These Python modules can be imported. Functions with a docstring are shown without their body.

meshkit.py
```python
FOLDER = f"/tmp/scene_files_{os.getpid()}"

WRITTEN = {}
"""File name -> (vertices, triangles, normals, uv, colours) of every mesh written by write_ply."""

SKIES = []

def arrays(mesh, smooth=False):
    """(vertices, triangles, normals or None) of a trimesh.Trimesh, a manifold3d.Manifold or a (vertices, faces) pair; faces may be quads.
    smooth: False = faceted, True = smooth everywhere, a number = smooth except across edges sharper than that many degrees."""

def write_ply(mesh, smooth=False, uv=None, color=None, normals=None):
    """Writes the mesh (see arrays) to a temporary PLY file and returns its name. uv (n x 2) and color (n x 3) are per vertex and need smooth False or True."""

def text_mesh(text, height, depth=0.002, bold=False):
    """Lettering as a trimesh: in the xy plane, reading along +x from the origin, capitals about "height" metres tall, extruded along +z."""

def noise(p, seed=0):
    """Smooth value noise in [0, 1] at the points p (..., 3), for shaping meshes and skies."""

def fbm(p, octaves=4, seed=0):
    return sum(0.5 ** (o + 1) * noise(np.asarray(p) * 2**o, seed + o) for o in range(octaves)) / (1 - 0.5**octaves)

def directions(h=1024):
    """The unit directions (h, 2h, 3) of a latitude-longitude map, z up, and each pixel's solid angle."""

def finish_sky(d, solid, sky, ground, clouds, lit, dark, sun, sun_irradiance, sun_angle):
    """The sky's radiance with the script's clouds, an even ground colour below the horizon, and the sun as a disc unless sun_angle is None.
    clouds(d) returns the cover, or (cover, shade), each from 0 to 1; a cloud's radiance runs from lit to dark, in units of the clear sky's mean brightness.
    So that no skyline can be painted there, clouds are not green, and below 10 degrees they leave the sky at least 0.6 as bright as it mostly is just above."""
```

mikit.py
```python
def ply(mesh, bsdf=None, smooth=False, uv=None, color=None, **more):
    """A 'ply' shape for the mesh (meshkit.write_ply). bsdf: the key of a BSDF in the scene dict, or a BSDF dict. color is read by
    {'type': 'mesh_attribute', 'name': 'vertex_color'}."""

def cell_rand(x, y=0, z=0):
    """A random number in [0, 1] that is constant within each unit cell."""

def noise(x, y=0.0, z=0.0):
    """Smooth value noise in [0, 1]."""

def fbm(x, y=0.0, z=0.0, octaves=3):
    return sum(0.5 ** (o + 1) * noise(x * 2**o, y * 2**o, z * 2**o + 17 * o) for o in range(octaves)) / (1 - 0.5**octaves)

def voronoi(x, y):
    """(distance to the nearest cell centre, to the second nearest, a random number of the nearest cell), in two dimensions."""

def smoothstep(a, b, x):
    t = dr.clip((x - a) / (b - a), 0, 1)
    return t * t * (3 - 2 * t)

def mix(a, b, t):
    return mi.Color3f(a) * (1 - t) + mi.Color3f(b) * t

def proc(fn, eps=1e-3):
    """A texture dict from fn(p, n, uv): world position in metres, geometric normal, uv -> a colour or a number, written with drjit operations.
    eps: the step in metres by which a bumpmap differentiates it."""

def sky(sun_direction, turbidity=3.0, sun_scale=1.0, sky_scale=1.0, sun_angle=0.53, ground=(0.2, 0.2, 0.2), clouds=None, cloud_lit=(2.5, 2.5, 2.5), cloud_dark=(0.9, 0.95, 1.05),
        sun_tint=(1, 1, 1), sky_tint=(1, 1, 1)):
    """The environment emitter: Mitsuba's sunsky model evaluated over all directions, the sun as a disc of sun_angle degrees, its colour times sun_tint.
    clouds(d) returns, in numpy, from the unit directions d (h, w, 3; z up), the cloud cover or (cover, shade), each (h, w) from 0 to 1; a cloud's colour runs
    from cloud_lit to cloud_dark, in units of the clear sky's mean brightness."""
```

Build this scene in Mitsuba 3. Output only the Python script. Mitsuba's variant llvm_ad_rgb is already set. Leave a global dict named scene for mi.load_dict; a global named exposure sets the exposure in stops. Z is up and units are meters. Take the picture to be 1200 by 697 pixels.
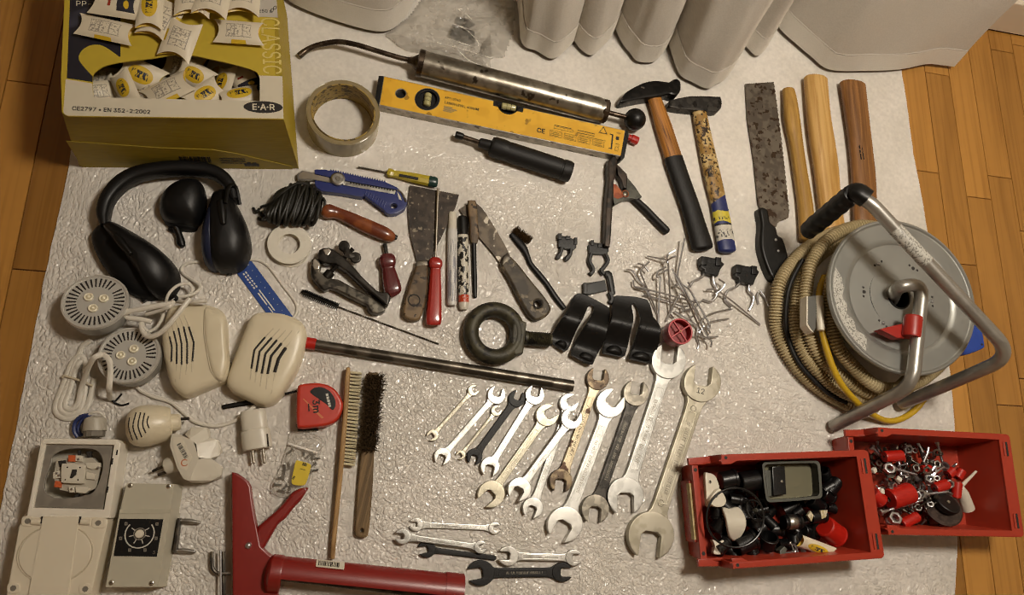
import math, random
import numpy as np, trimesh, manifold3d, shapely
import shapely.geometry as sg, shapely.affinity, shapely.ops
import mapbox_earcut as earcut
import mitsuba as mi, drjit as dr, mikit, meshkit
from mikit import noise, fbm, voronoi, smoothstep, mix, cell_rand
random.seed(7); RNG = np.random.default_rng(7)
scene, labels = {}, {}

# ---------------------------------------------------------------- camera, light, exposure
FOC, CX, CY, CAMH = 880.0, 600.0, 348.5, 1.28
_n = np.array([.674, -.739]); _n /= np.linalg.norm(_n)
D3 = np.array([*(-_n * FOC * FOC / 2454.0), FOC]); D3 /= np.linalg.norm(D3)      # straight down, in camera axes (x right, y down, z ahead)
D1 = np.array([80.0, -3248.5, FOC]); D1 -= D1 @ D3 * D3; D1 /= np.linalg.norm(D1)  # along the floor boards
WZ, WY = -D3, D1
WX = np.cross(WY, WZ)
R = np.stack([WX, WY, WZ])                 # camera axes -> world axes
FWD, RIGHT, DOWN = R @ [0, 0, 1], R @ [1, 0, 0], R @ [0, 1, 0]
EYE = -FWD * (CAMH / -FWD[2])
EYE = np.array([EYE[0], EYE[1], CAMH])
M = np.eye(4); M[:3, 0], M[:3, 1], M[:3, 2], M[:3, 3] = -RIGHT, -DOWN, FWD, EYE
scene['camera'] = {'type': 'perspective', 'fov': math.degrees(2 * math.atan(600 / FOC)), 'fov_axis': 'x', 'near_clip': .05, 'far_clip': 20.0,
                   'to_world': mi.ScalarTransform4f(M.tolist())}
exposure = 0.20
LAMP = (0.50, 0.20, 1.92)
LAMP_RADIANCE = (81.0, 73.0, 62.0)

MAT = .003                                 # top of the foam mat, where nearly everything lies

def P(px, py, z=MAT):
    """The point at height z that the photograph shows at this pixel."""
    d = FWD * FOC + RIGHT * (px - CX) + DOWN * (py - CY)
    return EYE + d * ((z - EYE[2]) / d[2])

def PX(p):
    """Pixel of a world point."""
    q = np.asarray(p) - EYE
    s = FOC / (q @ FWD)
    return np.array([CX + q @ RIGHT * s, CY + q @ DOWN * s])

def S(px, py, z=MAT):
    """Metres per pixel there."""
    a = P(px, py, z)
    return .5 * (np.linalg.norm(P(px + 1, py, z) - a) + np.linalg.norm(P(px, py + 1, z) - a))

# ---------------------------------------------------------------- names and entries
def numbered(name):
    if name not in labels and name not in scene: return name
    k = 1
    while f'{name}_{k:03d}' in labels or f'{name}_{k:03d}' in scene: k += 1
    return f'{name}_{k:03d}'

def thing(name, label, cat, group=None, kind=None):
    key = numbered(name); labels[key] = {'label': label, 'category': cat}
    if group: labels[key]['group'] = group
    if kind: labels[key]['kind'] = kind
    return key

def add(key, mesh, m, smooth=35, **kw):
    scene[key] = mikit.ply(mesh, m, smooth, **kw)
    return key

def part(parent, name, mesh, m, smooth=35, label=None, **kw):
    if mesh is None: return None
    key = numbered(parent + '__' + name); add(key, mesh, m, smooth, **kw)
    if label: labels[key] = {'label': label}
    return key

def struct(name, mesh, m, smooth=False, label=None):
    add(name, mesh, m, smooth); labels[name] = {'kind': 'structure', 'label': label or name.replace('_', ' ')}
    return name

# ---------------------------------------------------------------- mesh helpers (world metres)
cat_ = trimesh.util.concatenate
def V(*a): return np.array(a, float)
def unit(v): v = np.asarray(v, float); return v / max(np.linalg.norm(v), 1e-12)
def mesh_(v, f): return trimesh.Trimesh(np.asarray(v, float), np.asarray(f, int), process=False)

def spline(pts, n=8, closed=False):
    """Catmull-Rom through the points, n steps between two."""
    p = np.asarray(pts, float); N = len(p)
    if closed: q = np.vstack([p[-1:], p, p[:2]]); segs = N
    else: q = np.vstack([2 * p[:1] - p[1:2], p, 2 * p[-1:] - p[-2:-1]]); segs = N - 1
    t = np.linspace(0, 1, n, endpoint=False)[:, None]; out = []
    for i in range(segs):
        a, b, c, d = q[i:i + 4]
        out.append(.5 * (2 * b + (c - a) * t + (2 * a - 5 * b + 4 * c - d) * t**2 + (3 * b - a - 3 * c + d) * t**3))
    out = np.vstack(out)
    return out if closed else np.vstack([out, p[-1:]])

def sp3(pts, n=8, closed=False):
    """Pixels with heights (px, py, z) -> smooth world path."""
    return spline([P(*q) for q in pts], n, closed)

def frames(path, closed=False):
    p = np.asarray(path, float)
    t = (np.roll(p, -1, 0) - np.roll(p, 1, 0)) if closed else np.gradient(p, axis=0)
    t /= np.maximum(np.linalg.norm(t, axis=1, keepdims=True), 1e-12)
    a = V(0, 0, 1) if abs(t[0][2]) < .9 else V(1, 0, 0)
    us = []; u = unit(a - a @ t[0] * t[0])
    for k in range(len(p)):
        u = unit(u - u @ t[k] * t[k]); us.append(u)
    us = np.array(us)
    if closed:                                           # spread the twist
        u_end = unit(us[-1] - us[-1] @ t[0] * t[0]); v0 = np.cross(t[0], us[0])
        ang = math.atan2(u_end @ v0, u_end @ us[0])
        for k in range(len(p)):
            w = -ang * k / len(p); us[k] = us[k] * math.cos(w) + np.cross(t[k], us[k]) * math.sin(w)
    return t, us, np.cross(t, us)

def tube(path, r, n=10, closed=False, flat=1.0):
    """Sweeps a circle (radius a number or one per point; flat squeezes it in the second direction)."""
    p = np.asarray(path, float); t, u, w = frames(p, closed); N = len(p)
    r = np.broadcast_to(np.asarray(r, float), (N,))
    a = np.arange(n) * 2 * np.pi / n
    ring = p[:, None] + r[:, None, None] * (np.cos(a)[None, :, None] * u[:, None] * flat + np.sin(a)[None, :, None] * w[:, None])
    v = ring.reshape(-1, 3); f = []
    i = np.arange(n); j = (i + 1) % n
    for k in range(N if closed else N - 1):
        b0, b1 = k * n, ((k + 1) % N) * n
        f += list(zip(b0 + i, b0 + j, b1 + j)) + list(zip(b0 + i, b1 + j, b1 + i))
    if not closed:
        v = np.vstack([v, p[0], p[-1]]); c0, c1, b = N * n, N * n + 1, (N - 1) * n
        f += list(zip(i * 0 + c0, j, i)) + list(zip(i * 0 + c1, b + i, b + j))
    return mesh_(v, f)

def loft(A, B, secs, n=24, up=(0, 0, 1), caps=True):
    """Sections (t, half width, half height, side offset, height offset, exponent) along A -> B; t in parts of the length."""
    A, B = np.asarray(A, float), np.asarray(B, float); d = B - A; ax = unit(d)
    side = unit(np.cross(ax, up)); top = np.cross(side, ax)
    a = np.arange(n) * 2 * np.pi / n; rings = []
    for s in secs:
        t, hw, hh, so, ho, e = (list(s) + [0, 0, 2][len(s) - 3:])[:6] if len(s) < 6 else s
        c, sn = np.cos(a), np.sin(a)
        x = np.sign(c) * np.abs(c)**(2 / e) * hw + so; y = np.sign(sn) * np.abs(sn)**(2 / e) * hh + ho
        rings.append(A + d * t + x[:, None] * side + y[:, None] * top)
    v = np.vstack(rings); N = len(rings); f = []; i = np.arange(n); j = (i + 1) % n
    for k in range(N - 1):
        b0, b1 = k * n, (k + 1) * n
        f += list(zip(b0 + i, b1 + j, b0 + j)) + list(zip(b0 + i, b1 + i, b1 + j))
    if caps:
        v = np.vstack([v, rings[0].mean(0), rings[-1].mean(0)]); c0, c1, b = N * n, N * n + 1, (N - 1) * n
        f += list(zip(i * 0 + c0, i, j)) + list(zip(i * 0 + c1, b + j, b + i))
    m = mesh_(v, f)
    if m.volume < 0: m.invert()
    return m

def sweep(path, hw, hh, n=20, e=2.0, up=(0, 0, 1)):
    """Superellipse sections (half width across, half height) along a path; the up side stays up."""
    p = np.asarray(path, float); N = len(p); t = np.gradient(p, axis=0); t /= np.linalg.norm(t, axis=1, keepdims=True)
    side = np.cross(t, up); side /= np.linalg.norm(side, axis=1, keepdims=True); top = np.cross(side, t)
    hw, hh, e = (np.broadcast_to(np.asarray(q, float), (N,)) for q in (hw, hh, e))
    a = np.arange(n) * 2 * np.pi / n; c, s = np.cos(a), np.sin(a); rings = []
    for k in range(N):
        rings.append(p[k] + (np.sign(c) * np.abs(c)**(2 / e[k]) * hw[k])[:, None] * side[k] + (np.sign(s) * np.abs(s)**(2 / e[k]) * hh[k])[:, None] * top[k])
    v = np.vstack(rings + [rings[0].mean(0)[None], rings[-1].mean(0)[None]]); f = []; i = np.arange(n); j = (i + 1) % n
    for k in range(N - 1): f += list(zip(k * n + i, (k + 1) * n + j, k * n + j)) + list(zip(k * n + i, (k + 1) * n + i, (k + 1) * n + j))
    f += list(zip(i * 0 + N * n, i, j)) + list(zip(i * 0 + N * n + 1, (N - 1) * n + j, (N - 1) * n + i))
    m = mesh_(v, f)
    if m.volume < 0: m.invert()
    return m

def bar(pts, flat=1.0, n=20, e=2.0, sub=5, z=None, dome=(0, 0), lift=0.0):
    """A lying handle or rod through (px, py, width in pixels[, half height in m]); it rests on the mat unless z (height of its axis) is given."""
    rows = []
    for q in pts:
        w = q[2] * .5 * S(q[0], q[1], .02)
        h = q[3] if len(q) > 3 else w * flat
        zz = (q[4] if len(q) > 4 else (z if z is not None else MAT + h + lift))
        w = q[2] * .5 * S(q[0], q[1], zz); h = q[3] if len(q) > 3 else w * flat
        rows.append([*P(q[0], q[1], zz), w, h])
    r = spline(rows, sub) if len(rows) > 2 or sub > 1 else np.array(rows)
    for side_, k in ((0, dome[0]), (-1, dome[1])):          # rounded ends
        if k:
            a, b = r[side_].copy(), r[1 if side_ == 0 else -2]
            d = unit(a[:3] - b[:3]); add_ = []
            for q in np.linspace(0.25, 1, 5):
                x = a.copy(); x[:3] = a[:3] + d * k * math.sin(q * math.pi / 2) * a[3]; x[3:] = a[3:] * max(math.cos(q * math.pi / 2), .06); add_.append(x)
            r = np.vstack([np.array(add_)[::-1], r]) if side_ == 0 else np.vstack([r, add_])
    return sweep(r[:, :3], np.maximum(r[:, 3], 1e-4), np.maximum(r[:, 4], 1e-4), n, e)

def lathe(A, B, prof, n=24, caps=True):
    """A body of revolution about A -> B; prof = (t, radius)."""
    return loft(A, B, [(t, r, r) for t, r in prof], n, (0, 0, 1) if abs(unit(np.subtract(B, A))[2]) < .9 else (0, 1, 0), caps)

def ring_cut(poly, q=1e-5):
    poly = poly.buffer(0) if not poly.is_valid else poly
    if hasattr(poly, 'geoms'): poly = max(poly.geoms, key=lambda g: g.area)
    p2 = poly.simplify(4e-5)
    if p2.is_valid and not p2.is_empty and p2.geom_type == 'Polygon': poly = p2
    poly = sg.polygon.orient(poly)
    return [np.array(r.coords)[:-1] for r in [poly.exterior, *poly.interiors]]

def inset(ring, b):
    """Vertices moved to the left of the ring's direction (inwards) by b, mitred."""
    e = np.roll(ring, -1, 0) - ring; e /= np.maximum(np.linalg.norm(e, axis=1, keepdims=True), 1e-12)
    nn = np.stack([-e[:, 1], e[:, 0]], 1); m = nn + np.roll(nn, 1, 0)
    l = np.linalg.norm(m, axis=1, keepdims=True); m = m / np.maximum(l, .3)
    c = np.clip((m * nn).sum(1, keepdims=True), .5, 1)
    return ring + m * b / c

def prism(poly, z0, z1, bevel=0.0, z_fn=None):
    """A shapely polygon in world xy, extruded from z0 to z1 with a rounded top edge."""
    rings = ring_cut(poly)
    if bevel <= 0: levels = [(z0, 0), (z1, 0)]
    elif bevel > .0045: levels = [(z0, 0)] + [(z1 - bevel * (1 - math.sin(a)), bevel * (1 - math.cos(a))) for a in np.linspace(0, np.pi / 2, 7)]
    else: levels = [(z0, 0), (z1 - bevel, 0), (z1 - bevel * .3, bevel * .3), (z1, bevel)]
    V_, F_ = [], []; base = 0
    tops = []
    for r in rings:
        n = len(r); i = np.arange(n); j = (i + 1) % n; b0 = base
        for z, b in levels:
            rr = inset(r, b) if b else r
            V_.append(np.column_stack([rr, np.full(n, z)]))
        for k in range(len(levels) - 1):
            p0, p1 = b0 + k * n, b0 + (k + 1) * n
            F_ += list(zip(p0 + i, p0 + j, p1 + j)) + list(zip(p0 + i, p1 + j, p1 + i))
        tops.append((b0, b0 + (len(levels) - 1) * n, n)); base += n * len(levels)
    Vv = np.vstack(V_)
    for which in (0, 1):
        idx = np.concatenate([np.arange(t[which], t[which] + t[2]) for t in tops])
        ends = np.cumsum([t[2] for t in tops]).astype(np.uint32)
        tri = earcut.triangulate_float64(Vv[idx][:, :2].copy(), ends).reshape(-1, 3)
        tri = idx[tri]
        nz = np.cross(Vv[tri[:, 1]] - Vv[tri[:, 0]], Vv[tri[:, 2]] - Vv[tri[:, 0]])[:, 2]
        want = 1 if which else -1
        tri = np.where((nz * want < 0)[:, None], tri[:, ::-1], tri)
        F_ += [tuple(x) for x in tri]
    return mesh_(Vv, F_)

def pixpoly(pts, z, n=0, holes=()):
    """A pixel outline (smoothed with n steps if n) as a shapely polygon on the plane at height z."""
    def one(q):
        q = spline(q, n, True) if n else np.asarray(q, float)
        return [P(x, y, z)[:2] for x, y in q]
    q = sg.Polygon(one(pts), [one(h) for h in holes])
    if not q.is_valid: q = q.buffer(0)
    return max(q.geoms, key=lambda g: g.area) if hasattr(q, 'geoms') else q

def plate(pts, z0, z1, bevel=0.0, n=0, holes=()):
    return prism(pixpoly(pts, z1, n, holes), z0, z1, bevel)

def wpoly(geom, z):
    """A shapely polygon drawn in pixels -> world xy at height z."""
    return shapely.transform(geom, lambda c: np.array([P(x, y, z)[:2] for x, y in c]))

def rbox(size, r=.002, seg=2):
    """A box about the origin with rounded edges (hull of eight little spheres)."""
    s = np.asarray(size, float) / 2; r = min(r, s.min() * .98)
    ball = trimesh.creation.icosphere(seg - 1 if seg > 0 else 0).vertices * r if seg else np.array([[r,0,0],[-r,0,0],[0,r,0],[0,-r,0],[0,0,r],[0,0,-r]])
    pts = np.vstack([ball + (s - r) * V(a, b, c) for a in (-1, 1) for b in (-1, 1) for c in (-1, 1)])
    return manhull(pts)

def manhull(pts):
    m = manifold3d.Manifold.hull_points(np.asarray(pts, float)).to_mesh()
    return mesh_(m.vert_properties[:, :3], m.tri_verts)

def man(m):
    m = trimesh.Trimesh(m.vertices, m.faces, process=True)
    return manifold3d.Manifold(manifold3d.Mesh(np.asarray(m.vertices, np.float32), np.asarray(m.faces, np.uint32)))
def unman(m):
    m = m.to_mesh(); return mesh_(m.vert_properties[:, :3], m.tri_verts)
def minus(a, *bs):
    a = man(a)
    for b in bs: a = a - man(b)
    return unman(a)

def frame(o, x, y=None, z=None):
    """A 4x4 from an origin, an x direction and a y or z direction."""
    x = unit(x)
    if z is not None: z = unit(np.asarray(z) - np.asarray(z) @ x * x); y = np.cross(z, x)
    else: y = unit(np.asarray(y) - np.asarray(y) @ x * x); z = np.cross(x, y)
    m = np.eye(4); m[:3, 0], m[:3, 1], m[:3, 2], m[:3, 3] = x, y, z, o
    return m

def put(mesh, m): mesh = mesh.copy(); mesh.apply_transform(m); return mesh
def at(mesh, o, ang=0, tilt=None):
    m = trimesh.transformations.rotation_matrix(ang, [0, 0, 1])
    if tilt is not None: m = m @ trimesh.transformations.euler_matrix(*tilt)
    m[:3, 3] = o
    return put(mesh, m)

def flatdir(a, b): return unit((np.asarray(b) - np.asarray(a)) * [1, 1, 0])
def on_plane(pa, pb, z):
    """Frame on the plane at height z: origin at pixel pa, x towards pixel pb, z up; and the length."""
    a, b = P(*pa, z), P(*pb, z)
    return frame(a, b - a, z=(0, 0, 1)), np.linalg.norm(b - a)

def text(s, h, depth=.0004, bold=False): return meshkit.text_mesh(s, h, depth, bold)
def texts(rows, bold=False, depth=.0004):
    """(string, height, x, y) rows joined."""
    out = []
    for s, h, x, y in rows:
        t = text(s, h, depth, bold); t.apply_translation([x, y, 0]); out.append(t)
    return cat_(out)
def bars(rects, depth=.0004):
    out = []
    for x0, y0, x1, y1 in rects:
        b = trimesh.creation.box([x1 - x0, y1 - y0, depth]); b.apply_translation([(x0 + x1) / 2, (y0 + y1) / 2, depth / 2]); out.append(b)
    return cat_(out)

def cyl(c, r, h, n=24, bevel=0.0):
    """An upright disc or post standing with its foot at c."""
    c = np.asarray(c, float); b = bevel
    prof = [(0, r), ((h - b) / h, r), (1 - .3 * b / h, r - .3 * b), (1, r - b)] if b else [(0, r), (1, r)]
    return lathe(c, c + [0, 0, h], prof, n)

def torus(c, axis, Rr, r, n=40, m=14):
    axis = unit(axis); u = unit(np.cross(axis, [.3, .9, .2])); w = np.cross(axis, u)
    a = np.arange(n) * 2 * np.pi / n
    return tube(np.asarray(c) + Rr * (np.cos(a)[:, None] * u + np.sin(a)[:, None] * w), r, m, closed=True)

def dome(pts, z0, z1, e=2.4, nr=9, n=4, skirt=0.0, plane=None, lean=(0, 0), hole=False):
    """A rounded cushion over a pixel outline (smoothed with n steps): foot at z0, top at z1; lean moves the top in pixels."""
    q = spline(pts, n, True) if n else np.asarray(pts, float)
    zp = z0 + .3 * (z1 - z0) if plane is None else plane
    o = np.array([P(x, y, zp)[:2] for x, y in q]); a = sg.Polygon(o)
    if sg.polygon.orient(a).exterior.coords[1] != a.exterior.coords[1]: o = o[::-1]
    c = np.array(a.centroid.coords[0]); s = S(*np.mean(q, 0), zp)
    cx = P(*(PX([*c, zp]) + lean), zp)[:2] - c
    rows = [np.column_stack([o, np.full(len(o), z0)])]
    zb = z0 + skirt
    for t in np.linspace(0, np.pi / 2, nr):
        k = max(math.cos(t), 0)**(2 / e); h = math.sin(t)**(2 / e)
        k = max(k, .02)
        rows.append(np.column_stack([c + (o - c) * k + cx * h, np.full(len(o), zb + (z1 - zb) * h)]))
    v = np.vstack(rows); N = len(o); i = np.arange(N); j = (i + 1) % N; f = []
    for k in range(len(rows) - 1): f += list(zip(k * N + i, k * N + j, (k + 1) * N + j)) + list(zip(k * N + i, (k + 1) * N + j, (k + 1) * N + i))
    v = np.vstack([v, [*c, z0], [*(c + cx), z1]]); b = (len(rows) - 1) * N
    f += list(zip(i * 0 + len(v) - 2, j, i)) + list(zip(i * 0 + len(v) - 1, b + i, b + j))
    return mesh_(v, f)

def hit(mesh, px, py, up=0.0):
    """Where the line of sight through a pixel meets the mesh (moved up along the surface normal), and the normal there."""
    d = unit(FWD * FOC + RIGHT * (px - CX) + DOWN * (py - CY))
    t = np.asarray(mesh.vertices)[np.asarray(mesh.faces)]
    e1, e2 = t[:, 1] - t[:, 0], t[:, 2] - t[:, 0]; h = np.cross(d, e2); a = (e1 * h).sum(1)
    with np.errstate(all='ignore'):
        f = 1 / a; s = EYE - t[:, 0]; u = f * (s * h).sum(1); q = np.cross(s, e1); w = f * (q @ d); k = f * (e2 * q).sum(1)
    ok = (np.abs(a) > 1e-14) & (u >= -1e-6) & (w >= -1e-6) & (u + w <= 1 + 1e-6) & (k > 0)
    if not ok.any(): return None, None
    m = np.where(ok)[0][np.argmin(k[ok])]; n = unit(np.cross(e1[m], e2[m])); n = n if n @ d < 0 else -n
    return EYE + d * k[m] + n * up, n

def on_surface(mesh, pts, r, n=6, sub=4, up=0.0):
    """A thin bead along pixels, lying on the mesh."""
    q = spline(pts, sub) if sub > 1 else np.asarray(pts, float)
    w = [hit(mesh, *x, up)[0] for x in q]; w = [x for x in w if x is not None]
    return tube(np.array(w), r, n) if len(w) > 1 else None

def decal(mesh, pts, up=.0004, th=.0006):
    """A flat patch over a pixel outline, laid on the mesh where its middle is."""
    c, n = hit(mesh, *np.mean(pts, 0))
    if c is None: return trimesh.Trimesh()
    F = frame(c, np.cross((0, 1, .01), n), z=n); out = []
    for x, y in pts:
        d = FWD * FOC + RIGHT * (x - CX) + DOWN * (y - CY); k = ((c - EYE) @ n) / (d @ n); out.append((np.linalg.inv(F) @ np.append(EYE + d * k, 1))[:2])
    return put(prism(sg.Polygon(out), up - th, up), F)

# ---------------------------------------------------------------- materials
def lin(c):
    if isinstance(c, str): c = [int(c[i:i + 2], 16) / 255 for i in (1, 3, 5)]
    return [x / 12.92 if x <= .04045 else ((x + .055) / 1.055)**2.4 for x in c]
def rgb(c): return {'type': 'rgb', 'value': lin(c)}

def mat(key, color, rough=.5, metal=0.0, spec=.5, bump=None, scale=1.0, eps=5e-4, **kw):
    b = {'type': 'principled', 'base_color': color if isinstance(color, dict) else rgb(color), 'roughness': rough, 'metallic': metal, 'specular': spec, **kw}
    if bump is not None: b = {'type': 'bumpmap', 'bump': mikit.proc(bump, eps), 'scale': scale, 'bsdf': b}
    scene[key] = {'type': 'twosided', 'bsdf': b}
    return key

def patchy(a, b, freq, lo=.4, hi=.6, octaves=3, c=None, cf=None, clo=.6, chi=.65):
    """Two colours by noise, a third in specks."""
    A, B, C_ = lin(a), lin(b), lin(c) if c else None
    def fn(p, n, uv):
        k = mix(A, B, smoothstep(lo, hi, fbm(p.x * freq, p.y * freq, p.z * freq, octaves)))
        if C_ is not None: k = mix(k, C_, smoothstep(clo, chi, fbm(p.x * cf + 31, p.y * cf, p.z * cf, 3)))
        return k
    return mikit.proc(fn)

def grained(a, b, ang, fine=420, slow=18, lo=.25, hi=.75):
    """Wood: streaks along the direction at this angle in the xy plane."""
    A, B = lin(a), lin(b); ca, sa = math.cos(ang), math.sin(ang)
    def fn(p, n, uv):
        l, s = p.x * ca + p.y * sa, p.y * ca - p.x * sa
        w = fbm(l * slow * .5, s * 60, p.z * 60, 2)
        t = fbm(l * slow + 3 * w, s * fine, p.z * fine, 3)
        return mix(A, B, smoothstep(lo, hi, t * .7 + w * .3))
    return mikit.proc(fn)

# ---------------------------------------------------------------- the room
def wood_floor(p, n, uv):
    cx, cy = dr.floor((p.x + 5) / .0655), dr.floor(p.y * 0)
    t = cell_rand(cx, dr.floor((p.y + 5 + cell_rand(cx, 3, 5) * .46) / .46), 2)
    base = mix(lin('#875e2a'), lin('#ae7d3c'), t)
    g = fbm(p.x * 190 + 40 * t, p.y * 5 + 90 * t, 0, 3)
    ring = noise(p.x * 45 + 4 * fbm(p.x * 6, p.y * 3, t * 9, 2) + 31 * t, p.y * 3.5, 2)
    k = mix(base, base * mi.Color3f(.62, .56, .46), smoothstep(.45, .85, g) * .40 + smoothstep(.55, .85, ring) * .30)
    return k
mat('board_wood', mikit.proc(wood_floor), .34, spec=.45, bump=lambda p, n, uv: fbm(p.x * 220, p.y * 9, 0, 2), scale=.0006)
mat('board_gap', '#2a1808', .9)
mat('board_bed', mikit.proc(lambda p, n, uv: dr.select((dr.abs(p.x) < 1.47) & (p.y > -1.45), mi.Color3f(lin('#2a1808')), wood_floor(p, n, uv))), .5)   # dark bed under the laid strips, plain boards beyond them
mat('wall_paint', '#cbc4b6', .7)
mat('ceiling_paint', '#d8d0c2', .8)
mat('base_white', '#cdc2b0', .45)
mat('dark_gap', '#1a1410', .9)

WALL_Y = P(1178, 38, 0)[1]
def box_at(x0, y0, z0, x1, y1, z1):
    b = trimesh.creation.box([x1 - x0, y1 - y0, z1 - z0]); b.apply_translation([(x0 + x1) / 2, (y0 + y1) / 2, (z0 + z1) / 2]); return b
XL, XR, YF, CEIL = -2.2, 2.2, -2.4, 2.5
struct('floor', box_at(XL, YF, -.06, XR, WALL_Y + .05, -.0035), 'board_bed', label='parquet floor of short brown oak strips')
pitch, length = .0655, .46
nx0, nx1 = -23, 23
for i in range(nx0, nx1):
    x0 = i * pitch - 5 + round(5 / pitch) * pitch
    cxi = math.floor((x0 + pitch / 2 + 5) / pitch)
    # the same hash as the material's cells, so that grain and joints agree
    def crand(x, y, z):
        u = [(int(v) + 1000000) & 0xFFFFFFFF for v in (x, y, z)]
        h = (u[0] * 374761393 + u[1] * 668265263 + u[2] * 2147483647) & 0xFFFFFFFF
        h = ((h ^ (h >> 13)) * 1274126177) & 0xFFFFFFFF
        return ((h ^ (h >> 16)) & 0xFFFFFF) / 16777215.0
    off = crand(cxi, 3, 5) * length
    xa = cxi * pitch - 5
    j0 = math.floor((-1.5 + 5 + off) / length)
    for j in range(j0, j0 + 7):
        ya = j * length - off - 5; yb = ya + length
        ya, yb = max(ya, -1.5), min(yb, WALL_Y)
        if yb - ya < .02: continue
        # planks wholly beneath the mat's middle are left to the sub-floor
        if -.62 < xa < .55 and yb < WALL_Y - .05 and ya > P(600, 795)[1]: continue
        g = .0005
        b = trimesh.creation.box([pitch - 2 * g, yb - ya - 2 * g, .0035]); v = b.vertices; topv = v[:, 2] > 0
        b.vertices[topv] *= [1 - .0011 / pitch, 1 - .001 / (yb - ya), 1]
        b.apply_translation([xa + pitch / 2, (ya + yb) / 2, -.00175])
        part('floor', 'plank', b, 'board_wood', False)
struct('wall_back', box_at(XL, WALL_Y + .012, .0, XR, WALL_Y + .06, CEIL), 'wall_paint', label='plain painted wall behind the curtain')
bb = prism(sg.Polygon([(XL, WALL_Y + .012), (XL, WALL_Y - .004), (XR, WALL_Y - .004), (XR, WALL_Y + .012)]), .006, .10, .003)
struct('baseboard_back', bb, 'base_white', label='white baseboard along the wall beside the curtain')
struct('wall_left', box_at(XL - .05, YF, 0, XL, WALL_Y + .06, CEIL), 'wall_paint', label='plain painted side wall')
struct('wall_right', box_at(XR, YF, 0, XR + .05, WALL_Y + .06, CEIL), 'wall_paint', label='plain painted side wall')
struct('wall_front', box_at(XL, YF - .05, 0, XR, YF, CEIL), 'wall_paint', label='plain painted wall behind the viewer')
struct('ceiling', box_at(XL, YF, CEIL, XR, WALL_Y + .06, CEIL + .05), 'ceiling_paint', label='white ceiling')

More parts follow.
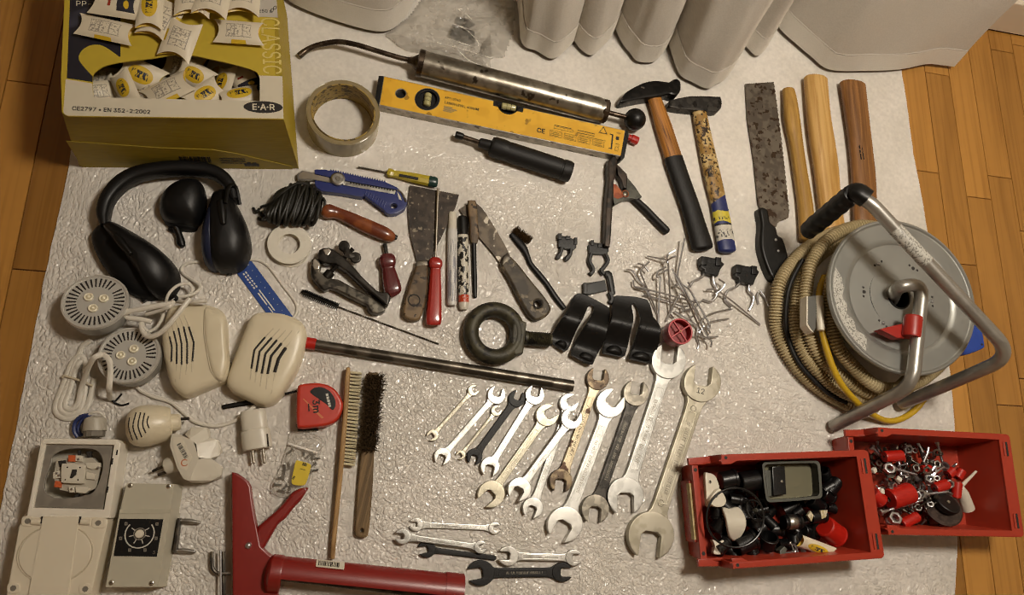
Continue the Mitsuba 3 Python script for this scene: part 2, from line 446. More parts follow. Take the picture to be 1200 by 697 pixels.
# the lamp that lights the room
mat('lamp_metal', '#b9b4aa', .35, 1.0)
lamp = thing('ceiling_lamp', 'round pendant lamp hanging above the laid out tools', 'lamp')
lx, ly, lz = LAMP
part(lamp, 'housing', lathe((lx, ly, lz + .09), (lx, ly, lz + .012), [(0, .03), (.2, .06), (.7, .18), (1, .195)], 40), 'lamp_metal')
part(lamp, 'rod', lathe((lx, ly, CEIL), (lx, ly, lz + .085), [(0, .05), (.03, .05), (.05, .008), (1, .008)], 20), 'lamp_metal')
scene[lamp + '__diffuser'] = mikit.ply(lathe((lx, ly, lz + .012), (lx, ly, lz), [(0, .185), (.7, .185), (1, .17)], 40), None, False,
                                        emitter={'type': 'area', 'radiance': {'type': 'rgb', 'value': list(LAMP_RADIANCE)}})
scene[lamp + '__diffuser']['bsdf'] = {'type': 'diffuse', 'reflectance': rgb('#e8e0d0')}

# ---------------------------------------------------------------- the foam mat
def foam_h(p, n, uv):
    x, y = p.x, p.y
    w = fbm(x * 60, y * 60, 3, 2)
    a = 1 - dr.abs(2 * fbm(x * 120 + 2.2 * w, y * 95 + 2.2 * w, 1.7, 2) - 1)
    c = noise(x * 330, y * 330, 5)
    d1, d2, _ = voronoi(x * 135 + 1.5 * w, y * 118 + 1.5 * w)
    soft = smoothstep(.36, .06, y) * .88 + .12
    return (a * .45 + dr.minimum(d2 - d1, .35) * .9 + c * .22) * soft
def foam_c(p, n, uv):
    x, y = p.x, p.y
    t = fbm(x * 9, y * 9, 1, 4); s = fbm(x * 160, y * 160, 4, 3)
    k = mix(lin('#c6c1b8'), lin('#d0cbc3'), smoothstep(.3, .7, t))
    return k * (.90 + .2 * s)
mat('foam', mikit.proc(foam_c), .20, spec=.62, bump=foam_h, scale=.0046, eps=5e-4)
matk = thing('foam_mat', 'pale translucent packing foam sheet spread on the wooden floor under the tools', 'mat')
edge = [(120, -70), (112, 0), (100, 80), (87, 160), (69, 250), (54, 316), (38, 400), (23, 478), (10, 545), (-1, 605), (-22, 710), (-38, 790), (300, 800), (700, 800), (1112, 800),
        (1119, 697), (1122, 639), (1121, 570), (1119, 502), (1113, 430), (1100, 345), (1086, 266), (1071, 180), (1058, 90), (1048, 20), (1040, -20), (700, -62), (400, -72)]
ep = []
for k in range(len(edge)):
    a, b = np.array(edge[k]), np.array(edge[(k + 1) % len(edge)])
    for t in np.linspace(0, 1, 10, endpoint=False):
        q = a + (b - a) * t
        ep.append(q + 1.6 * (meshkit.noise(np.array([q[0] * .045, q[1] * .045, 0])) - .5) + 1.0 * (meshkit.noise(np.array([q[0] * .2, q[1] * .2, 5])) - .5))
add(matk, prism(sg.Polygon([P(x, y, MAT)[:2] for x, y in ep]), .0004, MAT, .0008), 'foam', 40)

# ---------------------------------------------------------------- the curtain
mat('curtain_cloth', mikit.proc(lambda p, n, uv: mix(lin('#b6b0a6'), lin('#c0bab0'), noise(p.x * 900 + p.y * 400, p.z * 900, 0))), .85, spec=.15, sheen=.3)
mat('curtain_hem', mikit.proc(lambda p, n, uv: mix(lin('#c8c3b9'), lin('#d0cbc1'), noise(p.x * 900 + p.y * 400, p.z * 900, 0))), .8, spec=.2, sheen=.3)
cur = thing('curtain', 'greyish white floor length curtain hanging in folds behind the tools', 'curtain')
hem = [(250, -45), (300, -28), (330, -12), (345, 5), (398, 27), (447, 38), (470, 27), (484, 6), (500, -25), (535, -38), (580, -30), (603, -12), (609, 15), (613, 51), (630, 60), (648, 69), (664, 58), (675, 44), (679, 24),
       (676, 8), (670, 18), (671, 38), (678, 54), (693, 65), (706, 55), (716, 44), (724, 24), (724, 4), (718, 8), (721, 30), (731, 52), (739, 62), (748, 72), (765, 73), (774, 66), (783, 52), (787, 28), (784, 14), (779, 24), (783, 45), (790, 68), (798, 88),
       (813, 97), (829, 104), (840, 99), (850, 93), (862, 76), (869, 56), (867, 36), (864, 30), (868, 48), (877, 57), (887, 66), (896, 60), (905, 44), (908, 22), (906, 14), (910, 26), (918, 38), (934, 52), (952, 67), (973, 82), (1015, 84), (1055, 82), (1086, 76), (1102, 77), (1119, 79)]
h0 = .014
hp = spline([P(x, y, h0)[:2] for x, y in hem], 5)
def drape(zs, off=0.0):
    t = np.gradient(hp, axis=0); t /= np.linalg.norm(t, axis=1, keepdims=True); nn = np.stack([t[:, 1], -t[:, 0]], 1)
    rows = []
    for z in zs:
        k = min(z, .5)
        q = hp + nn * off
        q = q + np.array([-.10, .20]) * k
        q[:, 1] += .05 * min(z, .3) / .3 * (meshkit.noise(np.column_stack([q[:, 0] * 9, np.full(len(q), z * 3), q[:, 0] * 0])) - .5)
        rows.append(np.column_stack([q, np.full(len(q), z)]))
    v = np.vstack(rows); W = len(hp); f = []
    for r in range(len(zs) - 1):
        i = np.arange(W - 1) + r * W
        f += list(zip(i, i + 1, i + W + 1)) + list(zip(i, i + W + 1, i + W))
    return mesh_(v, f)
part(cur, 'cloth', drape([.02, .05, .09, .15, .25, .4, .5, 1.0, 2.35]), 'curtain_cloth', True)
part(cur, 'hem', drape([.014, .02, .04, .058, .0595], .0016), 'curtain_hem', True, label='doubled hem band along the bottom')
zz = .0605
sl = drape([zz, zz + .001], .0012).vertices[:len(hp)]
part(cur, 'seam', tube(sl[::2], .0009, 5), 'curtain_cloth')

# ---------------------------------------------------------------- shared materials
mat('black_plastic', '#080807', .4, spec=.32)
mat('black_satin', '#070707', .45, spec=.33)
mat('black_rubber', '#0f0e0d', .55, spec=.35)
mat('red_plastic', '#a01a10', .35, spec=.5)
mat('steel_dark', patchy('#3c3833', '#5a544a', 90), .42, .85)
mat('steel_bright', '#c4bfb4', .28, 1.0)
mat('zinc', patchy('#9c9a95', '#b8b6b0', 140), .34, 1.0)
mat('chrome', '#c4c5c8', .25, .95)
mat('white_plastic', '#c6bfae', .38, spec=.5)
mat('ink', '#1a1612', .7)
mat('ink_grey', '#6c665c', .7)

# ---------------------------------------------------------------- the dispenser box of ear plug packets
mat('card_yellow', mikit.proc(lambda p, n, uv: mix(lin('#85721c'), lin('#988326'), fbm(p.x * 60, p.y * 60, p.z * 300, 3))), .55, spec=.35)
mat('card_bright', '#aa942f', .5, spec=.4)
mat('card_navy', mikit.proc(lambda p, n, uv: mix(lin('#1c1b24'), lin('#343440'), smoothstep(.62, .9, noise((p.x * .5 - p.y) * 55, (p.x + p.y * .4) * 9, 0)))), .4, spec=.5)
mat('card_white', '#bcb4a0', .5, spec=.4)
mat('card_grey', '#a8a297', .5)
mat('card_pale', '#c0ae62', .6)
mat('card_inside', '#6a5c44', .8)
yb = P(350, 198, 0)[1]
lo, hi = .0, .4
for _ in range(40):
    BH = (lo + hi) / 2
    if P(332.5, 139.7, BH)[1] > yb: lo = BH
    else: hi = BH
box = thing('dispenser_box', 'yellow cardboard dispenser box with a torn front opening, full of ear plug packets', 'box')
tl, bl, brr, tr = P(79.5, -62, BH), P(73, 133, BH), P(332.5, 139.7, BH), P(318, -62, BH)
bbl, bbr = P(93, 195, MAT + .0006), P(350, 197.5, MAT + .0006)
btl, btr = bbl + (tl - bl), bbr + (tr - brr)
btl[2] = btr[2] = MAT + .0006
def panel(pts, th, nrm):
    pts = np.array(pts); n = unit(np.cross(pts[1] - pts[0], pts[2] - pts[0]));
    if n @ nrm < 0: n = -n
    return manhull(np.vstack([pts, pts - n * th]))
part(box, 'front_panel', panel([bbl, bbr, brr, bl], .0015, V(0, -1, 0)), 'card_yellow', False)
part(box, 'side_panel', panel([bbr, btr, tr, brr], .0015, V(1, 0, 0)), 'card_yellow', False)
part(box, 'side_panel', panel([bbl, btl, tl, bl], .0015, V(-1, 0, 0)), 'card_yellow', False)
part(box, 'back_panel', panel([btl, btr, tr, tl], .0015, V(0, 1, 0)), 'card_yellow', False)
part(box, 'bottom_panel', panel([bbl, bbr, btr, btl], .0015, V(0, 0, -1)), 'card_inside', False)
hole = sg.Polygon(list(spline([(109, 112), (108.4, 100), (109, 88.5), (113, 83), (122, 77.5), (135, 74), (148, 72), (181, 68), (205, 64), (226, 65), (243, 68.5), (272, 75), (297, 82.5), (303, 88), (304.4, 97), (304.4, 117)], 4)) + [(304.4, 118.4), (110, 114)])
top_all = sg.Polygon([(79.5, -62), (75.5, 0), (71.5, 90), (72.5, 131), (76, 134.5), (80, 136.2), (332.5, 139.7), (329, 100), (325, 40), (318, -62)])
def layer(name, geom, z, m, th=.0003, label=None):
    g = geom.difference(hole) if geom.intersects(hole) else geom
    for q in getattr(g, 'geoms', [g]):
        if q.area > 1: part(box, name, prism(wpoly(q, z), z - th, z), m, False, label)
layer('top_panel', top_all, BH + .0005, 'card_bright', .002)
white = sg.Polygon([(77, 92.5), (106.5, 97.4), (109, 99), (300, 86), (303, 88.5), (331, 89.2), (332.2, 138.9), (80, 135.5), (76, 134), (74.2, 131)])
layer('white_band', white, BH + .0008, 'card_white', label='white lower band of the label')
heart = sg.Polygon(list(spline([(109, 90), (99, 79), (93, 71), (92.5, 65), (97, 58), (106, 53), (117, 52.5), (126, 56.5), (134, 62), (140, 66.5)], 4)) + [(141, 66), (141, 20), (181, 20), (181, 70), (120, 80)])
navy = sg.Polygon([(82.5, -60), (82, 0), (78.5, 88), (78.3, 91.5), (109, 96), (150, 80), (141, 70), (141, 54), (160, 40), (160, -60)]).difference(heart)
layer('navy_print', navy, BH + .0008, 'card_navy', label='dark navy print')
layer('grey_print', sg.Polygon([(302, -60), (302.5, 19.5), (331 - 5.5, 20.5), (320, -60)]), BH + .0008, 'card_grey')
layer('ochre_strip', sg.Polygon([(322, 21), (325, 21.5), (331, 88.5), (322.5, 88.2)]), BH + .0008, 'card_yellow')
def print_on(parent, name, mesh, pa, pb, z, m, label=None):
    """Lettering laid flat at height z, from pixel pa reading towards pixel pb."""
    F, L = on_plane(pa, pb, z); part(parent, name, put(mesh, F), m, False, label)
sB = S(200, 60, BH); ZB = BH + .0009
print_on(box, 'lettering', text('PP-01-', .0088), (88.5, 7), (130, 8.4), ZB, 'card_white')
print_on(box, 'lettering', text('250 x', .0056), (302.5, 14.5), (320, 15), ZB, 'ink')
print_on(box, 'lettering', text('CE2797 • EN 352-2:2002', .0060, bold=True), (84, 129), (160, 132.6), ZB, 'ink')
F, L = on_plane((305.8, 20), (308.5, 87), ZB)
t = text('CLASSIC', 1.0, .0004); t.apply_scale([1 / t.bounds[1][0] * L * .99, .0275 / 1.0, 1])
part(box, 'lettering', put(t, F), 'card_pale', False)
el = sg.Point(0, 0).buffer(1, 32)
F, L = on_plane((308.5, 125.5), (330, 126), ZB)
part(box, 'logo', put(prism(shapely.affinity.scale(el, .0285, .0098), 0, .0004), F), 'ink', False, label='black oval logo with white letters')
tt = text('E·A·R', .0098, .0003, True); tt.apply_translation([-tt.bounds[1][0] / 2, -.0049, .0004]); part(box, 'logo_lettering', put(tt, F), 'card_white', False)
# two little ear plugs drawn as outlines
for (x, y) in ((318.6, 11.8), (322, 8.8)):
    c = [P(x + a, y + b, ZB) for a, b in ((-1.6, 1), (0, -1.6), (1.8, -1), (1.2, 1.6), (-.4, 2.2))]
    part(box, 'plug_drawing', tube(spline(c, 4, True), .0005, 5, True), 'ink')
# the tucked flap and prints on the front
fd = unit(brr - bl); fu = unit((bl - bbl) - (bl - bbl) @ fd * fd); fn_ = np.cross(fd, fu)
Ff = np.eye(4); Ff[:3, 0], Ff[:3, 1], Ff[:3, 2], Ff[:3, 3] = fd, fu, fn_, bbl
W_ = np.linalg.norm(bbr - bbl); Hh = np.linalg.norm(brr - bbr)
flap = sg.Polygon([(.004, .0), (.008, Hh * .52), (W_ * .4, Hh * .42), (W_ * .62, Hh * .40), (W_ * .72, Hh * .33), (W_ * .97, Hh * .06), (W_ * .97, .0)])
part(box, 'front_flap', put(prism(flap, .0, .0012, .0003), Ff), 'card_yellow', False)
Ft = Ff.copy(); Ft[:3, 3] += fn_ * .0013
bc = bars([(W_ * .46 + i * .0031, .024, W_ * .46 + i * .0031 + w, .046) for i, w in enumerate([.002, .001, .0022, .0012, .0008, .0024, .001, .002, .0014, .0022, .0009, .0018, .0024, .001, .002, .0012])])
part(box, 'barcode', put(bc, Ft), 'ink', False)
part(box, 'small_print', put(bars([(W_ * .64, .022 + k * .006, W_ * .64 + .04, .024 + k * .006) for k in range(4)] + [(W_ * .745, .012, W_ * .745 + .024, .022), (W_ * .745 + .005, .022, W_ * .745 + .011, .027), (W_ * .745 + .014, .022, W_ * .745 + .02, .026)]), Ft), 'ink', False)

def pack_look(kind):
    white_, yel, nav = lin('#c2b8a2'), lin('#b99a24'), lin('#20202a')
    def fn(p, n, uv):
        u, v = uv.x, uv.y
        k = mix(white_, white_, 0.0)
        if kind == 0:
            inside = (u > .2) & (u < .8) & (v > .22) & (v < .78)
            cu, cv = (u - .2) / .2, (v - .22) / .56
            fu_ = cu - dr.floor(cu)
            line = (fu_ < .06) | (fu_ > .94) | (cv < .05) | (cv > .95)
            scrib = noise(u * 46, v * 26, 3) > .68
            k = dr.select(inside & (line | scrib), mi.Color3f(lin('#8c857a')), k)
            k = dr.select((v < .12) & (u > .35) & (u < .65), mi.Color3f(yel), k)
        elif kind == 1:
            e = dr.square((u - .5) / .34) + dr.square((v - .5) / .3)
            t_ = (noise(u * 40, v * 12, 8) > .56) & (dr.abs(v - .5) < .13) & (dr.abs(u - .5) < .24)
            k = dr.select(e < 1, mi.Color3f(yel), k); k = dr.select(t_, mi.Color3f(nav), k)
        else:
            k = dr.select((u > .5) & (u < .86) & (v > .18), mi.Color3f(nav), k)
            c1 = dr.square((u - .61) / .06) + dr.square((v - .72) / .12) < 1
            c2 = dr.square((u - .74) / .06) + dr.square((v - .72) / .12) < 1
            c3 = dr.square((u - .7) / .06) + dr.square((v - .42) / .14) < 1
            k = dr.select(c1 | c2 | c3, mi.Color3f(yel), k)
            k = dr.select((u > .3) & (u < .36) & (v > .3) & (v < .55), mi.Color3f(lin('#8a3020')), k)
        return k
    return mikit.proc(fn)
for k in range(3): mat(f'pack_{k}', pack_look(k), .45, spec=.4)
mat('pack_end', '#b4952a', .4, spec=.5)

def make_pack(L, W, T, kind):
    nu, nv = 24, 13
    u, v = np.meshgrid(np.linspace(0, 1, nu), np.linspace(-1, 1, nv), indexing='ij')
    def surf(sgn):
        c = .22 * W * (1 - v**2)
        x = (u - .5) * (L - 2 * c)
        z = sgn * T / 2 * (1 - v**2)**.75 * (.55 + .45 * np.sin(np.pi * np.clip(u, .0, 1)))
        return np.stack([x, v * W / 2, z + T / 2], -1)
    def grid(a, flip):
        n0, n1 = a.shape[:2]; idx = np.arange(n0 * n1).reshape(n0, n1)
        f = np.vstack([np.stack([idx[:-1, :-1], idx[1:, :-1], idx[1:, 1:]], -1).reshape(-1, 3), np.stack([idx[:-1, :-1], idx[1:, 1:], idx[:-1, 1:]], -1).reshape(-1, 3)])
        return mesh_(a.reshape(-1, 3), f[:, ::-1] if flip else f)
    t_, b_ = surf(1), surf(-1)
    sleeve = cat_([grid(t_, False), grid(b_, True)])
    uv = np.vstack([np.stack([u, v * .5 + .5], -1).reshape(-1, 2)] * 2)
    ends = []
    for e in (0, -1):
        s = np.linspace(0, 1, 6)[None, :, None]
        a = t_[e][:, None] * (1 - s) + b_[e][:, None] * s
        a[:, :, 0] += (1 if e == 0 else -1) * .16 * W * np.sin(np.pi * s[..., 0]) * (1 - v[0]**2)[:, None]
        ends.append(grid(a, e == -1))
    return sleeve, uv, ends
_packs = {}
def ear_pack(c, d, Lp, Wp, kind, z, label, group, tilt=(0, 0, 0)):
    """c: pixel of the middle, d: pixel direction of the length, Lp and Wp in pixels."""
    s = S(*c, z); L, W = round(Lp * s, 3), round(Wp * s, 3)
    if (L, W, kind) not in _packs:
        sl, uv, ends = make_pack(L, W, .016, kind)
        _packs[L, W, kind] = [mikit.ply(sl, f'pack_{kind}', True, uv=uv)] + [mikit.ply(e, 'pack_end', True) for e in ends]
    k = thing('earplug_packet', label, 'earplug packet', group)
    o = P(*c, z + .008); ang = math.atan2(*(P(c[0] + d[0], c[1] + d[1], z)[:2] - P(*c, z)[:2])[::-1])
    m = trimesh.transformations.rotation_matrix(ang, [0, 0, 1]) @ trimesh.transformations.euler_matrix(*tilt); m = m.copy()
    m[:3, 3] = o - m[:3, :3] @ V(0, 0, .008)
    tw = mi.ScalarTransform4f(m.tolist())
    for n_, pl in zip(('sleeve', 'end_flap', 'end_flap_001'), _packs[L, W, kind]): scene[f'{k}__{n_}'] = {**pl, 'to_world': tw}
GT, GI = 'ear plug packets lying on the box', 'ear plug packets inside the box'
zt = BH + .001
ear_pack((124, 34.5), (60, 13), 62, 28, 0, zt, 'white ear plug packet with pictograms beside the navy print of the box', GT)
ear_pack((139, 4), (50, 8), 62, 34, 2, zt + .012, 'ear plug packet with a navy square and yellow clover on the yellow box', GT, (.1, .0, 0))
ear_pack((176, 8), (3, -40), 58, 28, 1, zt + .013, 'white ear plug packet with a large yellow oval on top of the box', GT)
ear_pack((190, 22), (17, -29), 60, 36, 0, zt + .002, 'white ear plug packet half under the one with the yellow oval', GT)
ear_pack((211, 46), (-20, 47), 52, 35, 0, zt + .004, 'white ear plug packet jutting over the torn opening of the box', GT, (.0, .12, 0))
ear_pack((226, -5), (-3, 50), 56, 37, 0, zt + .016, 'ear plug packet with open yellow end nearest the one with the yellow oval', GT)
ear_pack((250, -6), (-11, 50), 58, 37, 0, zt + .022, 'middle of three ear plug packets with open yellow ends along the top of the box', GT)
ear_pack((285, -8), (-4, 50), 58, 37, 0, zt + .012, 'ear plug packet with open yellow end nearest the small 250 x print', GT)
ear_pack((280, 38), (55, 4), 54, 29, 0, zt, 'white ear plug packet lying beside the pale vertical lettering of the box', GT)
zi = BH - .042
for c, d, L_, W_p, kd, dz, tl_, lab in [
    ((147, 104), (15, 34), 46, 26, 1, .012, (.5, 0, 0), 'ear plug packet with a yellow oval standing in the box opening near its torn corner'),
    ((129, 109), (6, 34), 42, 20, 1, -.016, (.9, 0, 0), 'yellow ended ear plug packet squeezed beside the one with the oval in the opening'),
    ((116, 108), (30, -8), 40, 26, 0, -.004, (.3, .3, 0), 'pale ear plug packet in the torn corner of the opening by the navy print'),
    ((196, 106), (36, -14), 60, 34, 0, .008, (-.25, -.15, 0), 'large white ear plug packet lying in the middle of the box opening'),
    ((228, 88), (30, 14), 44, 28, 1, .0, (.4, .2, 0), 'ear plug packet tipped up behind the middle of the opening'),
    ((240, 112), (26, -18), 50, 28, 1, .004, (.2, .1, 0), 'ear plug packet with a small dark print at the lower edge of the opening'),
    ((262, 98), (-10, 30), 46, 28, 1, -.006, (.6, .1, 0), 'ear plug packet standing steeply in the shaded part of the opening'),
    ((281, 112), (40, -10), 52, 26, 1, .002, (-.3, .1, 0), 'ear plug packet near the opening corner above the black oval logo'),
    ((288, 97), (14, 26), 46, 28, 2, -.008, (.3, .2, 0), 'ear plug packet in the dark corner of the opening next to the pale lettering'),
    ((165, 88), (34, 12), 54, 32, 1, .002, (.35, .25, 0), 'ear plug packet leaning in the shade below the heart shaped print'),
    ((172, 112), (-20, 22), 48, 26, 0, -.008, (.2, .2, 0), 'ear plug packet between the yellow oval and the large white one in the opening'),
    ((216, 76), (30, 6), 50, 30, 0, -.012, (.2, 0, 0), 'ear plug packet deep in the opening below the jutting one')]:
    ear_pack(c, d, L_, W_p, kd, zi + dz, lab, GI, tl_)
for k in range(0, 14, 2):                                     # the fill below, seen in the gaps
    ear_pack((120 + 13.5 * k, 92 + 18 * ((k * 7) % 5) / 4), (math.cos(k * 2.1) * 30, math.sin(k * 2.1) * 30), 54, 32, k % 3 if k % 3 < 2 else 0, zi - .03 - .016 * ((k // 2) % 2), 'ear plug packet deep under the others in the torn box opening', GI, (.3 * math.sin(k * 3), .3 * math.cos(k * 5), 0))

# ---------------------------------------------------------------- clear tape roll
mat('tape_side', '#7c6e4e', .25, spec=.5, clearcoat=.6)
mat('tape_outer', mikit.proc(lambda p, n, uv: mix(lin('#80744f'), lin('#94886a'), noise(p.x * 120, p.y * 120, p.z * 40))), .12, spec=.6, clearcoat=.8)
mat('tape_core', mikit.proc(lambda p, n, uv: mix(lin('#8c7432'), lin('#4c3c12'), smoothstep(.62, .68, noise(p.x * 150 + p.y * 150, p.z * 420, 2)))), .6)
tape = thing('tape_roll', 'roll of clear packing tape lying flat beside the yellow box', 'tape roll')
zT = MAT + .05; c = P(402.5, 131, zT); sT = S(402, 131, zT)
ro, ri = 40.6 * sT, 33.8 * sT
def ringmesh(c, ro, ri, z0, z1, n=64):
    return prism(sg.Point(c[0], c[1]).buffer(ro, n // 4).difference(sg.Point(c[0], c[1]).buffer(ri, n // 4)), z0, z1, .0006)
part(tape, 'tape_body', ringmesh(c, ro - .0014, ri + .0025, MAT, zT - .001), 'tape_side')
part(tape, 'outer_layer', ringmesh(c, ro, ro - .0014, MAT, zT - .0012), 'tape_outer')
part(tape, 'core', ringmesh(c, ri + .0025, ri, MAT, zT), 'tape_core')

# ---------------------------------------------------------------- grease gun
mat('gun_steel', patchy('#7c766b', '#9c968a', 70, .35, .65, c='#453d33', cf=65, clo=.66, chi=.74), .3, .9)
mat('gun_dark', patchy('#3a3028', '#5c5044', 120), .36, .9)
gun = thing('grease_gun', 'steel grease gun with bent spout and black ball knob above the yellow level', 'grease gun')
zg = MAT + .0265
A, B = P(494, 74.5, zg), P(706, 130, zg)
part(gun, 'barrel', lathe(A, B, [(0, .0235), (.012, .0245), (.97, .0245), (.98, .0235), (1, .0235)], 40), 'gun_steel')
ax = unit(B - A)
part(gun, 'collar', lathe(A - ax * .008, A + ax * .004, [(0, .022), (.1, .0255), (.9, .0255), (1, .0235)], 40), 'gun_dark')
part(gun, 'end_cap', lathe(B - ax * .004, B + ax * .010, [(0, .0245), (.2, .0262), (.7, .0262), (.75, .024), (1, .021)], 6), 'gun_dark', 20)
part(gun, 'nozzle_cone', lathe(A - ax * .026, A - ax * .007, [(0, .0055), (.4, .0075), (.8, .0135), (1, .016)], 24), 'gun_dark')
noz = sp3([(484.5, 71, zg), (467.6, 67.4, zg), (439, 58.8, .030), (416, 52, .030), (396, 49, .026), (376, 52, .020), (361.5, 57.4, .014), (350.5, 65.5, .0095)], 7)
part(gun, 'spout', tube(noz, np.interp(np.linspace(0, 1, len(noz)), [0, .9, .93, 1], [.0045, .005, .0058, .0058]), 12), 'gun_dark')
part(gun, 'rod', lathe(B + ax * .008, P(738, 138.5, zg), [(0, .0048), (1, .0048)], 14), 'gun_dark')
part(gun, 'ball_knob', put(trimesh.creation.icosphere(4, .0215), frame(P(744, 140, zg - .002), (1, 0, 0), (0, 1, 0))), 'black_plastic', True, 'black ball knob')

# ---------------------------------------------------------------- yellow spirit level
mat('level_yellow', patchy('#cb9a24', '#d3a32b', 40, c='#96701a', cf=70, clo=.70, chi=.76), .4, spec=.45)
mat('level_alu', patchy('#8c857a', '#a59d90', 110, c='#5a5044', cf=60, clo=.66, chi=.72), .38, .8)
mat('vial_green', '#a09a6a', .1, spec=.6, clearcoat=1.0)
lev = thing('spirit_level', 'yellow spirit level with black end cap and red knob below the grease gun', 'spirit level')
zL = MAT + .023
hole1 = [(500.7 + 14.2 * math.cos(a) , 116.4 + 12.4 * math.sin(a)) for a in np.linspace(0, 2 * np.pi, 32, endpoint=False)]
hole2 = [(469.6 + 6.0 * math.cos(a), 109.4 + 5.2 * math.sin(a)) for a in np.linspace(0, 2 * np.pi, 24, endpoint=False)]
win = [(581.5, 118.6), (583, 123), (587, 129.5), (593, 133), (600, 133.2), (606, 129.5), (609.5, 125.3)]
body = sg.Polygon([(449.8, 89), (581.5, 118.6), *win[1:-1], (609.5, 125.3), (733, 152.6), (728, 183.2), (444.3, 123)], [hole1, hole2])
part(lev, 'body', prism(wpoly(body, zL), MAT, zL - .0002, .0006), 'level_alu', 30)
part(lev, 'yellow_face', prism(wpoly(body.buffer(-.7), zL), zL - .0004, zL + .0002), 'level_yellow', False, 'yellow painted face')
part(lev, 'end_cap', plate([(443.8, 88.4), (450, 89), (444.4, 123.2), (438.6, 122.8)], MAT, zL + .0008, .001), 'black_plastic')
part(lev, 'end_cap', plate([(733, 152.4), (736.4, 153.2), (737, 158), (731.8, 184.6), (728, 187), (727, 184)], MAT, zL + .0008, .001), 'black_plastic')
a_, b_ = P(736, 160.5, .014), P(747.5, 165.5, .014)
part(lev, 'knob', lathe(a_, b_, [(0, .006), (.3, .006), (.32, .0085), (.95, .0085), (1, .0075)], 14), 'red_plastic', 20, 'red knob')
sL = S(500, 116, zL)
for h_, dpt in ((hole1, .006), (hole2, .010)):
    part(lev, 'hole_liner', prism(wpoly(sg.Polygon(h_), zL), MAT + .002, zL - dpt), 'black_satin', False)
rim = wpoly(sg.Polygon(hole1), zL); part(lev, 'vial_ring', prism(rim.buffer(.0004).difference(rim.buffer(-.0045)), MAT + .002, zL + .0008, .0004), 'black_plastic')
c0 = P(501, 117, zL - .003); ld = flatdir(P(444, 106, zL), P(730, 168, zL)); lp = V(-ld[1], ld[0], 0)
part(lev, 'vial', lathe(c0 - lp * .013, c0 + lp * .013, [(0, .005), (.08, .0068), (.92, .0068), (1, .005)], 20), 'vial_green', True, 'clear greenish vial')
part(lev, 'vial_mark', cat_([torus(c0 + lp * q, lp, .0069, .0004, 20, 5) for q in (-.004, .004)]), 'ink')
c1 = P(596, 125.5, zL - .004)
part(lev, 'vial', lathe(c1 - ld * .014, c1 + ld * .014, [(0, .005), (.08, .0062), (.92, .0062), (1, .005)], 20), 'vial_green', True)
part(lev, 'vial_mark', cat_([torus(c1 + ld * q, ld, .0064, .0004, 20, 5) for q in (-.004, .004)]), 'ink')
part(lev, 'window_liner', plate([(580, 117.6), *win, (611, 125.8)], MAT + .001, zL - .014), 'black_satin', False)
arc = [P(x, y, zL + .0003) for x, y in win]
part(lev, 'window_rim', tube(spline(arc, 4), .0011, 6), 'black_plastic')
for x, y in ((582, 121), (610, 127.5)): part(lev, 'vial_clamp', plate([(x - 3.4, y - 3.8), (x + 3.6, y - 2.2), (x + 2.8, y + 4), (x - 4, y + 2.6)], zL - .008, zL + .0008, .0004), 'black_plastic')
z_ = zL + .0003
print_on(lev, 'lettering', text('APT-0740', .0042, bold=True), (521, 115.2), (600, 132.4), z_, 'ink')
print_on(lev, 'lettering', text('LASER LEVEL 400MM', .0046, bold=True), (520.6, 121), (600, 138.4), z_, 'ink')
print_on(lev, 'small_print', bars([(0, -.003 * k, .016 + .009 * ((k * 5) % 3) / 2, -.003 * k + .0016) for k in range(4)]), (520, 125), (600, 142.4), z_, 'ink_grey')
print_on(lev, 'lettering', text('CE', .0092, bold=True), (628.5, 154.5), (700, 170), z_, 'ink')
def outline(w, h, t=.0005): return [(0, 0, w, t), (0, h - t, w, h), (0, 0, t, h), (w - t, 0, w, h)]
def shift(rs, dx, dy): return [(a + dx, b + dy, c + dx, d + dy) for a, b, c, d in rs]
rs = []
for k in range(4):
    rs += shift(outline(.024, .0125), .0285 * k, 0)
    rs += [(.0285 * k + .002, .002 + .0032 * r, .0285 * k + .018 + .003 * ((k + r) % 2), .0028 + .0032 * r) for r in range(3)]
rs += shift(outline(.038, .005), .007, .0175) + [(.007, .024, .041, .0252), (.054, .024, .089, .0252), (.054, .019, .089, .0202), (.058, .0145, .112, .0153)]
print_on(lev, 'small_print', bars(rs), (644, 159), (710, 173.5), z_, 'ink')
tri = sg.Polygon([(0, 0), (.018, 0), (.009, .0155)]); print_on(lev, 'warning_sign', prism(tri.difference(tri.buffer(-.0012)).union(sg.Point(.009, .0055).buffer(.0019)), 0, .0004), (701.5, 155.3), (712, 157.6), z_, 'ink')
print_on(lev, 'arrow_mark', bars([(0, 0, .0028, .032), (-.004, .0, 0, .0018), (-.004, .0302, 0, .032)]), (715.5, 174.5), (722, 176), z_, 'ink')
print_on(lev, 'small_print', bars([(0, .024, .006, .031), (.0, .0145, .008, .0155), *outline(.0065, .009)]), (720.5, 176.5), (727, 178), z_, 'ink')

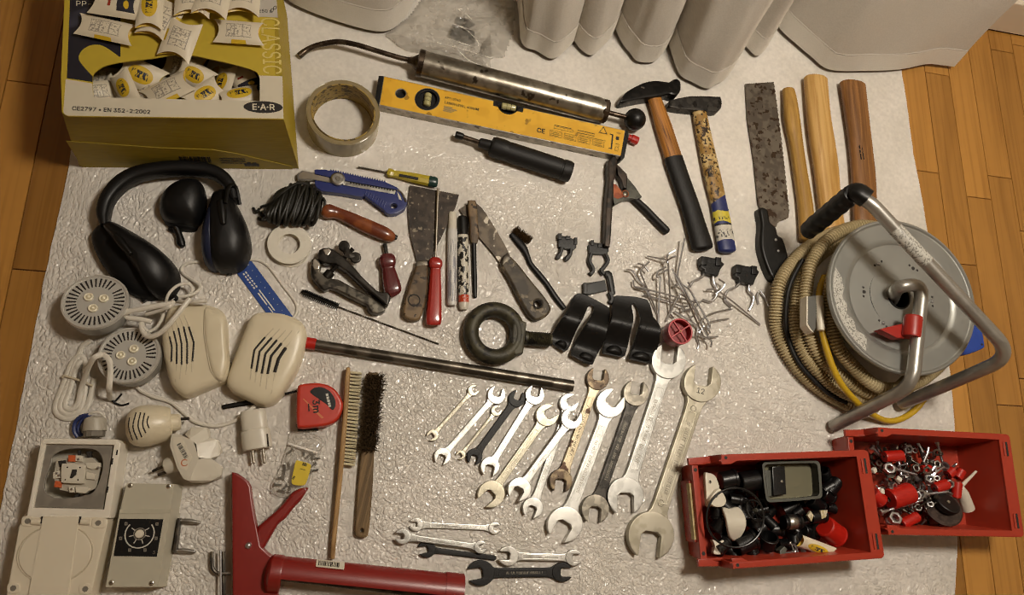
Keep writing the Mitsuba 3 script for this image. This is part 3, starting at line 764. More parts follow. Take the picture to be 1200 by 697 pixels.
# ---------------------------------------------------------------- black tool with a metal tip
bt = thing('black_handle_tool', 'black ribbed cylindrical hand tool with thin metal tip below the level', 'tool')
zb = MAT + .0205; A, B = P(533.5, 157.5, zb - .004), P(669, 202, zb)
u = unit(B - A); Lb = np.linalg.norm(B - A)
seg = lambda t0, t1: (A + u * Lb * t0, A + u * Lb * t1)
part(bt, 'tip', lathe(*seg(0, .07), [(0, .0055), (.1, .0068), (.8, .0068), (1, .005)], 18), 'black_plastic')
part(bt, 'shank', lathe(*seg(.06, .22), [(0, .0046), (1, .0046)], 18), 'gun_dark')
part(bt, 'grip', lathe(*seg(.20, 1), [(0, .006), (.01, .0085), (.08, .010), (.12, .0105), (.13, .017), (.16, .0195), (.26, .0200), (.30, .0190), (.31, .0184), (.33, .0192), (.6, .0196), (.88, .0198), (.885, .0188), (.90, .0188), (.905, .0204), (.97, .0204), (1, .0185)], 36), 'black_rubber')

# ---------------------------------------------------------------- clear plastic bag by the curtain
for nm_, w_ in (('bag_film', .16), ('bag_clear', .10)):
    scene[nm_] = {'type': 'blendbsdf', 'weight': w_, 'a': {'type': 'thindielectric', 'int_ior': 1.5}, 'b': {'type': 'twosided', 'bsdf': {'type': 'roughplastic', 'diffuse_reflectance': rgb('#d8d3c8'), 'alpha': .12}}}
mat('bag_fold', '#ece8e0', .2, spec=.6)
bag = thing('plastic_bag', 'crumpled clear plastic bag with small dark parts in front of the curtain', 'plastic bag')
bag_px = sg.Polygon([(452, 40), (466, 52), (477, 58.5), (510, 64), (539, 72), (573, 80.5), (576, 67), (590, 66), (600, 40), (604, 10), (600, -8), (500, -8), (480, 20)])
def bag_sheet(lift, seed, n=64):
    x0, y0, x1, y1 = bag_px.bounds; vs, idx = [], -np.ones((n, n), int)
    for i in range(n):
        for j in range(n):
            x, y = x0 + (x1 - x0) * i / (n - 1), y0 + (y1 - y0) * j / (n - 1)
            d = bag_px.exterior.distance(sg.Point(x, y)) * (1 if bag_px.contains(sg.Point(x, y)) else -1)
            if d < -2: continue
            q = np.array([x * .06 + .03 * y, y * .07, seed])
            h = abs(meshkit.noise(q * 1.0) - .5) * .036 + abs(meshkit.noise(q * 2.6 + 9) - .5) * .018 + .004
            w = np.clip((d + 2) / 14, 0, 1)
            idx[i, j] = len(vs); vs.append(P(x, y, MAT + .0015 + w * (lift + h)))
    f = []
    for i in range(n - 1):
        for j in range(n - 1):
            a, b, c, d = idx[i, j], idx[i + 1, j], idx[i + 1, j + 1], idx[i, j + 1]
            if min(a, b, c) >= 0: f.append((a, c, b))
            if min(a, c, d) >= 0: f.append((a, d, c))
    return mesh_(vs, f)
part(bag, 'film', bag_sheet(.016, 3), 'bag_film', 25)
part(bag, 'film', bag_sheet(.001, 8), 'bag_film', 25)
for pts in ([(475, 39), (505, 48), (540, 57), (575, 68)], [(528, 27), (545, 34), (556, 44), (561, 52), (556, 55), (540, 50), (525, 45)], [(528, 27), (540, 31), (556, 36)], [(537, 11), (548, 18), (557, 28)], [(537, 11), (549, 10)], [(530, 50), (540, 62), (552, 72), (570, 79)]):
    part(bag, 'fold_crease', tube(sp3([(x, y, .030) for x, y in pts], 5), .0007, 5), 'bag_fold')
for k, (pts, zz_) in enumerate([([(531, 27), (548, 31), (556, 37), (557, 48), (540, 46), (527, 40)], .016), ([(535, 19), (550, 22), (557, 27), (549, 31), (535, 27)], .013), ([(566, 50), (575, 40), (576, 62), (570, 66), (563, 62)], .012)]):
    g_ = thing('plastic_clip', ['small black plastic part with a slot inside the clear bag', 'narrow black plastic part behind the slotted one in the clear bag', 'grey plastic strip standing along the folded edge of the clear bag'][k], 'plastic part')
    add(g_, plate(pts, MAT + .002, zz_, .0015), 'black_plastic' if k < 2 else 'ink_grey')

# ---------------------------------------------------------------- hammers, saw, loose handles
def axis_fn(a, b, fn):
    """fn(s, p) with s from 0 at a to 1 at b (world points)."""
    a = np.asarray(a, float); d = np.asarray(b, float) - a; L2 = float(d @ d); d = [float(x) / L2 for x in d]; a = [float(x) for x in a]
    return mikit.proc(lambda p, n, uv: fn((p.x - a[0]) * d[0] + (p.y - a[1]) * d[1], p))
mat('forged_black', patchy('#100f0e', '#1c1a18', 130, c='#6a645c', cf=120, clo=.72, chi=.76), .34, .6)
mat('forged_grey', patchy('#2c2a28', '#3c3935', 110, c='#16130f', cf=90), .45, .7)
hm = thing('hammer', 'hammer with black head and orange wooden handle in a black grip', 'hammer')
part(hm, 'head', plate(list(spline([(727, 117), (733, 108.4), (742, 102.4), (756, 95.8), (770, 93.8), (783.7, 95.5), (789, 92.6), (794, 91.8), (797.8, 95.5), (798.4, 104), (794, 111), (788, 111), (783.7, 109.6), (774, 112.4), (757, 114.4), (742, 117), (730, 119.6)], 3, True)), MAT, MAT + .026, .004), 'forged_black')
wa, wb_ = P(766, 112, .015), P(824, 294, .015); an = math.atan2(*(wb_ - wa)[1::-1])
mat('handle_orange', grained('#63401a', '#a9702f', an), .38, spec=.5)
part(hm, 'handle', bar([(765.8, 106, 14, .0095, MAT + .0125), (766.5, 114, 15.6, .0095, MAT + .0125), (771, 128, 17, .0095, MAT + .0120), (777, 147, 19.4, .0105), (783, 166, 20, .011), (789.5, 186, 20.4, .011), (794, 200, 20.4, .011)], n=24), 'handle_orange')
part(hm, 'grip', bar([(789.0, 184.6, 21.4, .0118), (791, 191, 21.6, .0118), (800, 217, 21.8, .0118), (808.3, 240, 22, .0118), (815, 262, 23, .0122), (821.5, 284, 25, .013), (823, 290, 25, .013)], n=24, dome=(0, .3)), 'black_rubber', label='black rubber grip')
h2 = thing('hammer', 'hammer with dark grey head and speckled bare handle ending in a blue and yellow label', 'hammer')
part(h2, 'head', plate([(783.6, 123.3), (785, 117.4), (796, 114.2), (809.6, 111.9), (826, 112), (844.4, 112.7), (846.2, 117), (846.6, 121.3), (845.4, 126), (842.6, 129.4), (838.8, 130.2), (826.8, 129.6), (811, 128.6), (795, 126.8), (785.5, 125)], MAT, MAT + .021, .003), 'forged_grey')
ha, hb = P(819, 126, .012), P(852.5, 297, .012)
def hammer_paint(s, p):
    t = fbm(p.x * 230, p.y * 230, p.z * 230, 3)
    k = mix(lin('#b39a68'), lin('#8a6a34'), smoothstep(.35, .55, fbm(p.x * 80, p.y * 60, 3, 3))); k = mix(k, lin('#2c1c0c'), smoothstep(.56, .62, t))
    d = s + (p.x * 5.0 - 1.2) * .06
    navy_ = mix(lin('#1c2450'), lin('#262e60'), t)
    w = noise(p.x * 130, p.y * 130, 4) * .02
    k = dr.select(s + (p.x - hx) * 1.9 > .655, mi.Color3f(navy_), k)
    k = dr.select((s + w > .738) & (s + w < .812), mix(lin('#a89a30'), lin('#c2b23c'), t), k)
    k = dr.select((s > .766) & (s < .786) & (noise(p.x * 700, p.y * 200) > .55), mi.Color3f(lin('#2a2a20')), k)
    k = dr.select((s > .822) & (s < .925) & (s + w < .93), mix(lin('#a8a498'), lin('#c0bcb0'), t), k)
    k = dr.select((s > .85) & (s < .905) & (noise(p.x * 420, p.y * 300, 7) > .62), mi.Color3f(lin('#33322e')), k)
    k = dr.select((s > .812) & (s < .822), mi.Color3f(lin('#1a1a1c')), k)
    return k
hx = float(P(840, 238, .02)[0])
mat('handle_speckled', axis_fn(ha, hb, hammer_paint), .45, spec=.45)
part(h2, 'handle', bar([(818.4, 120, 14.6, .009, MAT + .011), (819.2, 128, 15.4, .009, MAT + .011), (824, 155, 17.4, .0095), (832, 193, 19, .0105), (836.8, 215, 19.6, .0105), (842.6, 240, 18.8, .010), (848, 269, 20.4, .0105), (852, 293, 20.8, .011)], n=24, dome=(0, .35)), 'handle_speckled')
F, L = on_plane((829.6, 205.5), (843, 203), MAT + .0212)
part(h2, 'stamp', put(text('10', .0085, .0006), F), 'ink', False)
F, L = on_plane((830.8, 196.5), (842, 194.4), MAT + .0212)
part(h2, 'stamp', put(text('DG', .0045, .0006), F), 'ink', False)

mat('saw_blade', patchy('#574f46', '#6b6358', 60, c='#3a2a1c', cf=115, clo=.60, chi=.70), .45, .6)
saw = thing('hand_saw', 'hand saw with wide rusty blade and black handle partly under the hose', 'saw')
teeth = []
for t in np.linspace(0, 1, 55):
    a = np.array([907.2, 98]) * (1 - t) + np.array([925, 249]) * t + np.array([.9 * math.sin(t * 3.14), 0]); teeth.append(tuple(a + [1.0 * (len(teeth) % 2) - .5, 0]))
part(saw, 'blade', plate([(873.6, 98.2), (907, 96), *teeth, (924, 255), (919, 257.4), (914, 258.8), (911, 262), (909.5, 266), (903, 262), (895, 250), (891, 245), (888.6, 239.6), (883.3, 187.6), (876, 141)], MAT + .004, MAT + .0055), 'saw_blade', False)
part(saw, 'handle', plate(spline([(890.5, 243.5), (899.7, 244.5), (902, 252), (903.6, 260), (910, 266), (912.6, 275), (918, 279), (922.6, 292), (924.4, 304), (921, 318), (915, 327), (906, 326), (898.6, 312), (892.4, 292), (891.6, 277), (892.5, 262)], 4, True), MAT, MAT + .021, .006), 'black_plastic')
for x, y in ((909, 281), (912, 294)): part(saw, 'rivet', cyl(P(x, y, MAT + .0208), .0028, .0012, 16, .0005), 'chrome')

def wood_handle(label, pts, a, b, dome, name):
    p0, p1 = P(pts[0][0], pts[0][1]), P(pts[-1][0], pts[-1][1]); ang = math.atan2(p1[1] - p0[1], p1[0] - p0[0])
    mat(name, grained(a, b, ang, 260, 9), .45, spec=.4)
    k = thing('wooden_handle', label, 'tool handle', 'loose wooden handles')
    add(k, bar(pts, .8, 28, 2.2, dome=dome), name); return k
wood_handle('thin tapering yellowish wooden handle beside the saw blade', [(923.6, 106, 13), (925.5, 118, 15), (928, 141, 17), (933, 172, 15.2), (938, 205, 15.4), (943.5, 241, 16.6), (946.5, 281, 17.6)], '#8a682f', '#ab8544', (.35, .3), 'handle_wood_thin')
wood_handle('thick pale wooden handle between the thin and the dark brown one', [(955.7, 92.5, 25, .0162), (959, 134, 26, .0162), (964, 170, 28, .0162), (968, 198, 28, .015), (971.5, 232, 26, .015), (977, 272, 26, .015)], '#a2793c', '#bf9a5e', (.22, .2), 'handle_wood_pale')
dk = wood_handle('thick dark brown wooden handle with small black print, rightmost of the loose handles', [(999, 99, 28.4, .015), (1001, 114, 27, .0162), (1006, 152, 25.4, .0162), (1009.5, 182, 26, .015), (1012, 210, 26.8, .015), (1014, 262, 26.6, .015)], '#65421f', '#8d6237', (.22, .2), 'handle_wood_dark')
zt_ = MAT + .0300
F, L = on_plane((1010.5, 187), (1006, 158), zt_ - .0012)
part(dk, 'stamp', put(bars([(0, .002, .013, .0034), (.0155, .0018, .022, .0036), (.025, .0016, .033, .0022), (.025, .0028, .031, .0034), (0, -.004, .018, -.0026), (.021, -.004, .028, -.003)], .0016), F), 'ink', False)

# ---------------------------------------------------------------- cable reel
mat('galvanised', mikit.proc(lambda p, n, uv: mix(lin('#8e8f8b'), lin('#a0a19c'), fbm(p.x * 14, p.y * 14, p.z * 14, 3))), .36, .75)
mat('tube_steel', patchy('#98958e', '#a5a29b', 30), .36, .8)
mat('reel_red', '#8c1c12', .4)
mat('reel_blue', '#1d3a86', .4)
mat('sticker', mikit.proc(lambda p, n, uv: mix(lin('#a9a79f'), lin('#66645e'), smoothstep(.58, .66, noise(p.x * 700, p.y * 500, p.z * 200)) * .8)), .4)
reel = thing('cable_reel', 'steel cable reel with grey disc, bent tube frame and black hand grip', 'cable reel')
RZ = .152; rc = P(1057, 347, RZ); rn = unit((-.07, 0, 1))
A, B = rc - rn * .02, rc + rn * .02
RR = .1465
def disc_prof(R0): return [(.28, .0205), (.28, R0 - .008), (.30, R0 - .002), (.40, R0), (.52, R0 + .0002), (.58, R0 - .002), (.58, R0 - .005), (.52, R0 - .0075), (.50, R0 - .010), (.49, .112), (.44, .104), (.36, .1), (.35, .024), (.28, .0205)]
part(reel, 'front_disc', lathe(A, B, disc_prof(RR), 96, caps=False), 'galvanised', 25)
low = V(rc[0], rc[1], .03)
part(reel, 'back_disc', lathe(low - V(0, 0, .006), low, [(0, .02), (0, .068), (.5, .07), (1, .068), (1, .02)], 64, caps=False), 'galvanised')
part(reel, 'drum', lathe(low, rc - rn * .009, [(0, .06), (1, .06)], 48, caps=False), 'black_satin')
part(reel, 'hub', lathe(low, rc - rn * .006, [(0, .0225), (1, .0225), (.999, .0202), (.0, .0202)], 32), 'black_satin')
rx = unit(np.cross((0, 1, 0), rn)); ry = np.cross(rn, rx)
for (x, y) in ((1030.6, 308.8), (1069, 314.8), (1014.5, 341), (1090, 353.8), (1036, 378)):
    q = P(x, y, RZ - .0058); q = q - rn * ((q - rc) @ rn) - rn * .0059
    d = unit(q - rc); tg = np.cross(rn, d)
    for s_, r_ in ((-.0085, .0022), (0, .0034), (.0085, .0022)):
        o = q + tg * s_ + d * (.0012 * abs(s_) / .0085)
        part(reel, 'hole', lathe(o - rn * .0006, o + rn * .0004, [(0, r_), (1, r_)], 14), 'ink', False)
for (x, y) in ((1030.6, 308.8), (1090, 353.8), (1036, 378)):
    q = P(x, y, RZ - .005); q = q - rn * ((q - rc) @ rn) - rn * .0055
    part(reel, 'screw', put(trimesh.creation.icosphere(2, .0030), frame(q, (1, 0, 0), (0, 1, 0))), 'chrome', True)
# printed sticker along the left rim
aa = np.radians(np.linspace(160, 232, 30)); st = [rc + (RR - .0112) * (math.cos(a) * rx + math.sin(a) * ry) for a in aa] + [rc + (RR - .030 - .003 * math.sin(k)) * (math.cos(a) * rx + math.sin(a) * ry) for k, a in enumerate(aa[3:-2][::-1])]
Fr = frame(rc - rn * .0004, rx, ry)
loc = [(np.linalg.inv(Fr) @ np.append(q, 1))[:2] for q in st]
part(reel, 'sticker', put(prism(sg.Polygon(loc), 0, .0007), Fr), 'sticker', False, 'pale printed sticker along the rim')
TR = .0118
def roundbend(pts, r=.05, n=8):
    """World polyline with rounded corners."""
    p = [np.asarray(q, float) for q in pts]; out = [p[0]]
    for k in range(1, len(p) - 1):
        a, b = p[k - 1] - p[k], p[k + 1] - p[k]; d = min(r, np.linalg.norm(a) * .48, np.linalg.norm(b) * .48)
        s, e = p[k] + unit(a) * d, p[k] + unit(b) * d
        for t in np.linspace(0, 1, n): out.append((1 - t)**2 * s + 2 * t * (1 - t) * p[k] + t * t * e)
    out.append(p[-1]); return np.array(out)
zc_ = RZ + .022
e0 = P(1069.5, 452, zc_)
crank = roundbend([rc - rn * .03, rc + rn * .033 + V(0, 0, 0), P(1079.5, 347, zc_ + .012), e0, V(e0[0], e0[1], TR) + V(.012, -.004, 0)], .032)
crank = roundbend([rc - rn * .03, P(1052, 335, zc_ + .010), P(1081, 333, zc_ + .010), e0, P(976, 499.5, TR)], .036)
part(reel, 'crank_tube', tube(crank, TR, 18), 'tube_steel')
ZF = .245
g1, g2 = P(1006, 222, ZF), P(1188, 417, ZF - .01)
g0 = P(946, 271, .105); g3 = P(1056, 473.5, .016)
fr = roundbend([g0 + unit(g1 - g0) * .02, g1, g2, g3], .045, 10)
part(reel, 'frame_tube', tube(fr, TR, 18), 'tube_steel')
# flattened grip with finger ridges on the lower side
gp = roundbend([g0, P(1003, 223.5, ZF - .004), P(1016, 233, ZF)], .03, 8)
gp = np.array([gp[0] + (gp[1] - gp[0]) * t for t in np.linspace(0, 1, 30, endpoint=False)] + list(gp[1:]))
sk = np.linspace(0, 1, len(gp)); dd = unit(np.cross(gp[0] - gp[8], FWD))
grip = sweep(gp, np.where(sk < .08, .0145, .0168), np.where(sk < .72, .0165 + .0016 * np.sin(sk * 46), .0150), 20, 2.4)
part(reel, 'grip', grip, 'black_plastic', label='black ridged hand grip')
# sleeve sticker on the tube
s1, s2 = P(1057, 258.5, ZF), P(1094, 298.5, ZF)
ln = lambda x: g1 + (g2 - g1) * x
t1, t2 = [((q - g1) @ unit(g2 - g1)) / np.linalg.norm(g2 - g1) for q in (s1, s2)]
part(reel, 'tube_sticker', lathe(ln(t1), ln(t2), [(0, TR + .0006), (1, TR + .0006)], 24), 'sticker', True, 'worn pale sticker around the tube')
# red latch on the crank tube
ct = lambda y: P(1070.2 + (y - 384) * -.12, y, zc_)
part(reel, 'latch', lathe(P(1070.5, 371, zc_ + .006), P(1067.5, 395, zc_ + .004), [(0, TR + .003), (.1, TR + .0042), (.9, TR + .0042), (1, TR + .003)], 18), 'reel_red', 30, 'red plastic latch')
part(reel, 'latch_wing', prism(pixpoly([(1031, 385.5), (1048, 381), (1063, 378), (1066, 395), (1052, 396)], RZ + .020), RZ + .003, RZ + .020, .002), 'reel_red')
part(reel, 'latch_wing', prism(pixpoly([(1074, 374), (1081, 377), (1084.5, 386), (1080, 393), (1073, 395)], RZ + .020), RZ + .003, RZ + .020, .002), 'reel_red')
part(reel, 'socket_cover', plate(spline([(1130, 376), (1140, 376.5), (1149, 380), (1154.6, 403), (1151, 409), (1131, 416), (1120, 412), (1121, 390)], 3, True), .105, .135, .004), 'reel_blue', 35, 'blue socket cover under the disc')
part(reel, 'cover_screw', cyl(P(1150.5, 403.5, .135), .0018, .001, 10), 'ink')

# hoses and cables wound on it
mat('hose_tan', patchy('#a39470', '#b3a481', 30), .5, .0, spec=.35)
mat('cable_yellow', '#b18f1c', .42)
mat('clip_grey', '#54534e', .5)
hose = thing('corrugated_hose', 'beige corrugated conduit hose coiled in several loops under the reel disc', 'hose')
back = lambda z, dx=0: [(1098, 398 , z), (1092, 345, z), (1068, 305, z), (1035, 283, z)]
hp_ = [(1026, 476, .0162), (1002, 476, .0162), (987, 471, .0162), (961, 456, .0162), (937, 434.5, .0162), (918, 406.6, .0162), (909.6, 383, .0162), (909.4, 362, .026), (914, 330, .039), (933, 302, .039), (960, 281, .034), (992, 269, .032), (1025, 270, .032)] + \
      [(1075, 300, .034), (1100, 345, .036), (1100, 385, .036), (1080, 424, .037), (1052, 456, .038)] + \
      [(1025, 469, .040), (1002, 464.6, .044), (980, 454, .044), (961, 437, .044), (946, 419.5, .044), (936, 398, .044), (932, 374, .046), (935, 345, .050), (946, 316, .054), (972, 291, .055), (1010, 280, .055)] + \
      [(1060, 300, .052), (1093, 345, .054), (1098, 390, .056), (1086, 430, .058), (1060, 456, .060)] + \
      [(1030, 463, .062), (1010, 457, .062), (997.5, 450, .062), (980, 437, .062), (965, 423, .062), (954.5, 406.6, .063), (947.5, 386, .066), (944, 362, .070), (945, 337, .073), (951, 308, .077), (967, 284, .080), (996, 267, .083), (1030, 268, .086)] + \
      [(1075, 295, .088), (1108, 340, .088), (1122, 385, .088), (1106, 420, .088), (1088, 439, .088), (1069, 450, .089), (1046, 456, .090), (1022, 449.5, .092), (997, 426, .095), (982.5, 406.6, .098), (976, 383, .100), (973, 360, .102), (974, 332, .104), (984, 306, .106), (1004, 290, .108)]
hpath = sp3(hp_, 10)
d_ = np.r_[0, np.cumsum(np.linalg.norm(np.diff(hpath, axis=0), axis=1))]
ss = np.arange(0, d_[-1], .0056 / 6)
hpath = np.stack([np.interp(ss, d_, hpath[:, k]) for k in range(3)], 1)
ph = (ss / .0056) % 1
gv = np.clip(1 - np.abs(ph - .5) / .30, 0, 1)
hm_ = tube(hpath, .0128 - .0052 * gv**.45, 12)
part(hose, 'sleeve', hm_, 'hose_tan', True)
from scipy.spatial import cKDTree
def keep_off(path, axis, dist, n=40):
    """Moves a cable's points off a hose's axis so that they only touch."""
    p, tr_ = np.array(path), cKDTree(axis)
    for _ in range(n):
        d, i = tr_.query(p); v = p - axis[i]; w = np.clip(dist - d, 0, None)[:, None] * v / np.maximum(d, 1e-6)[:, None]
        p = p + w; p[1:-1] = p[1:-1] * .7 + .15 * (p[:-2] + p[2:])
    d, i = tr_.query(p); v = p - axis[i]; return p + np.clip(dist - d, 0, None)[:, None] * v / np.maximum(d, 1e-6)[:, None]
bc_ = thing('black_cable', 'black cable between the outer loops of the beige hose', 'cable')
add(bc_, tube(keep_off(sp3([(941, 304, .060), (931, 321, .056), (924, 338, .052), (920.7, 360, .042), (921.5, 386, .035), (927, 404, .033), (945, 433, .033), (973, 457.5, .0325), (992, 469, .032)], 8), hpath, .0172), .0042, 10), 'black_rubber')
yc = thing('yellow_cable', 'yellow cable running over the hose loops and behind the crank tube', 'cable')
add(yc, tube(keep_off(sp3([(966, 324, .084), (961.5, 338, .091), (962, 365, .094), (963, 388, .094), (968.5, 409, .090), (978, 437, .084), (991, 458, .072), (1009, 475, .050), (1024, 487, .024), (1042, 494.6, .0095), (1061, 489, .0095), (1076, 477.5, .012), (1086, 462, .022)], 8), hpath, .0189), .0059, 14), 'cable_yellow')
cl = thing('cable_clamp', 'dark grey clamp with white sleeve gripping the yellow cable on the hose', 'clamp')
part(cl, 'jaw', plate([(946.5, 347), (956.5, 346), (958.5, 348), (956, 385), (953.5, 389), (950.5, 386), (945.6, 380)], .088, .106, .0015), 'clip_grey')
part(cl, 'edge', plate([(945.2, 347), (947, 346.5), (946.6, 379), (951, 386), (954, 389.5), (950, 387.5), (945, 380.5)], .087, .1072, .0005), 'white_plastic')
part(cl, 'sleeve', lathe(P(959.5, 347, .104), P(961.5, 387, .103), [(0, .0072), (.1, .0078), (.9, .0076), (1, .0068)], 18), 'white_plastic')

# ---------------------------------------------------------------- ear defenders
mat('ear_black', '#0a0a0b', .45, spec=.35)
mat('ear_foam', '#080809', .6, spec=.25)
mat('ear_blue', '#141b33', .45, spec=.45)
em = thing('ear_defenders', 'black ear defenders with a padded headband lying in front of the yellow box', 'ear defenders')
band = sp3([(124, 266, .026), (122, 250, .026), (127, 233, .026), (141, 216, .027), (160, 205, .028), (185, 199.5, .029), (212, 197.5, .030), (240, 199.5, .030), (258, 206, .030), (270, 219, .030), (275, 236, .030)], 6)
tt_ = np.linspace(0, 1, len(band))
part(em, 'headband', sweep(band, np.interp(tt_, [0, .1, .3, .7, .9, 1], [.006, .010, .012, .011, .010, .007]), .017, 16, 3), 'ear_black')
part(em, 'cushion', dome([(107.8, 276), (119, 263), (133, 262), (157, 275), (178, 292), (190, 312), (196, 332), (192, 347), (170, 351), (146, 340), (126, 319), (113, 297)], MAT, .036, 2.8, lean=(-3, -3)), 'ear_foam')
lc = dome([(122, 264), (134, 261), (157, 272.5), (185, 290), (203.4, 308), (210, 324), (207.5, 338), (198, 348), (180, 346), (166, 325), (150, 302), (134, 282)], .010, .062, 2.6, lean=(-6, -3))
part(em, 'ear_cup', lc, 'ear_black')
part(em, 'ear_cup', dome([(249, 232), (256, 224.5), (268, 223), (278, 239), (288, 260), (293, 278), (294, 295), (285, 313), (268, 318), (254, 316), (247, 300), (246, 262)], .010, .060, 2.8, lean=(-3, -2)), 'ear_black')
part(em, 'cushion', dome([(243, 248), (250, 232), (256, 240), (256, 280), (257, 310), (252, 317), (243, 313), (237, 300), (236.5, 275)], MAT, .050, 2.6), 'ear_blue', label='cushion with a dark blue edge')
for a, b in (((136, 276), (153, 297)), ((259, 236), (262, 262))):
    z_ = .058; part(em, 'pivot', bar([(a[0], a[1], 9, .006, z_), ((a[0] + b[0]) / 2, (a[1] + b[1]) / 2, 10, .007, z_), (b[0], b[1], 7, .006, z_)], dome=(.7, .7)), 'black_plastic')
part(em, 'yoke', tube(sp3([(281, 240, .034), (276, 219, .046), (268, 219, .060), (264, 238, .066)], 6), .0032, 8), 'black_plastic')
part(em, 'latch', bar([(167, 348, 8, .004), (171, 353, 7, .004)], sub=2), 'black_plastic')
part(em, 'latch', bar([(268, 318, 7, .004), (269, 322.5, 6, .004)], sub=2), 'black_plastic')
ec = thing('ear_cup', 'single black ear cup with a short lever lying inside the headband of the ear defenders', 'ear cup')
part(ec, 'shell', dome([(185.5, 241), (193, 223.5), (211, 212), (230, 211), (239, 220), (241.5, 238), (236, 257), (226.6, 265), (203.4, 263), (189.5, 255)], .008, .050, 2.5, lean=(2, -2)), 'ear_black')
part(ec, 'lip', dome([(189, 247), (204, 260), (226, 262), (234, 256), (232, 265), (226, 271), (203, 268), (192, 260)], MAT, .022, 2.5), 'ear_foam')
part(ec, 'lever', bar([(206, 266, 9, .006, .012), (210, 276, 8, .006, .010), (212, 284, 10, .006, .009), (214, 288, 7, .005, .009)], dome=(0, .5)), 'black_plastic')
part(ec, 'pin', bar([(199, 268, 6, .004), (208, 272, 7, .004)], sub=2, dome=(.5, .5)), 'black_plastic')

# ---------------------------------------------------------------- two spotlights
mat('lamp_face', '#b4b2ab', .42, .25)
mat('lamp_rim', '#c9c7c0', .32, .5)
mat('lamp_body', '#94928c', .42, .4)
mat('led_white', '#d8d2bd', .2, spec=.6, clearcoat=.8)
mat('led_yellow', '#bdb498', .25)
def spotlight(c, r, z, n, turn, miss, label):
    k = thing('spotlight_bulb', label, 'light bulb')
    n = unit(n); o = P(*c, z); u = unit(np.cross((0, 1, 0), n)); w = np.cross(n, u)
    part(k, 'housing', lathe(o - n * .034, o - n * .001, [(0, r * .80), (.15, r * .93), (.6, r * .985), (.92, r * .99), (1, r * .97)], 56), 'lamp_body')
    A, B = o - n * .004, o + n * .001
    part(k, 'rim', lathe(A, B, [(0, r * .97), (0, r), (.6, r), (1, r * .985), (1, r * .93), (.6, r * .92), (0, r * .92)], 64, caps=False), 'lamp_rim')
    part(k, 'face', lathe(A, o - n * .0008, [(0, r * .93), (1, r * .93)], 56), 'lamp_face')
    F = frame(o - n * .0008, u, z=n)
    for i in range(34):
        a = 2 * math.pi * i / 34 + turn
        if i in miss: continue
        q = sg.Polygon([(.55 * r, -.020 * r), (.86 * r, -.032 * r), (.86 * r, .032 * r), (.55 * r, .020 * r)])
        part(k, 'vent_slot', put(prism(shapely.affinity.rotate(q, a, (0, 0), use_radians=True), -.001, .0003), F), 'ink', False)
    for j in range(3):
        a = turn + j * 2 * math.pi / 3 + .4; p = F @ np.array([.26 * r * math.cos(a), .26 * r * math.sin(a), 0, 1]); p = p[:3]
        l = part(k, 'led_lens', lathe(p, p + n * .0022, [(0, .145 * r), (.7, .145 * r), (1, .12 * r)], 24), 'led_yellow')
        part(l, 'lens_ring', torus(p + n * .0022, n, .118 * r, .0013, 24, 8), 'led_white', True)
        part(l, 'chip', put(trimesh.creation.icosphere(2, .05 * r), frame(p + n * .0022, (1, 0, 0), (0, 1, 0))), 'led_white', True)
    return k
spotlight((111.5, 353), .0475, .050, (-.02, .27, 1), .1, (4,), 'round grey spotlight bulb with three lenses beside the left ear cup of the ear defenders')
spotlight((151, 416), .0452, .040, (-.08, .14, 1), .7, (29,), 'round grey spotlight bulb with three lenses under the white cable beside the left beige unit')

# ---------------------------------------------------------------- white cables
mat('cable_white', '#c6c1b5', .45, spec=.4)
mat('beige_plastic', mikit.proc(lambda p, n, uv: mix(lin('#bfb59b'), lin('#c9bfa7'), fbm(p.x * 30, p.y * 30, p.z * 30, 3))), .36, spec=.5)
mat('beige_light', '#c0b79f', .4, spec=.45)
mat('beige_groove', '#b5ab94', .6)
mat('offwhite', '#bdb7a8', .38, spec=.5)
def C4(l, ox, oy, s): return [(ox + x / s, oy + y / s, z) for x, y, z in l]
wc = thing('white_cable', 'white flat cable folded into long loops and tied, below the spotlight bulbs', 'cable')
k = lambda l: C4(l, 60, 370, 4.65)
for pts in ([(220, 130, .012), (172, 165, .008), (150, 212, .006), (110, 262, .006), (68, 370, .006), (25, 480, .006), (32, 533, .006), (82, 558, .006), (142, 548, .006), (192, 500, .006), (217, 430, .006), (226, 385, .006), (238, 340, .006)],
            [(185, 300, .007), (186, 260, .007), (172, 228, .007), (150, 222, .007), (126, 268, .007), (92, 370, .007), (50, 480, .007), (62, 522, .007), (102, 538, .007), (150, 515, .007), (176, 450, .007), (186, 350, .007), (185, 300, .008)],
            [(160, 240, .009), (132, 300, .009), (102, 400, .008), (76, 480, .008), (87, 505, .008), (120, 503, .008), (148, 470, .009), (163, 400, .012), (183, 340, .024), (203, 280, .044), (235, 228, .062), (280, 212, .058), (314, 240, .058), (323, 300, .055), (316, 390, .050), (316, 425, .030), (322, 455, .008)]):
    part(wc, 'strand', tube(sp3(k(pts), 8), .0042, 10, flat=.62), 'cable_white')
part(wc, 'tie', tube(sp3(k([(62, 335, .010), (68, 326, .012), (120, 340, .013), (180, 362, .014), (226, 382, .011)]), 5), .0018, 6), 'beige_groove')
for pts in ([(318, 455, .008), (345, 466, .005), (370, 442, .005), (385, 424, .005)], [(330, 458, .008), (350, 476, .005), (385, 487, .005), (424, 477, .005)]):
    part(wc, 'wire_end', tube(sp3(k(pts), 6), .0016, 6), 'black_rubber', label='bare black wire end')
kn = thing('white_cable', 'white cable loosely knotted between the ear defenders and the left beige unit', 'cable')
k = lambda l: C4(l, 140, 290, 6.338)
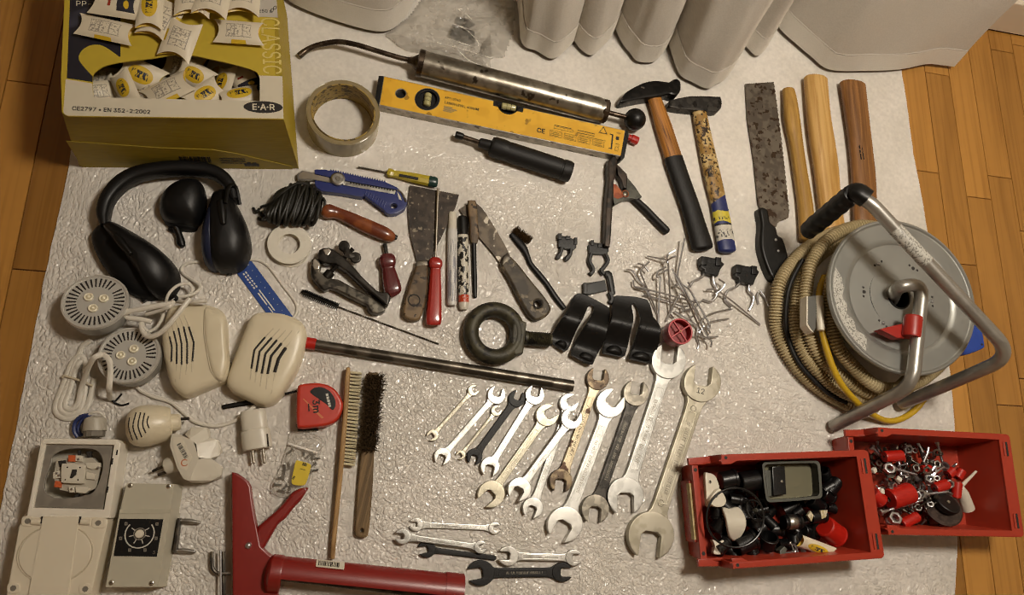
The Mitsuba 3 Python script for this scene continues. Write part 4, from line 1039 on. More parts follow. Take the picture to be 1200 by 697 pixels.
for pts, r in (([(20, 505, .045), (45, 482, .048), (130, 462, .050), (260, 437, .052), (393, 415, .052)], .0044),
               ([(30, 500, .040), (70, 522, .040), (150, 532, .040), (238, 552, .038)], .0040),
               ([(200, 492, .036), (300, 464, .044), (372, 436, .052), (400, 400, .048)], .0038),
               ([(522, 378, .070), (450, 470, .072), (370, 568, .070), (292, 640, .063), (212, 660, .057), (168, 612, .052), (164, 560, .048)], .0040),
               ([(345, 420, .034), (352, 375, .040), (380, 325, .042), (440, 278, .036), (508, 270, .026), (540, 308, .024), (524, 352, .022)], .0024),
               ([(412, 366, .028), (500, 358, .026), (565, 335, .020), (596, 300, .016), (588, 275, .012), (540, 240, .008), (478, 196, .006), (462, 155, .006), (508, 116, .006), (598, 103, .006)], .0026),
               ([(330, 430, .032), (326, 490, .030), (308, 545, .028), (268, 600, .028), (212, 622, .028), (180, 590, .028)], .0028),
               ([(415, 396, .026), (480, 404, .040), (560, 402, .054), (650, 392, .056)], .0034)):
    part(kn, 'strand', tube(sp3(k(pts), 7), r, 10), 'cable_white')
part(kn, 'knot_wire', tube(sp3(k([(385, 372, .034), (410, 360, .038), (425, 378, .038), (405, 396, .034)]), 5), .0026, 7), 'black_rubber', label='bit of black wire in the knot')
l2 = thing('white_cable', 'thin white cable looping from the ear defenders around the blue ruler', 'cable')
add(l2, tube(sp3([(284, 309, .006), (289.4, 304.7, .006), (302, 305, .005), (312.6, 310.5, .005), (321.7, 321, .005), (330.7, 333.7, .005), (342, 348, .005), (347.5, 358, .005), (347.5, 366, .005), (343, 373, .005)], 7), .0022, 8), 'cable_white')
l3 = thing('white_cable', 'white cable running from the lower spotlight bulb past the beige units to the white plug', 'cable')
add(l3, tube(sp3([(158, 450, .007), (166, 458, .006), (180.7, 465, .006), (200, 471, .006), (215, 483, .006), (227, 493, .006), (242.5, 498, .006), (257.5, 498.4, .006), (275, 493, .007), (282, 488, .009), (291, 481.5, .013), (299, 476, .012)], 7), .0031, 10), 'cable_white')

# ---------------------------------------------------------------- beige slotted units
Q5 = lambda x, y: (180 + x / 5.163, 345 + y / 5.163)
def unit_shell(label, outline, zt, slots, widths, ridges, lean):
    k = thing('plug_in_repeller', label, 'plug-in device')
    sh = dome([Q5(*q) for q in outline], MAT, zt, 6.0, 16, 4, skirt=.004, lean=lean, plane=MAT + .45 * zt)
    part(k, 'shell', sh, 'beige_plastic', 40)
    for s, w in zip(slots, widths):
        part(k, 'slot', on_surface(sh, [Q5(*q) for q in s], w * .5 / 5.163 * .00125, 6, 1, .0), 'ink')
    for s in ridges:
        part(k, 'groove', on_surface(sh, [Q5(*q) for q in s], .0008, 5, 1), 'beige_groove')
    return k, sh
v1, sh1 = unit_shell('beige slotted unit with a raised side panel, partly under the knotted white cable', [(72, 150), (90, 88), (140, 70), (240, 62), (345, 74), (425, 118), (445, 210), (448, 320), (458, 420), (440, 515), (395, 545), (290, 588), (205, 620), (150, 602), (102, 545), (72, 430), (54, 330), (50, 250)], .046,
    [[(97, 255), (111, 315), (108, 405)], [(122, 222), (141, 305), (140, 420)], [(150, 203), (170, 298), (170, 425)], [(182, 195), (204, 294), (203, 420)], [(213, 195), (244, 290), (235, 405)]], [11, 11, 11, 12, 12],
    [[(80, 190), (97, 255)], [(100, 150), (122, 222)], [(122, 130), (150, 203)], [(150, 120), (182, 195)], [(185, 122), (213, 195)], [(105, 405), (108, 545)], [(138, 420), (134, 530)], [(168, 425), (160, 510)], [(202, 420), (195, 485)], [(234, 405), (232, 470)]], (2, 0))
p1 = [(308, 95), (355, 88), (428, 128), (440, 210), (446, 320), (452, 420), (432, 500), (405, 528), (360, 490), (330, 380), (308, 250)]
part(v1, 'side_panel', dome([Q5(*q) for q in p1], .030, .0505, 5, 8, 3), 'beige_plastic', 40)
part(v1, 'seam', on_surface(sh1, [Q5(*q) for q in [(310, 92), (306, 180), (310, 260), (330, 380), (352, 470), (404, 530)]], .0010, 5, 3, .001), 'beige_light')
a, b = P(*Q5(440, 410), .022), P(*Q5(468, 408), .020)
part(v1, 'plug_pin', lathe(a, b, [(0, .0025), (1, .0025)], 10), 'steel_dark')
v2, sh2 = unit_shell('clean beige slotted unit between the blue ruler and the white plug', [(580, 165), (610, 128), (660, 116), (780, 124), (885, 165), (924, 225), (922, 300), (880, 440), (805, 575), (745, 648), (690, 675), (640, 672), (580, 645), (475, 592), (446, 548), (452, 500), (480, 420), (530, 290)], .042,
    [[(675, 258), (610, 335), (592, 448)], [(715, 262), (642, 345), (622, 468)], [(747, 275), (677, 358), (655, 478)], [(775, 295), (712, 372), (690, 480)], [(800, 322), (757, 388), (733, 470)]], [14, 15, 16, 18, 23],
    [[(725, 205), (675, 258)], [(765, 207), (715, 262)], [(800, 215), (747, 275)], [(838, 220), (775, 295)], [(880, 222), (800, 322)], [(592, 452), (585, 515)], [(622, 472), (615, 530)], [(655, 482), (645, 555)], [(690, 484), (680, 575)], [(733, 476), (713, 600)]], (0, -1))

rd = thing('plug_in_repeller', 'small round beige slotted unit with a plug neck, beside the white faceted adaptor', 'plug-in device')
A, B = P(147, 501.5, .034), P(212, 494, .024)
Ld = np.linalg.norm(B - A); rr = .0310
shd = lathe(A, B, [(0, .002), (.015, .012), (.06, .0215), (.14, .0275), (.26, .0308), (.42, .0312), (.60, .029), (.74, .026), (.82, .0225), (.83, .0135), (.97, .0125), (1, .010)], 48)
shd.vertices[:, 2] = np.maximum(shd.vertices[:, 2], MAT)
part(rd, 'shell', shd, 'beige_plastic', 40)
Q4 = lambda x, y: (140 + x / 6.637, 465 + y / 6.637)
for s in ([(80, 160), (72, 235), (104, 335)], [(130, 122), (105, 232), (140, 330)], [(164, 122), (145, 225), (174, 312)], [(196, 125), (181, 215), (205, 280)], [(226, 150), (215, 195), (230, 242)]):
    part(rd, 'slot', on_surface(shd, [Q4(*q) for q in s], .0010, 6, 3), 'ink')
part(rd, 'plug_pin', lathe(P(212, 491, .026), P(222, 490, .026), [(0, .0022), (1, .0022)], 10), 'steel_dark')

ad = thing('socket_adaptor', 'white faceted three way plug adaptor with a barcode label and two pins', 'plug adaptor')
def hullpx(l): return manhull([P(x, y, z) for (x, y, z) in l])
lob = [hullpx([(201, 509, .046), (206, 507, .047), (226, 516, .048), (232.7, 536, .048), (222, 563.5, .046), (215, 561, .045), (208, 549, .045), (199, 522, .045), (206, 510, .006), (228, 518, .004), (236, 536, .004), (226, 562, .004), (212, 550, .006), (204, 524, .006)]),
       hullpx([(217, 509, .036), (224, 500.5, .034), (242, 500.5, .032), (245, 513, .034), (232, 522, .044), (222, 514, .046), (224, 502, .004), (246, 503, .004), (248, 516, .004), (230, 520, .004)]),
       hullpx([(230, 520, .044), (246, 513, .036), (254.5, 515, .034), (259, 524, .032), (257, 534, .034), (246, 537, .040), (232, 536, .046), (258, 518, .004), (261, 530, .004), (250, 540, .004), (232, 530, .004)]),
       hullpx([(231, 538, .046), (246, 536, .040), (260, 546, .030), (259, 557, .028), (248, 563, .030), (234, 564, .034), (222, 563, .042), (262, 549, .004), (260, 560, .004), (240, 566, .004), (226, 566, .004)])]
ub = man(lob[0])
for l in lob[1:]: ub = ub + man(l)
adm = unman(ub); part(ad, 'body', adm, 'offwhite', False)
part(ad, 'label', decal(adm, [(203, 512), (213, 512), (225, 536), (219, 551), (211, 548), (203, 522)], .0005), 'white_plastic', False, 'white printed label')
c, n_ = hit(adm, 214, 528); F = frame(c + n_ * .0006, P(220, 537, .04) - P(209, 517, .04), z=n_)
part(ad, 'barcode', put(bars([(-.012 + i * .0021, -.003, -.012 + i * .0021 + w, .0032) for i, w in enumerate([.0014, .0006, .0012, .0016, .0006, .0010, .0014, .0006, .0016, .0008, .0012, .0010])]), F), 'ink', False)
mat('label_orange', '#b5623a', .5)
c, n_ = hit(adm, 216.5, 542); F = frame(c + n_ * .0006, (1, 0, 0), z=n_)
part(ad, 'label_mark', put(prism(sg.Point(0, 0).buffer(.0052).difference(sg.Point(0, 0).buffer(.0040)).union(sg.box(-.0022, -.0005, .0022, .0005)).union(sg.box(-.0005, -.0022, .0005, .0022)), 0, .0003), F), 'label_orange', False, 'small orange round mark')
na, nb = P(212, 541, .024), P(193, 547, .020)
part(ad, 'plug_neck', lathe(na, nb, [(0, .0135), (.7, .0125), (.9, .0115), (1, .008)], 24), 'offwhite')
for a, b in (((194, 545.5), (178.5, 552)), ((198, 551.5), (185, 556.5))): part(ad, 'plug_pin', lathe(P(*a, .021), P(*b, .018), [(0, .0022), (.95, .0022), (1, .0015)], 12), 'steel_dark')

# ---------------------------------------------------------------- white mains plug
pg = thing('mains_plug', 'white mains plug with two pins below the right beige unit', 'plug')
za = .018
pb = bar([(296.3, 481, 28, .013, za), (297.2, 488, 29.5, .0145, za), (299, 501, 30, .015, za), (299.3, 503.5, 31, .0155, za)], n=28, e=3.2, sub=3)
part(pg, 'body', pb, 'offwhite')
part(pg, 'skirt', bar([(299.2, 503.4, 31, .0150, za), (299.4, 505, 34, .0155, za), (301.8, 524, 34, .0155, za), (302, 526, 33, .0148, za)], n=32, e=2.6, sub=1), 'offwhite')
for x in (296.2, 308.6): part(pg, 'plug_pin', lathe(P(x - .6, 524, za + .002), P(x + 1.4, 543, za), [(0, .0024), (.25, .0024), (.26, .0027), (.95, .0027), (1, .0016)], 14), 'steel_bright')
part(pg, 'earth_clip', tube(np.array([P(313.3, 508, za + .0128), P(314.6, 523, za + .0128)]), .0012, 6), 'steel_dark')
part(pg, 'earth_clip', tube(np.array([P(288.2, 510, za + .012), P(289.5, 524, za + .012)]), .0012, 6), 'beige_groove')

bs_ = thing('black_strip', 'narrow black plastic strip sticking out from under the right beige unit', 'plastic strip')
add(bs_, bar([(261, 477, 5.5, .002), (280, 473.6, 6, .002), (300, 470.5, 6, .002)], dome=(.4, 0)), 'black_plastic')

# ---------------------------------------------------------------- junction box with socket
mat('box_white', '#cfc9bb', .4, spec=.5)
mat('box_beige', '#c8bfab', .38, spec=.5)
mat('frame_grey', patchy('#938f87', '#a29e95', 60), .35, .6)
mat('box_inner', '#a29c8e', .45)
jb = thing('socket_box', 'white outdoor wiring box with an open switch above a hinged socket cover', 'socket box')
zj = .050
inn = [(53, 520), (133, 521.5), (121.5, 596.5), (38.5, 594.5)]
out = spline([(47.5, 517), (52, 513), (137, 514.6), (141.6, 519), (135, 560), (128, 606), (31, 605.5), (39, 560)], 1, True)
part(jb, 'housing', plate([(47.5, 517), (52, 513), (137, 514.6), (141.6, 519), (128.5, 607), (30.5, 607)], MAT, zj, .002, holes=[inn]), 'box_white')
part(jb, 'housing_floor', plate(inn, MAT, .014), 'box_inner', False)
hole_ = spline([(60, 543), (62, 534), (77, 526.5), (108, 526), (119, 535), (120, 550), (113, 571), (102, 580), (69, 584), (54, 577), (52.8, 562)], 4, True)
part(jb, 'mounting_frame', plate([(53.5, 520.6), (132.4, 522), (121, 596), (39, 594)], zj - .008, zj - .005, .0006, holes=[hole_]), 'frame_grey')
zi_ = zj - .004
def blk(n_, pts, z0, z1, m): part(jb, n_, plate(pts, z0, z1, .0007), m)
blk('switch_base', [(66, 537), (108, 536), (118, 545), (113, 572), (96, 579), (70, 574), (62, 560)], .014, zi_ - .006, 'box_inner')
blk('rocker_plate', spline([(72, 545), (76, 543), (97, 544), (100, 547), (98, 564), (95, 566.5), (74, 565.5), (71.5, 563)], 2, True), zi_ - .006, zi_ + .002, 'offwhite')
blk('pivot', [(84.5, 550), (90, 550), (89, 556), (84, 560.5), (81.5, 560), (83, 555)], zi_ + .002, zi_ + .0032, 'ink')
for x, y in ((79, 547.5), (94, 547.8), (76.5, 562), (91.5, 562)): part(jb, 'pin_hole', cyl(P(x, y, zi_ + .0018), .0011, .0004, 10), 'ink')
mat('switch_orange', '#b2542c', .45)
for pts in ([(80, 533), (88.5, 533.3), (87.8, 541), (79.4, 540.6)], [(64.5, 563), (72, 564), (71, 571.5), (62.8, 570.5)]): blk('release_tab', pts, zi_ - .008, zi_ - .001, 'switch_orange')
for pts in ([(68, 540), (77, 539), (77.6, 544), (69.5, 547)], [(101, 529), (107, 529), (107, 535), (101.5, 536)], [(91, 527.5), (94, 527.5), (93.5, 533), (90.5, 533)], [(87, 580), (93, 578), (91, 583), (87, 584)]): blk('contact', pts, zi_ - .01, zi_ - .004, 'ink')
for pts in ([(88.5, 533), (97, 534), (96.5, 541), (88, 540)], [(100, 542), (117, 542), (118, 547), (108, 550), (102, 548)], [(101, 553), (112, 555), (111, 562), (101, 561)], [(80, 570), (87, 569), (87, 577), (81, 577)], [(88, 570), (101, 570), (106, 573), (100, 578), (89, 577)], [(62, 553), (70, 551), (71, 560), (62, 561)]): blk('terminal', pts, zi_ - .012, zi_ - .002, 'offwhite')
for x, y in ((66.5, 554.5), (69, 557), (92, 538), (84, 573), (115, 548)): part(jb, 'terminal_screw', cyl(P(x, y, zi_ - .0022), .0018, .0012, 12, .0003), 'chrome')
for a, b in (((137.4, 527), (136.6, 533)), ((132, 537), (131, 544)), ((126.5, 570), (125.5, 577))): part(jb, 'clip_slot', plate([(a[0] - .9, a[1]), (a[0] + .9, a[1]), (b[0] + .9, b[1]), (b[0] - .9, b[1])], zj - .001, zj + .0003), 'ink', False)
flat_ = [(29.5, 606), (33, 604.4), (119, 605), (125.5, 608), (126.3, 612), (103, 714), (4, 714), (22, 616)]
part(jb, 'socket_plate', plate(flat_, MAT, zj, .002), 'box_beige')
th = np.linspace(0, 2 * np.pi, 64, endpoint=False)
ringc = [P(64.5 + 44 * math.cos(a) - 5.5 * math.sin(a), 649 + 34.5 * math.sin(a), zj + .0005) for a in th]
part(jb, 'cover_groove', tube(ringc, .0009, 6, True), 'beige_groove')
cov = part(jb, 'cover', plate([(64.5 + 42.6 * math.cos(a) - 5.3 * math.sin(a), 649 + 33.4 * math.sin(a)) for a in th], zj - .001, zj + .0022, .0012), 'box_beige', label='round hinged socket cover')
part(cov, 'cover_band', plate([(50, 604.8), (93, 604.8), (77.5, 712), (30, 712)], zj - .001, zj + .0032, .0009), 'box_beige')
for x, y in ((32.5, 610.5), (115, 612.6), (15.5, 689), (100, 690)):
    e_ = part(jb, 'corner_boss', plate(spline([(x - 6, y - 5.2), (x + 6, y - 5.2), (x + 6.5, y + 5.2), (x - 6.5, y + 5.2)], 3, True), zj - .001, zj + .0018, .0007), 'box_beige')
    part(e_, 'screw_hole', cyl(P(x, y, zj + .0016), .0038, .0005, 18), 'ink_grey')
for x0, x1 in ((37.5, 48), (95, 106)): part(jb, 'hinge', lathe(P(x0, 611, zj + .001), P(x1, 611.6, zj + .001), [(0, .0045), (1, .0045)], 16), 'box_beige')
for x in (49, 93.8): part(jb, 'hinge_gap', plate([(x - .8, 605), (x + .8, 605), (x - .2, 613), (x - 1.8, 613)], zj, zj + .0034), 'ink', False)

gl = thing('cable_gland', 'grey cable gland with a blue wire loop at the top edge of the wiring box', 'cable gland')
part(gl, 'nut', lathe(P(110.5, 511.6, .024), P(110.9, 505, .024), [(0, .0150), (1, .0150)], 12), 'ink_grey', 20)
part(gl, 'cap', lathe(P(110.9, 505, .024), P(112, 488, .024), [(0, .0165), (.6, .0158), (.85, .0145), (1, .009)], 24), 'box_inner')
mat('wire_blue', '#23305e', .45)
part(gl, 'wire', tube(sp3([(91, 512, .012), (87, 505, .014), (88, 495, .016), (95, 488, .020), (104, 486, .024)], 6), .0030, 8), 'wire_blue')
part(gl, 'wire', tube(sp3([(96, 511, .012), (92, 504, .014), (93, 497, .016), (99, 490, .020), (106, 487, .024)], 6), .0026, 8), 'wire_blue')
part(gl, 'white_wire', tube(sp3([(104, 486, .024), (110, 483, .026), (118, 484, .026), (122, 488, .022)], 6), .0020, 8), 'cable_white')

# ---------------------------------------------------------------- thermostat
mat('thermo_grey', '#a8a392', .42, spec=.45)
th_ = thing('thermostat', 'grey box with a black dial scale and four screws beside the wiring box', 'thermostat')
zt1, zt2 = .034, .040
lower = hullpx([(139.6, 602, zt2), (199.6, 601, zt2), (184.8, 687.6, zt2), (123.8, 687.6, zt2), (148, 602, MAT), (211.5, 601, MAT), (195.5, 687, MAT), (131, 688, MAT)])
upper = hullpx([(148.4, 566, zt1), (203.6, 567, zt1), (198.6, 604, zt1), (139.3, 604, zt1), (155, 567, MAT), (214.5, 568, MAT), (209.5, 604, MAT), (147, 604, MAT)])
part(th_, 'housing', lower, 'thermo_grey', False); part(th_, 'upper_housing', upper, 'thermo_grey', False)
part(th_, 'slope', hullpx([(139.6, 601.6, zt2), (199.6, 600.8, zt2), (140.6, 596.8, zt1), (200.4, 596.2, zt1), (140, 605, zt1), (199, 605, zt1)]), 'thermo_grey', False)
dial = part(th_, 'dial_plate', plate([(140.5, 607.8), (191.3, 608.2), (183.8, 652), (133, 651.4)], zt2 - .001, zt2 + .0006), 'black_satin', False, 'black dial plate with white scale')
zd = zt2 + .0007
mat('scale_white', '#b5b2a8', .5)
kc = P(163.7, 625.4, zd); sx = S(163, 625, zd)
ex = unit(P(170, 625.4, zd) - kc); ey = unit(np.cross((0, 0, 1), ex)); Fd = frame(kc, ex, z=(0, 0, 1))
sec = [(16.6 * sx * math.cos(a), 16.6 * sx * math.sin(a)) for a in np.radians(np.linspace(-220, 40, 50))]
part(dial, 'scale_arc', put(prism(sg.LineString(sec).buffer(.0008), 0, .0004), Fd), 'scale_white', False)
rays = [sg.LineString([(7.5 * sx * math.cos(a), 7.5 * sx * math.sin(a)), (12 * sx * math.cos(a), 12 * sx * math.sin(a))]).buffer(.0006) for a in np.radians([-215, -165, -115, -65, -15, 35])]
part(dial, 'scale_rays', put(cat_([prism(r, 0, .0004) for r in rays]), Fd), 'scale_white', False)
part(dial, 'scale_ring', put(prism(sg.Point(0, 0).buffer(7.4 * sx).difference(sg.Point(0, 0).buffer(6.2 * sx)), 0, .0003), Fd), 'ink_grey', False)
for i, (x, y) in enumerate(((147.8, 613.5), (141.5, 630.5), (152, 644.3), (170, 644.3), (183, 630.5), (184, 613.8))):
    part(dial, 'scale_number', plate([(x - 1.8, y - 1.8), (x + 1.8, y - 1.8), (x + 1.5, y + 1.9), (x - 2, y + 1.9)], zd, zd + .0003, holes=[[(x - .7, y - .6), (x - .7, y + .6), (x + .5, y + .6), (x + .6, y - .6)]]), 'ink_grey', False)
print_on(dial, 'scale_letter', text('3', .0044), (178.5, 648.7), (184, 648.9), zd, 'ink_grey')
part(dial, 'knob', lathe(kc, kc + V(0, 0, .004), [(0, .0062), (.7, .0060), (1, .0052)], 24), 'white_plastic', 30, 'white round knob')
for i, (x, y) in enumerate(((152.3, 568.8), (197.5, 569.8), (130.3, 682.8), (177.3, 683.4))):
    z_ = zt1 if i < 2 else zt2
    e_ = part(th_, 'screw', lathe(P(x, y, z_), P(x, y, z_) + V(0, 0, .0012), [(0, .0036), (.5, .0034), (1, .0024)], 18), 'steel_bright')
    part(e_, 'screw_slot', plate([(x - 2, y - .45), (x + 2, y - .45), (x + 2, y + .45), (x - 2, y + .45)], z_ + .0010, z_ + .0014), 'ink', False)
br_ = thing('clip_bracket', 'grey two armed metal clip leaning against the side of the grey thermostat', 'bracket')
part(br_, 'plate', plate([(208, 607), (211, 607), (206, 647), (202, 647)], MAT, .020, .0008), 'steel_dark')
for (a, b) in (((208, 610), (234, 612.2)), ((203, 645), (228.5, 646.4))):
    part(br_, 'arm', bar([(a[0], a[1], 4.5, .004, .010), ((a[0] + b[0]) / 2, (a[1] + b[1]) / 2 - .6, 6, .004, .010), (b[0], b[1], 4, .004, .009)], dome=(0, .5), n=12, e=3), 'zinc')

# ---------------------------------------------------------------- tape measure, bag of screws
mat('tape_red', '#a82a18', .36, spec=.5, clearcoat=.3)
tm = thing('tape_measure', 'red pocket tape measure marked 3m below the right beige unit', 'tape measure')
zm = .034
part(tm, 'case', plate(spline([(348.4, 456), (352.7, 449.9), (375, 448.6), (390.4, 454), (399.6, 466), (402, 476.6), (397, 489.5), (386, 497.5), (368, 500.5), (351, 501.5), (347.6, 497), (347.4, 475)], 4, True), MAT, zm, .005), 'tape_red')
part(tm, 'dark_inlay', plate(spline([(363.5, 458.5), (368, 454.5), (376, 453.4), (386, 458), (392.6, 468), (392.6, 477), (389, 480), (383, 474), (373, 467), (366, 462)], 3, True), zm - .001, zm + .0005, .0003), 'black_satin')
part(tm, 'shine_strip', plate([(354.5, 467), (356, 466.8), (379.5, 489), (377, 490.5)], zm - .001, zm + .0003), 'label_orange', False)
print_on(tm, 'lettering', text('3m', .0105, bold=True), (366.5, 468), (367.5, 486), zm + .0005, 'ink')
print_on(tm, 'small_print', bars([(0, 0, .004, .004), (.005, 0, .009, .004), (.010, 0, .014, .004), (.015, 0, .018, .004), (.019, 0, .022, .004)]), (381.5, 461.5), (386, 480), zm + .0006, 'scale_white')
print_on(tm, 'small_print', bars([(0, 0, .012, .0018)]), (361, 473), (361.7, 484), zm + .0005, 'ink')
part(tm, 'mouth', plate([(347, 497), (372, 499), (373, 504), (349, 504.5)], MAT, .012, .001), 'black_plastic')
part(tm, 'blade_end', bar([(334, 461.5, 3, .0015, .016), (348, 458, 3, .002, .016)], sub=2), 'black_plastic')


sbk = thing('screw_bag', 'small clear zip bag of grey screws with a yellow price sticker', 'plastic bag')
sb_px = [(344, 503), (379, 514), (371, 540), (352, 581), (317, 577), (328, 548), (337, 521)]
part(sbk, 'film', dome(sb_px, MAT + .0006, .0165, 3.2, 7, 3), 'bag_clear', 30)
part(sbk, 'zip', bar([(338.5, 519.6, 2.2, .0006, .012), (372.5, 530.5, 2.2, .0006, .012)], sub=2), 'bag_fold')
mat('sticker_yellow', '#c0a81e', .45)
zs = .0172
part(sbk, 'sticker', plate(spline([(346.5, 541), (350, 539.6), (362, 543), (364.4, 546), (362, 556), (358.5, 566), (355, 568.6), (345, 568), (341.6, 564.5), (343.6, 553)], 3, True), zs - .0008, zs, .0002), 'sticker_yellow', label='yellow price sticker')
print_on(sbk, 'sticker_print', bars([(0, 0, .0016, .005), (.0024, 0, .004, .005), (.0048, 0, .0064, .005), (-.001, -.006, .008, -.0052)]), (354, 545), (360, 547), zs + .0002, 'ink')
print_on(sbk, 'sticker_print', bars([(0, 0, .0012, .003), (.002, 0, .0032, .003), (.004, 0, .0052, .003)]), (344, 562), (347, 557), zs + .0002, 'ink')
def make_screw(L, r, head, point=True):
    n = 18; prof = [(0, head * .2), (0.0, head), (.06, head), (.14, r * 1.05)]
    for k in range(n):
        t = .16 + .76 * k / n; prof += [(t, r), (t + .38 / n, r * .72)]
    prof += [(.93, r * .8), (1, r * .1 if point else r * .7)]
    return lathe((0, 0, 0), (L, 0, 0), prof, 10)
scr = mikit.ply(make_screw(.012, .0017, .0034), 'zinc', 40)
sp_ = [(340.5, 529), (356, 530), (366, 531), (371, 537), (334, 548), (339, 545), (333, 553), (329, 560), (326, 568), (334, 571), (340, 572), (367, 545), (369, 551), (330, 575), (362, 534)]
for i, (x, y) in enumerate(sp_):
    kk = thing('small_screw', 'small grey screw inside the clear bag with the yellow sticker', 'screw', 'screws in the small zip bag')
    a = RNG.uniform(0, 6.28); m = frame(P(x, y, .0085), (math.cos(a), math.sin(a), RNG.uniform(-.2, .2)), z=(0, 0, 1)); m[:3, 3] -= m[:3, 0] * .006
    scene[kk] = {**scr, 'to_world': mi.ScalarTransform4f(m.tolist())}

# ---------------------------------------------------------------- blue ruler, white tape spool
mat('ruler_blue', '#24407e', .35, spec=.5)
mat('print_white', '#c2c0b8', .5)
ru = thing('blue_ruler', 'blue plastic ruler with white print between the ear defenders and the right beige unit', 'ruler')
part(ru, 'blade', plate([(276, 318), (289.4, 305), (295, 306), (345, 373), (327, 387)], MAT, MAT + .0018, .0004), 'ruler_blue')
rs = []
for kx in range(26): rs.append((.006 * kx, .0, .006 * kx + .0007, .0016 + .0012 * (kx % 5 == 0)))
F = frame(P(293.5, 308.5, MAT + .0019), P(338, 368, MAT) - P(293.5, 308.5, MAT), z=(0, 0, 1)); F[:3, 3] -= F[:3, 1] * .002
part(ru, 'scale_marks', put(bars([(a, b - .0036, c_, d - .0036) for a, b, c_, d in rs[::2]], .0003), F), 'print_white', False)
part(ru, 'print', put(bars([(.008 + .0058 * k, -.014, .008 + .0058 * k + .0036, -.0115) for k in range(6)] + [(.046, -.0135, .090, -.0115)] + [(.008 + .0058 * k, -.0185, .008 + .0058 * k + .0036, -.016) for k in range(6)] + [(.050, -.018, .075, -.0158), (.079, -.0175, .092, -.016)], .0003), F), 'print_white', False)
mat('ptfe_white', '#c9c4b6', .5, spec=.4)
pt = thing('tape_spool', 'white spool of thread seal tape beside the black cord', 'tape spool')
z1 = .015; c = P(339, 285.4, z1); s1_ = S(339, 285, z1); R0, R1 = 24.6 * s1_, 12.0 * s1_
part(pt, 'top_flange', ringmesh(c, R0, R1, z1 - .003, z1), 'ptfe_white')
part(pt, 'tape_winding', ringmesh(c, R0 * .93, R1 * 1.1, MAT + .002, z1 - .003), 'offwhite')
part(pt, 'bottom_flange', ringmesh(c, R0 * 1.0, R1, MAT, MAT + .0025), 'ptfe_white')
part(pt, 'loose_end', tube(sp3([(362, 296, .006), (356, 307, .005), (343, 312, .005), (330, 310, .005)], 6), .0016, 6), 'ptfe_white')

# ---------------------------------------------------------------- caulking gun and peg hooks at the lower edge
mat('gun_red', '#74130c', .32, spec=.5, clearcoat=.4)
cg = thing('caulking_gun', 'red metal caulking gun with trigger and open half round cradle at the lower edge', 'caulking gun')
part(cg, 'handle', plate([(271.4, 553), (276, 553.8), (281, 557), (286, 560.5), (290, 564), (293, 570), (295.4, 588.6), (298, 604), (301, 619), (305, 640), (316, 650.5), (326, 653), (326, 716), (272.6, 716)], MAT + .004, .034, .0025), 'gun_red')
part(cg, 'trigger', plate(spline([(300.5, 621), (308, 612), (317, 604), (326, 596), (334.6, 586.4), (341, 578), (347.7, 573.6), (354, 571.6), (361, 571.4), (358, 577), (352, 586.4), (343, 596), (334.6, 607), (327, 613), (321.5, 621), (314, 634), (306.3, 646), (301, 646)], 3, True), MAT + .006, .027, .006), 'gun_red')
part(cg, 'rivet', put(trimesh.creation.icosphere(3, .0052), frame(P(291, 639, .034), (1, 0, 0), (0, 1, 0))), 'chrome', True, 'bright rivet')
zc = .030; A, B = P(318, 671.5, zc), P(541, 693.5, zc); ax = unit(B - A); sd = unit(np.cross((0, 0, 1), ax)); R1 = .0262
def half_tube(t0, t1, r, th, a0=-30, a1=172):
    aa = np.radians(np.linspace(a0, a1, 28)); o, n_ = [], 28
    prof = [(r * math.cos(a), r * math.sin(a)) for a in aa] + [((r - th) * math.cos(a), (r - th) * math.sin(a)) for a in aa[::-1]]
    poly = sg.Polygon(prof); m = prism(poly, 0, np.linalg.norm(B - A) * (t1 - t0))
    M_ = np.eye(4); M_[:3, 0], M_[:3, 1], M_[:3, 2], M_[:3, 3] = sd, np.cross(ax, sd), ax, A + (B - A) * t0
    return put(m, M_)
part(cg, 'cradle', half_tube(.03, 1, R1, .0016, -35, 100), 'gun_red')
part(cg, 'front_ring', half_tube(.90, 1.0, R1 + .0014, .004, -40, 104), 'gun_red')
part(cg, 'rear_cap', lathe(A - ax * .008, A + ax * .016, [(0, .016), (.15, .0245), (.3, .0275), (.9, .0275), (1, .0262)], 36), 'gun_red')
r0, r1 = P(326, 676.5, .034), P(545, 702.5, .034)
part(cg, 'push_rod', lathe(r0, r1, [(0, .0042), (1, .0042)], 12), 'steel_dark', True, 'grey push rod')
crd = half_tube(.03, 1, R1 + .0002, .0016, -35, 100)
part(cg, 'barcode_label', cat_([decal(crd, [(371 + 5.5 * k, 655.2 + .62 * k), (376.6 + 5.5 * k, 655.9 + .62 * k), (375.6 + 5.5 * k, 664.4 + .6 * k), (370 + 5.5 * k, 663.8 + .6 * k)], .0005) for k in range(6)]), 'white_plastic', False, 'white barcode label')
bl_ = []
for k in range(16):
    x = 374 + 1.55 * k; w = [.5, .25, .4, .3, .6][k % 5]
    bl_.append(decal(crd, [(x - w, 657 + .18 * k), (x + w, 657.1 + .18 * k), (x + w - .6, 662.4 + .18 * k), (x - w - .6, 662.3 + .18 * k)], .0009, .0003))
part(cg, 'barcode', cat_(bl_), 'ink', False)
pk = thing('peg_hook', 'dark metal double peg hook bent upwards at the edge left of the red caulking gun', 'hook')
part(pk, 'arm', tube(sp3([(248.5, 646, .012), (248.3, 658, .012), (249.5, 666, .012), (255, 671.2, .012), (270, 672, .012)], 6), .0026, 8), 'steel_dark')
part(pk, 'arm', tube(sp3([(261.5, 646, .008), (261.8, 672, .008), (262.5, 706, .008)], 6), .0024, 8), 'steel_dark')
pk = thing('peg_hook', 'bright thin peg hook standing over the dark double hook left of the red caulking gun', 'hook')
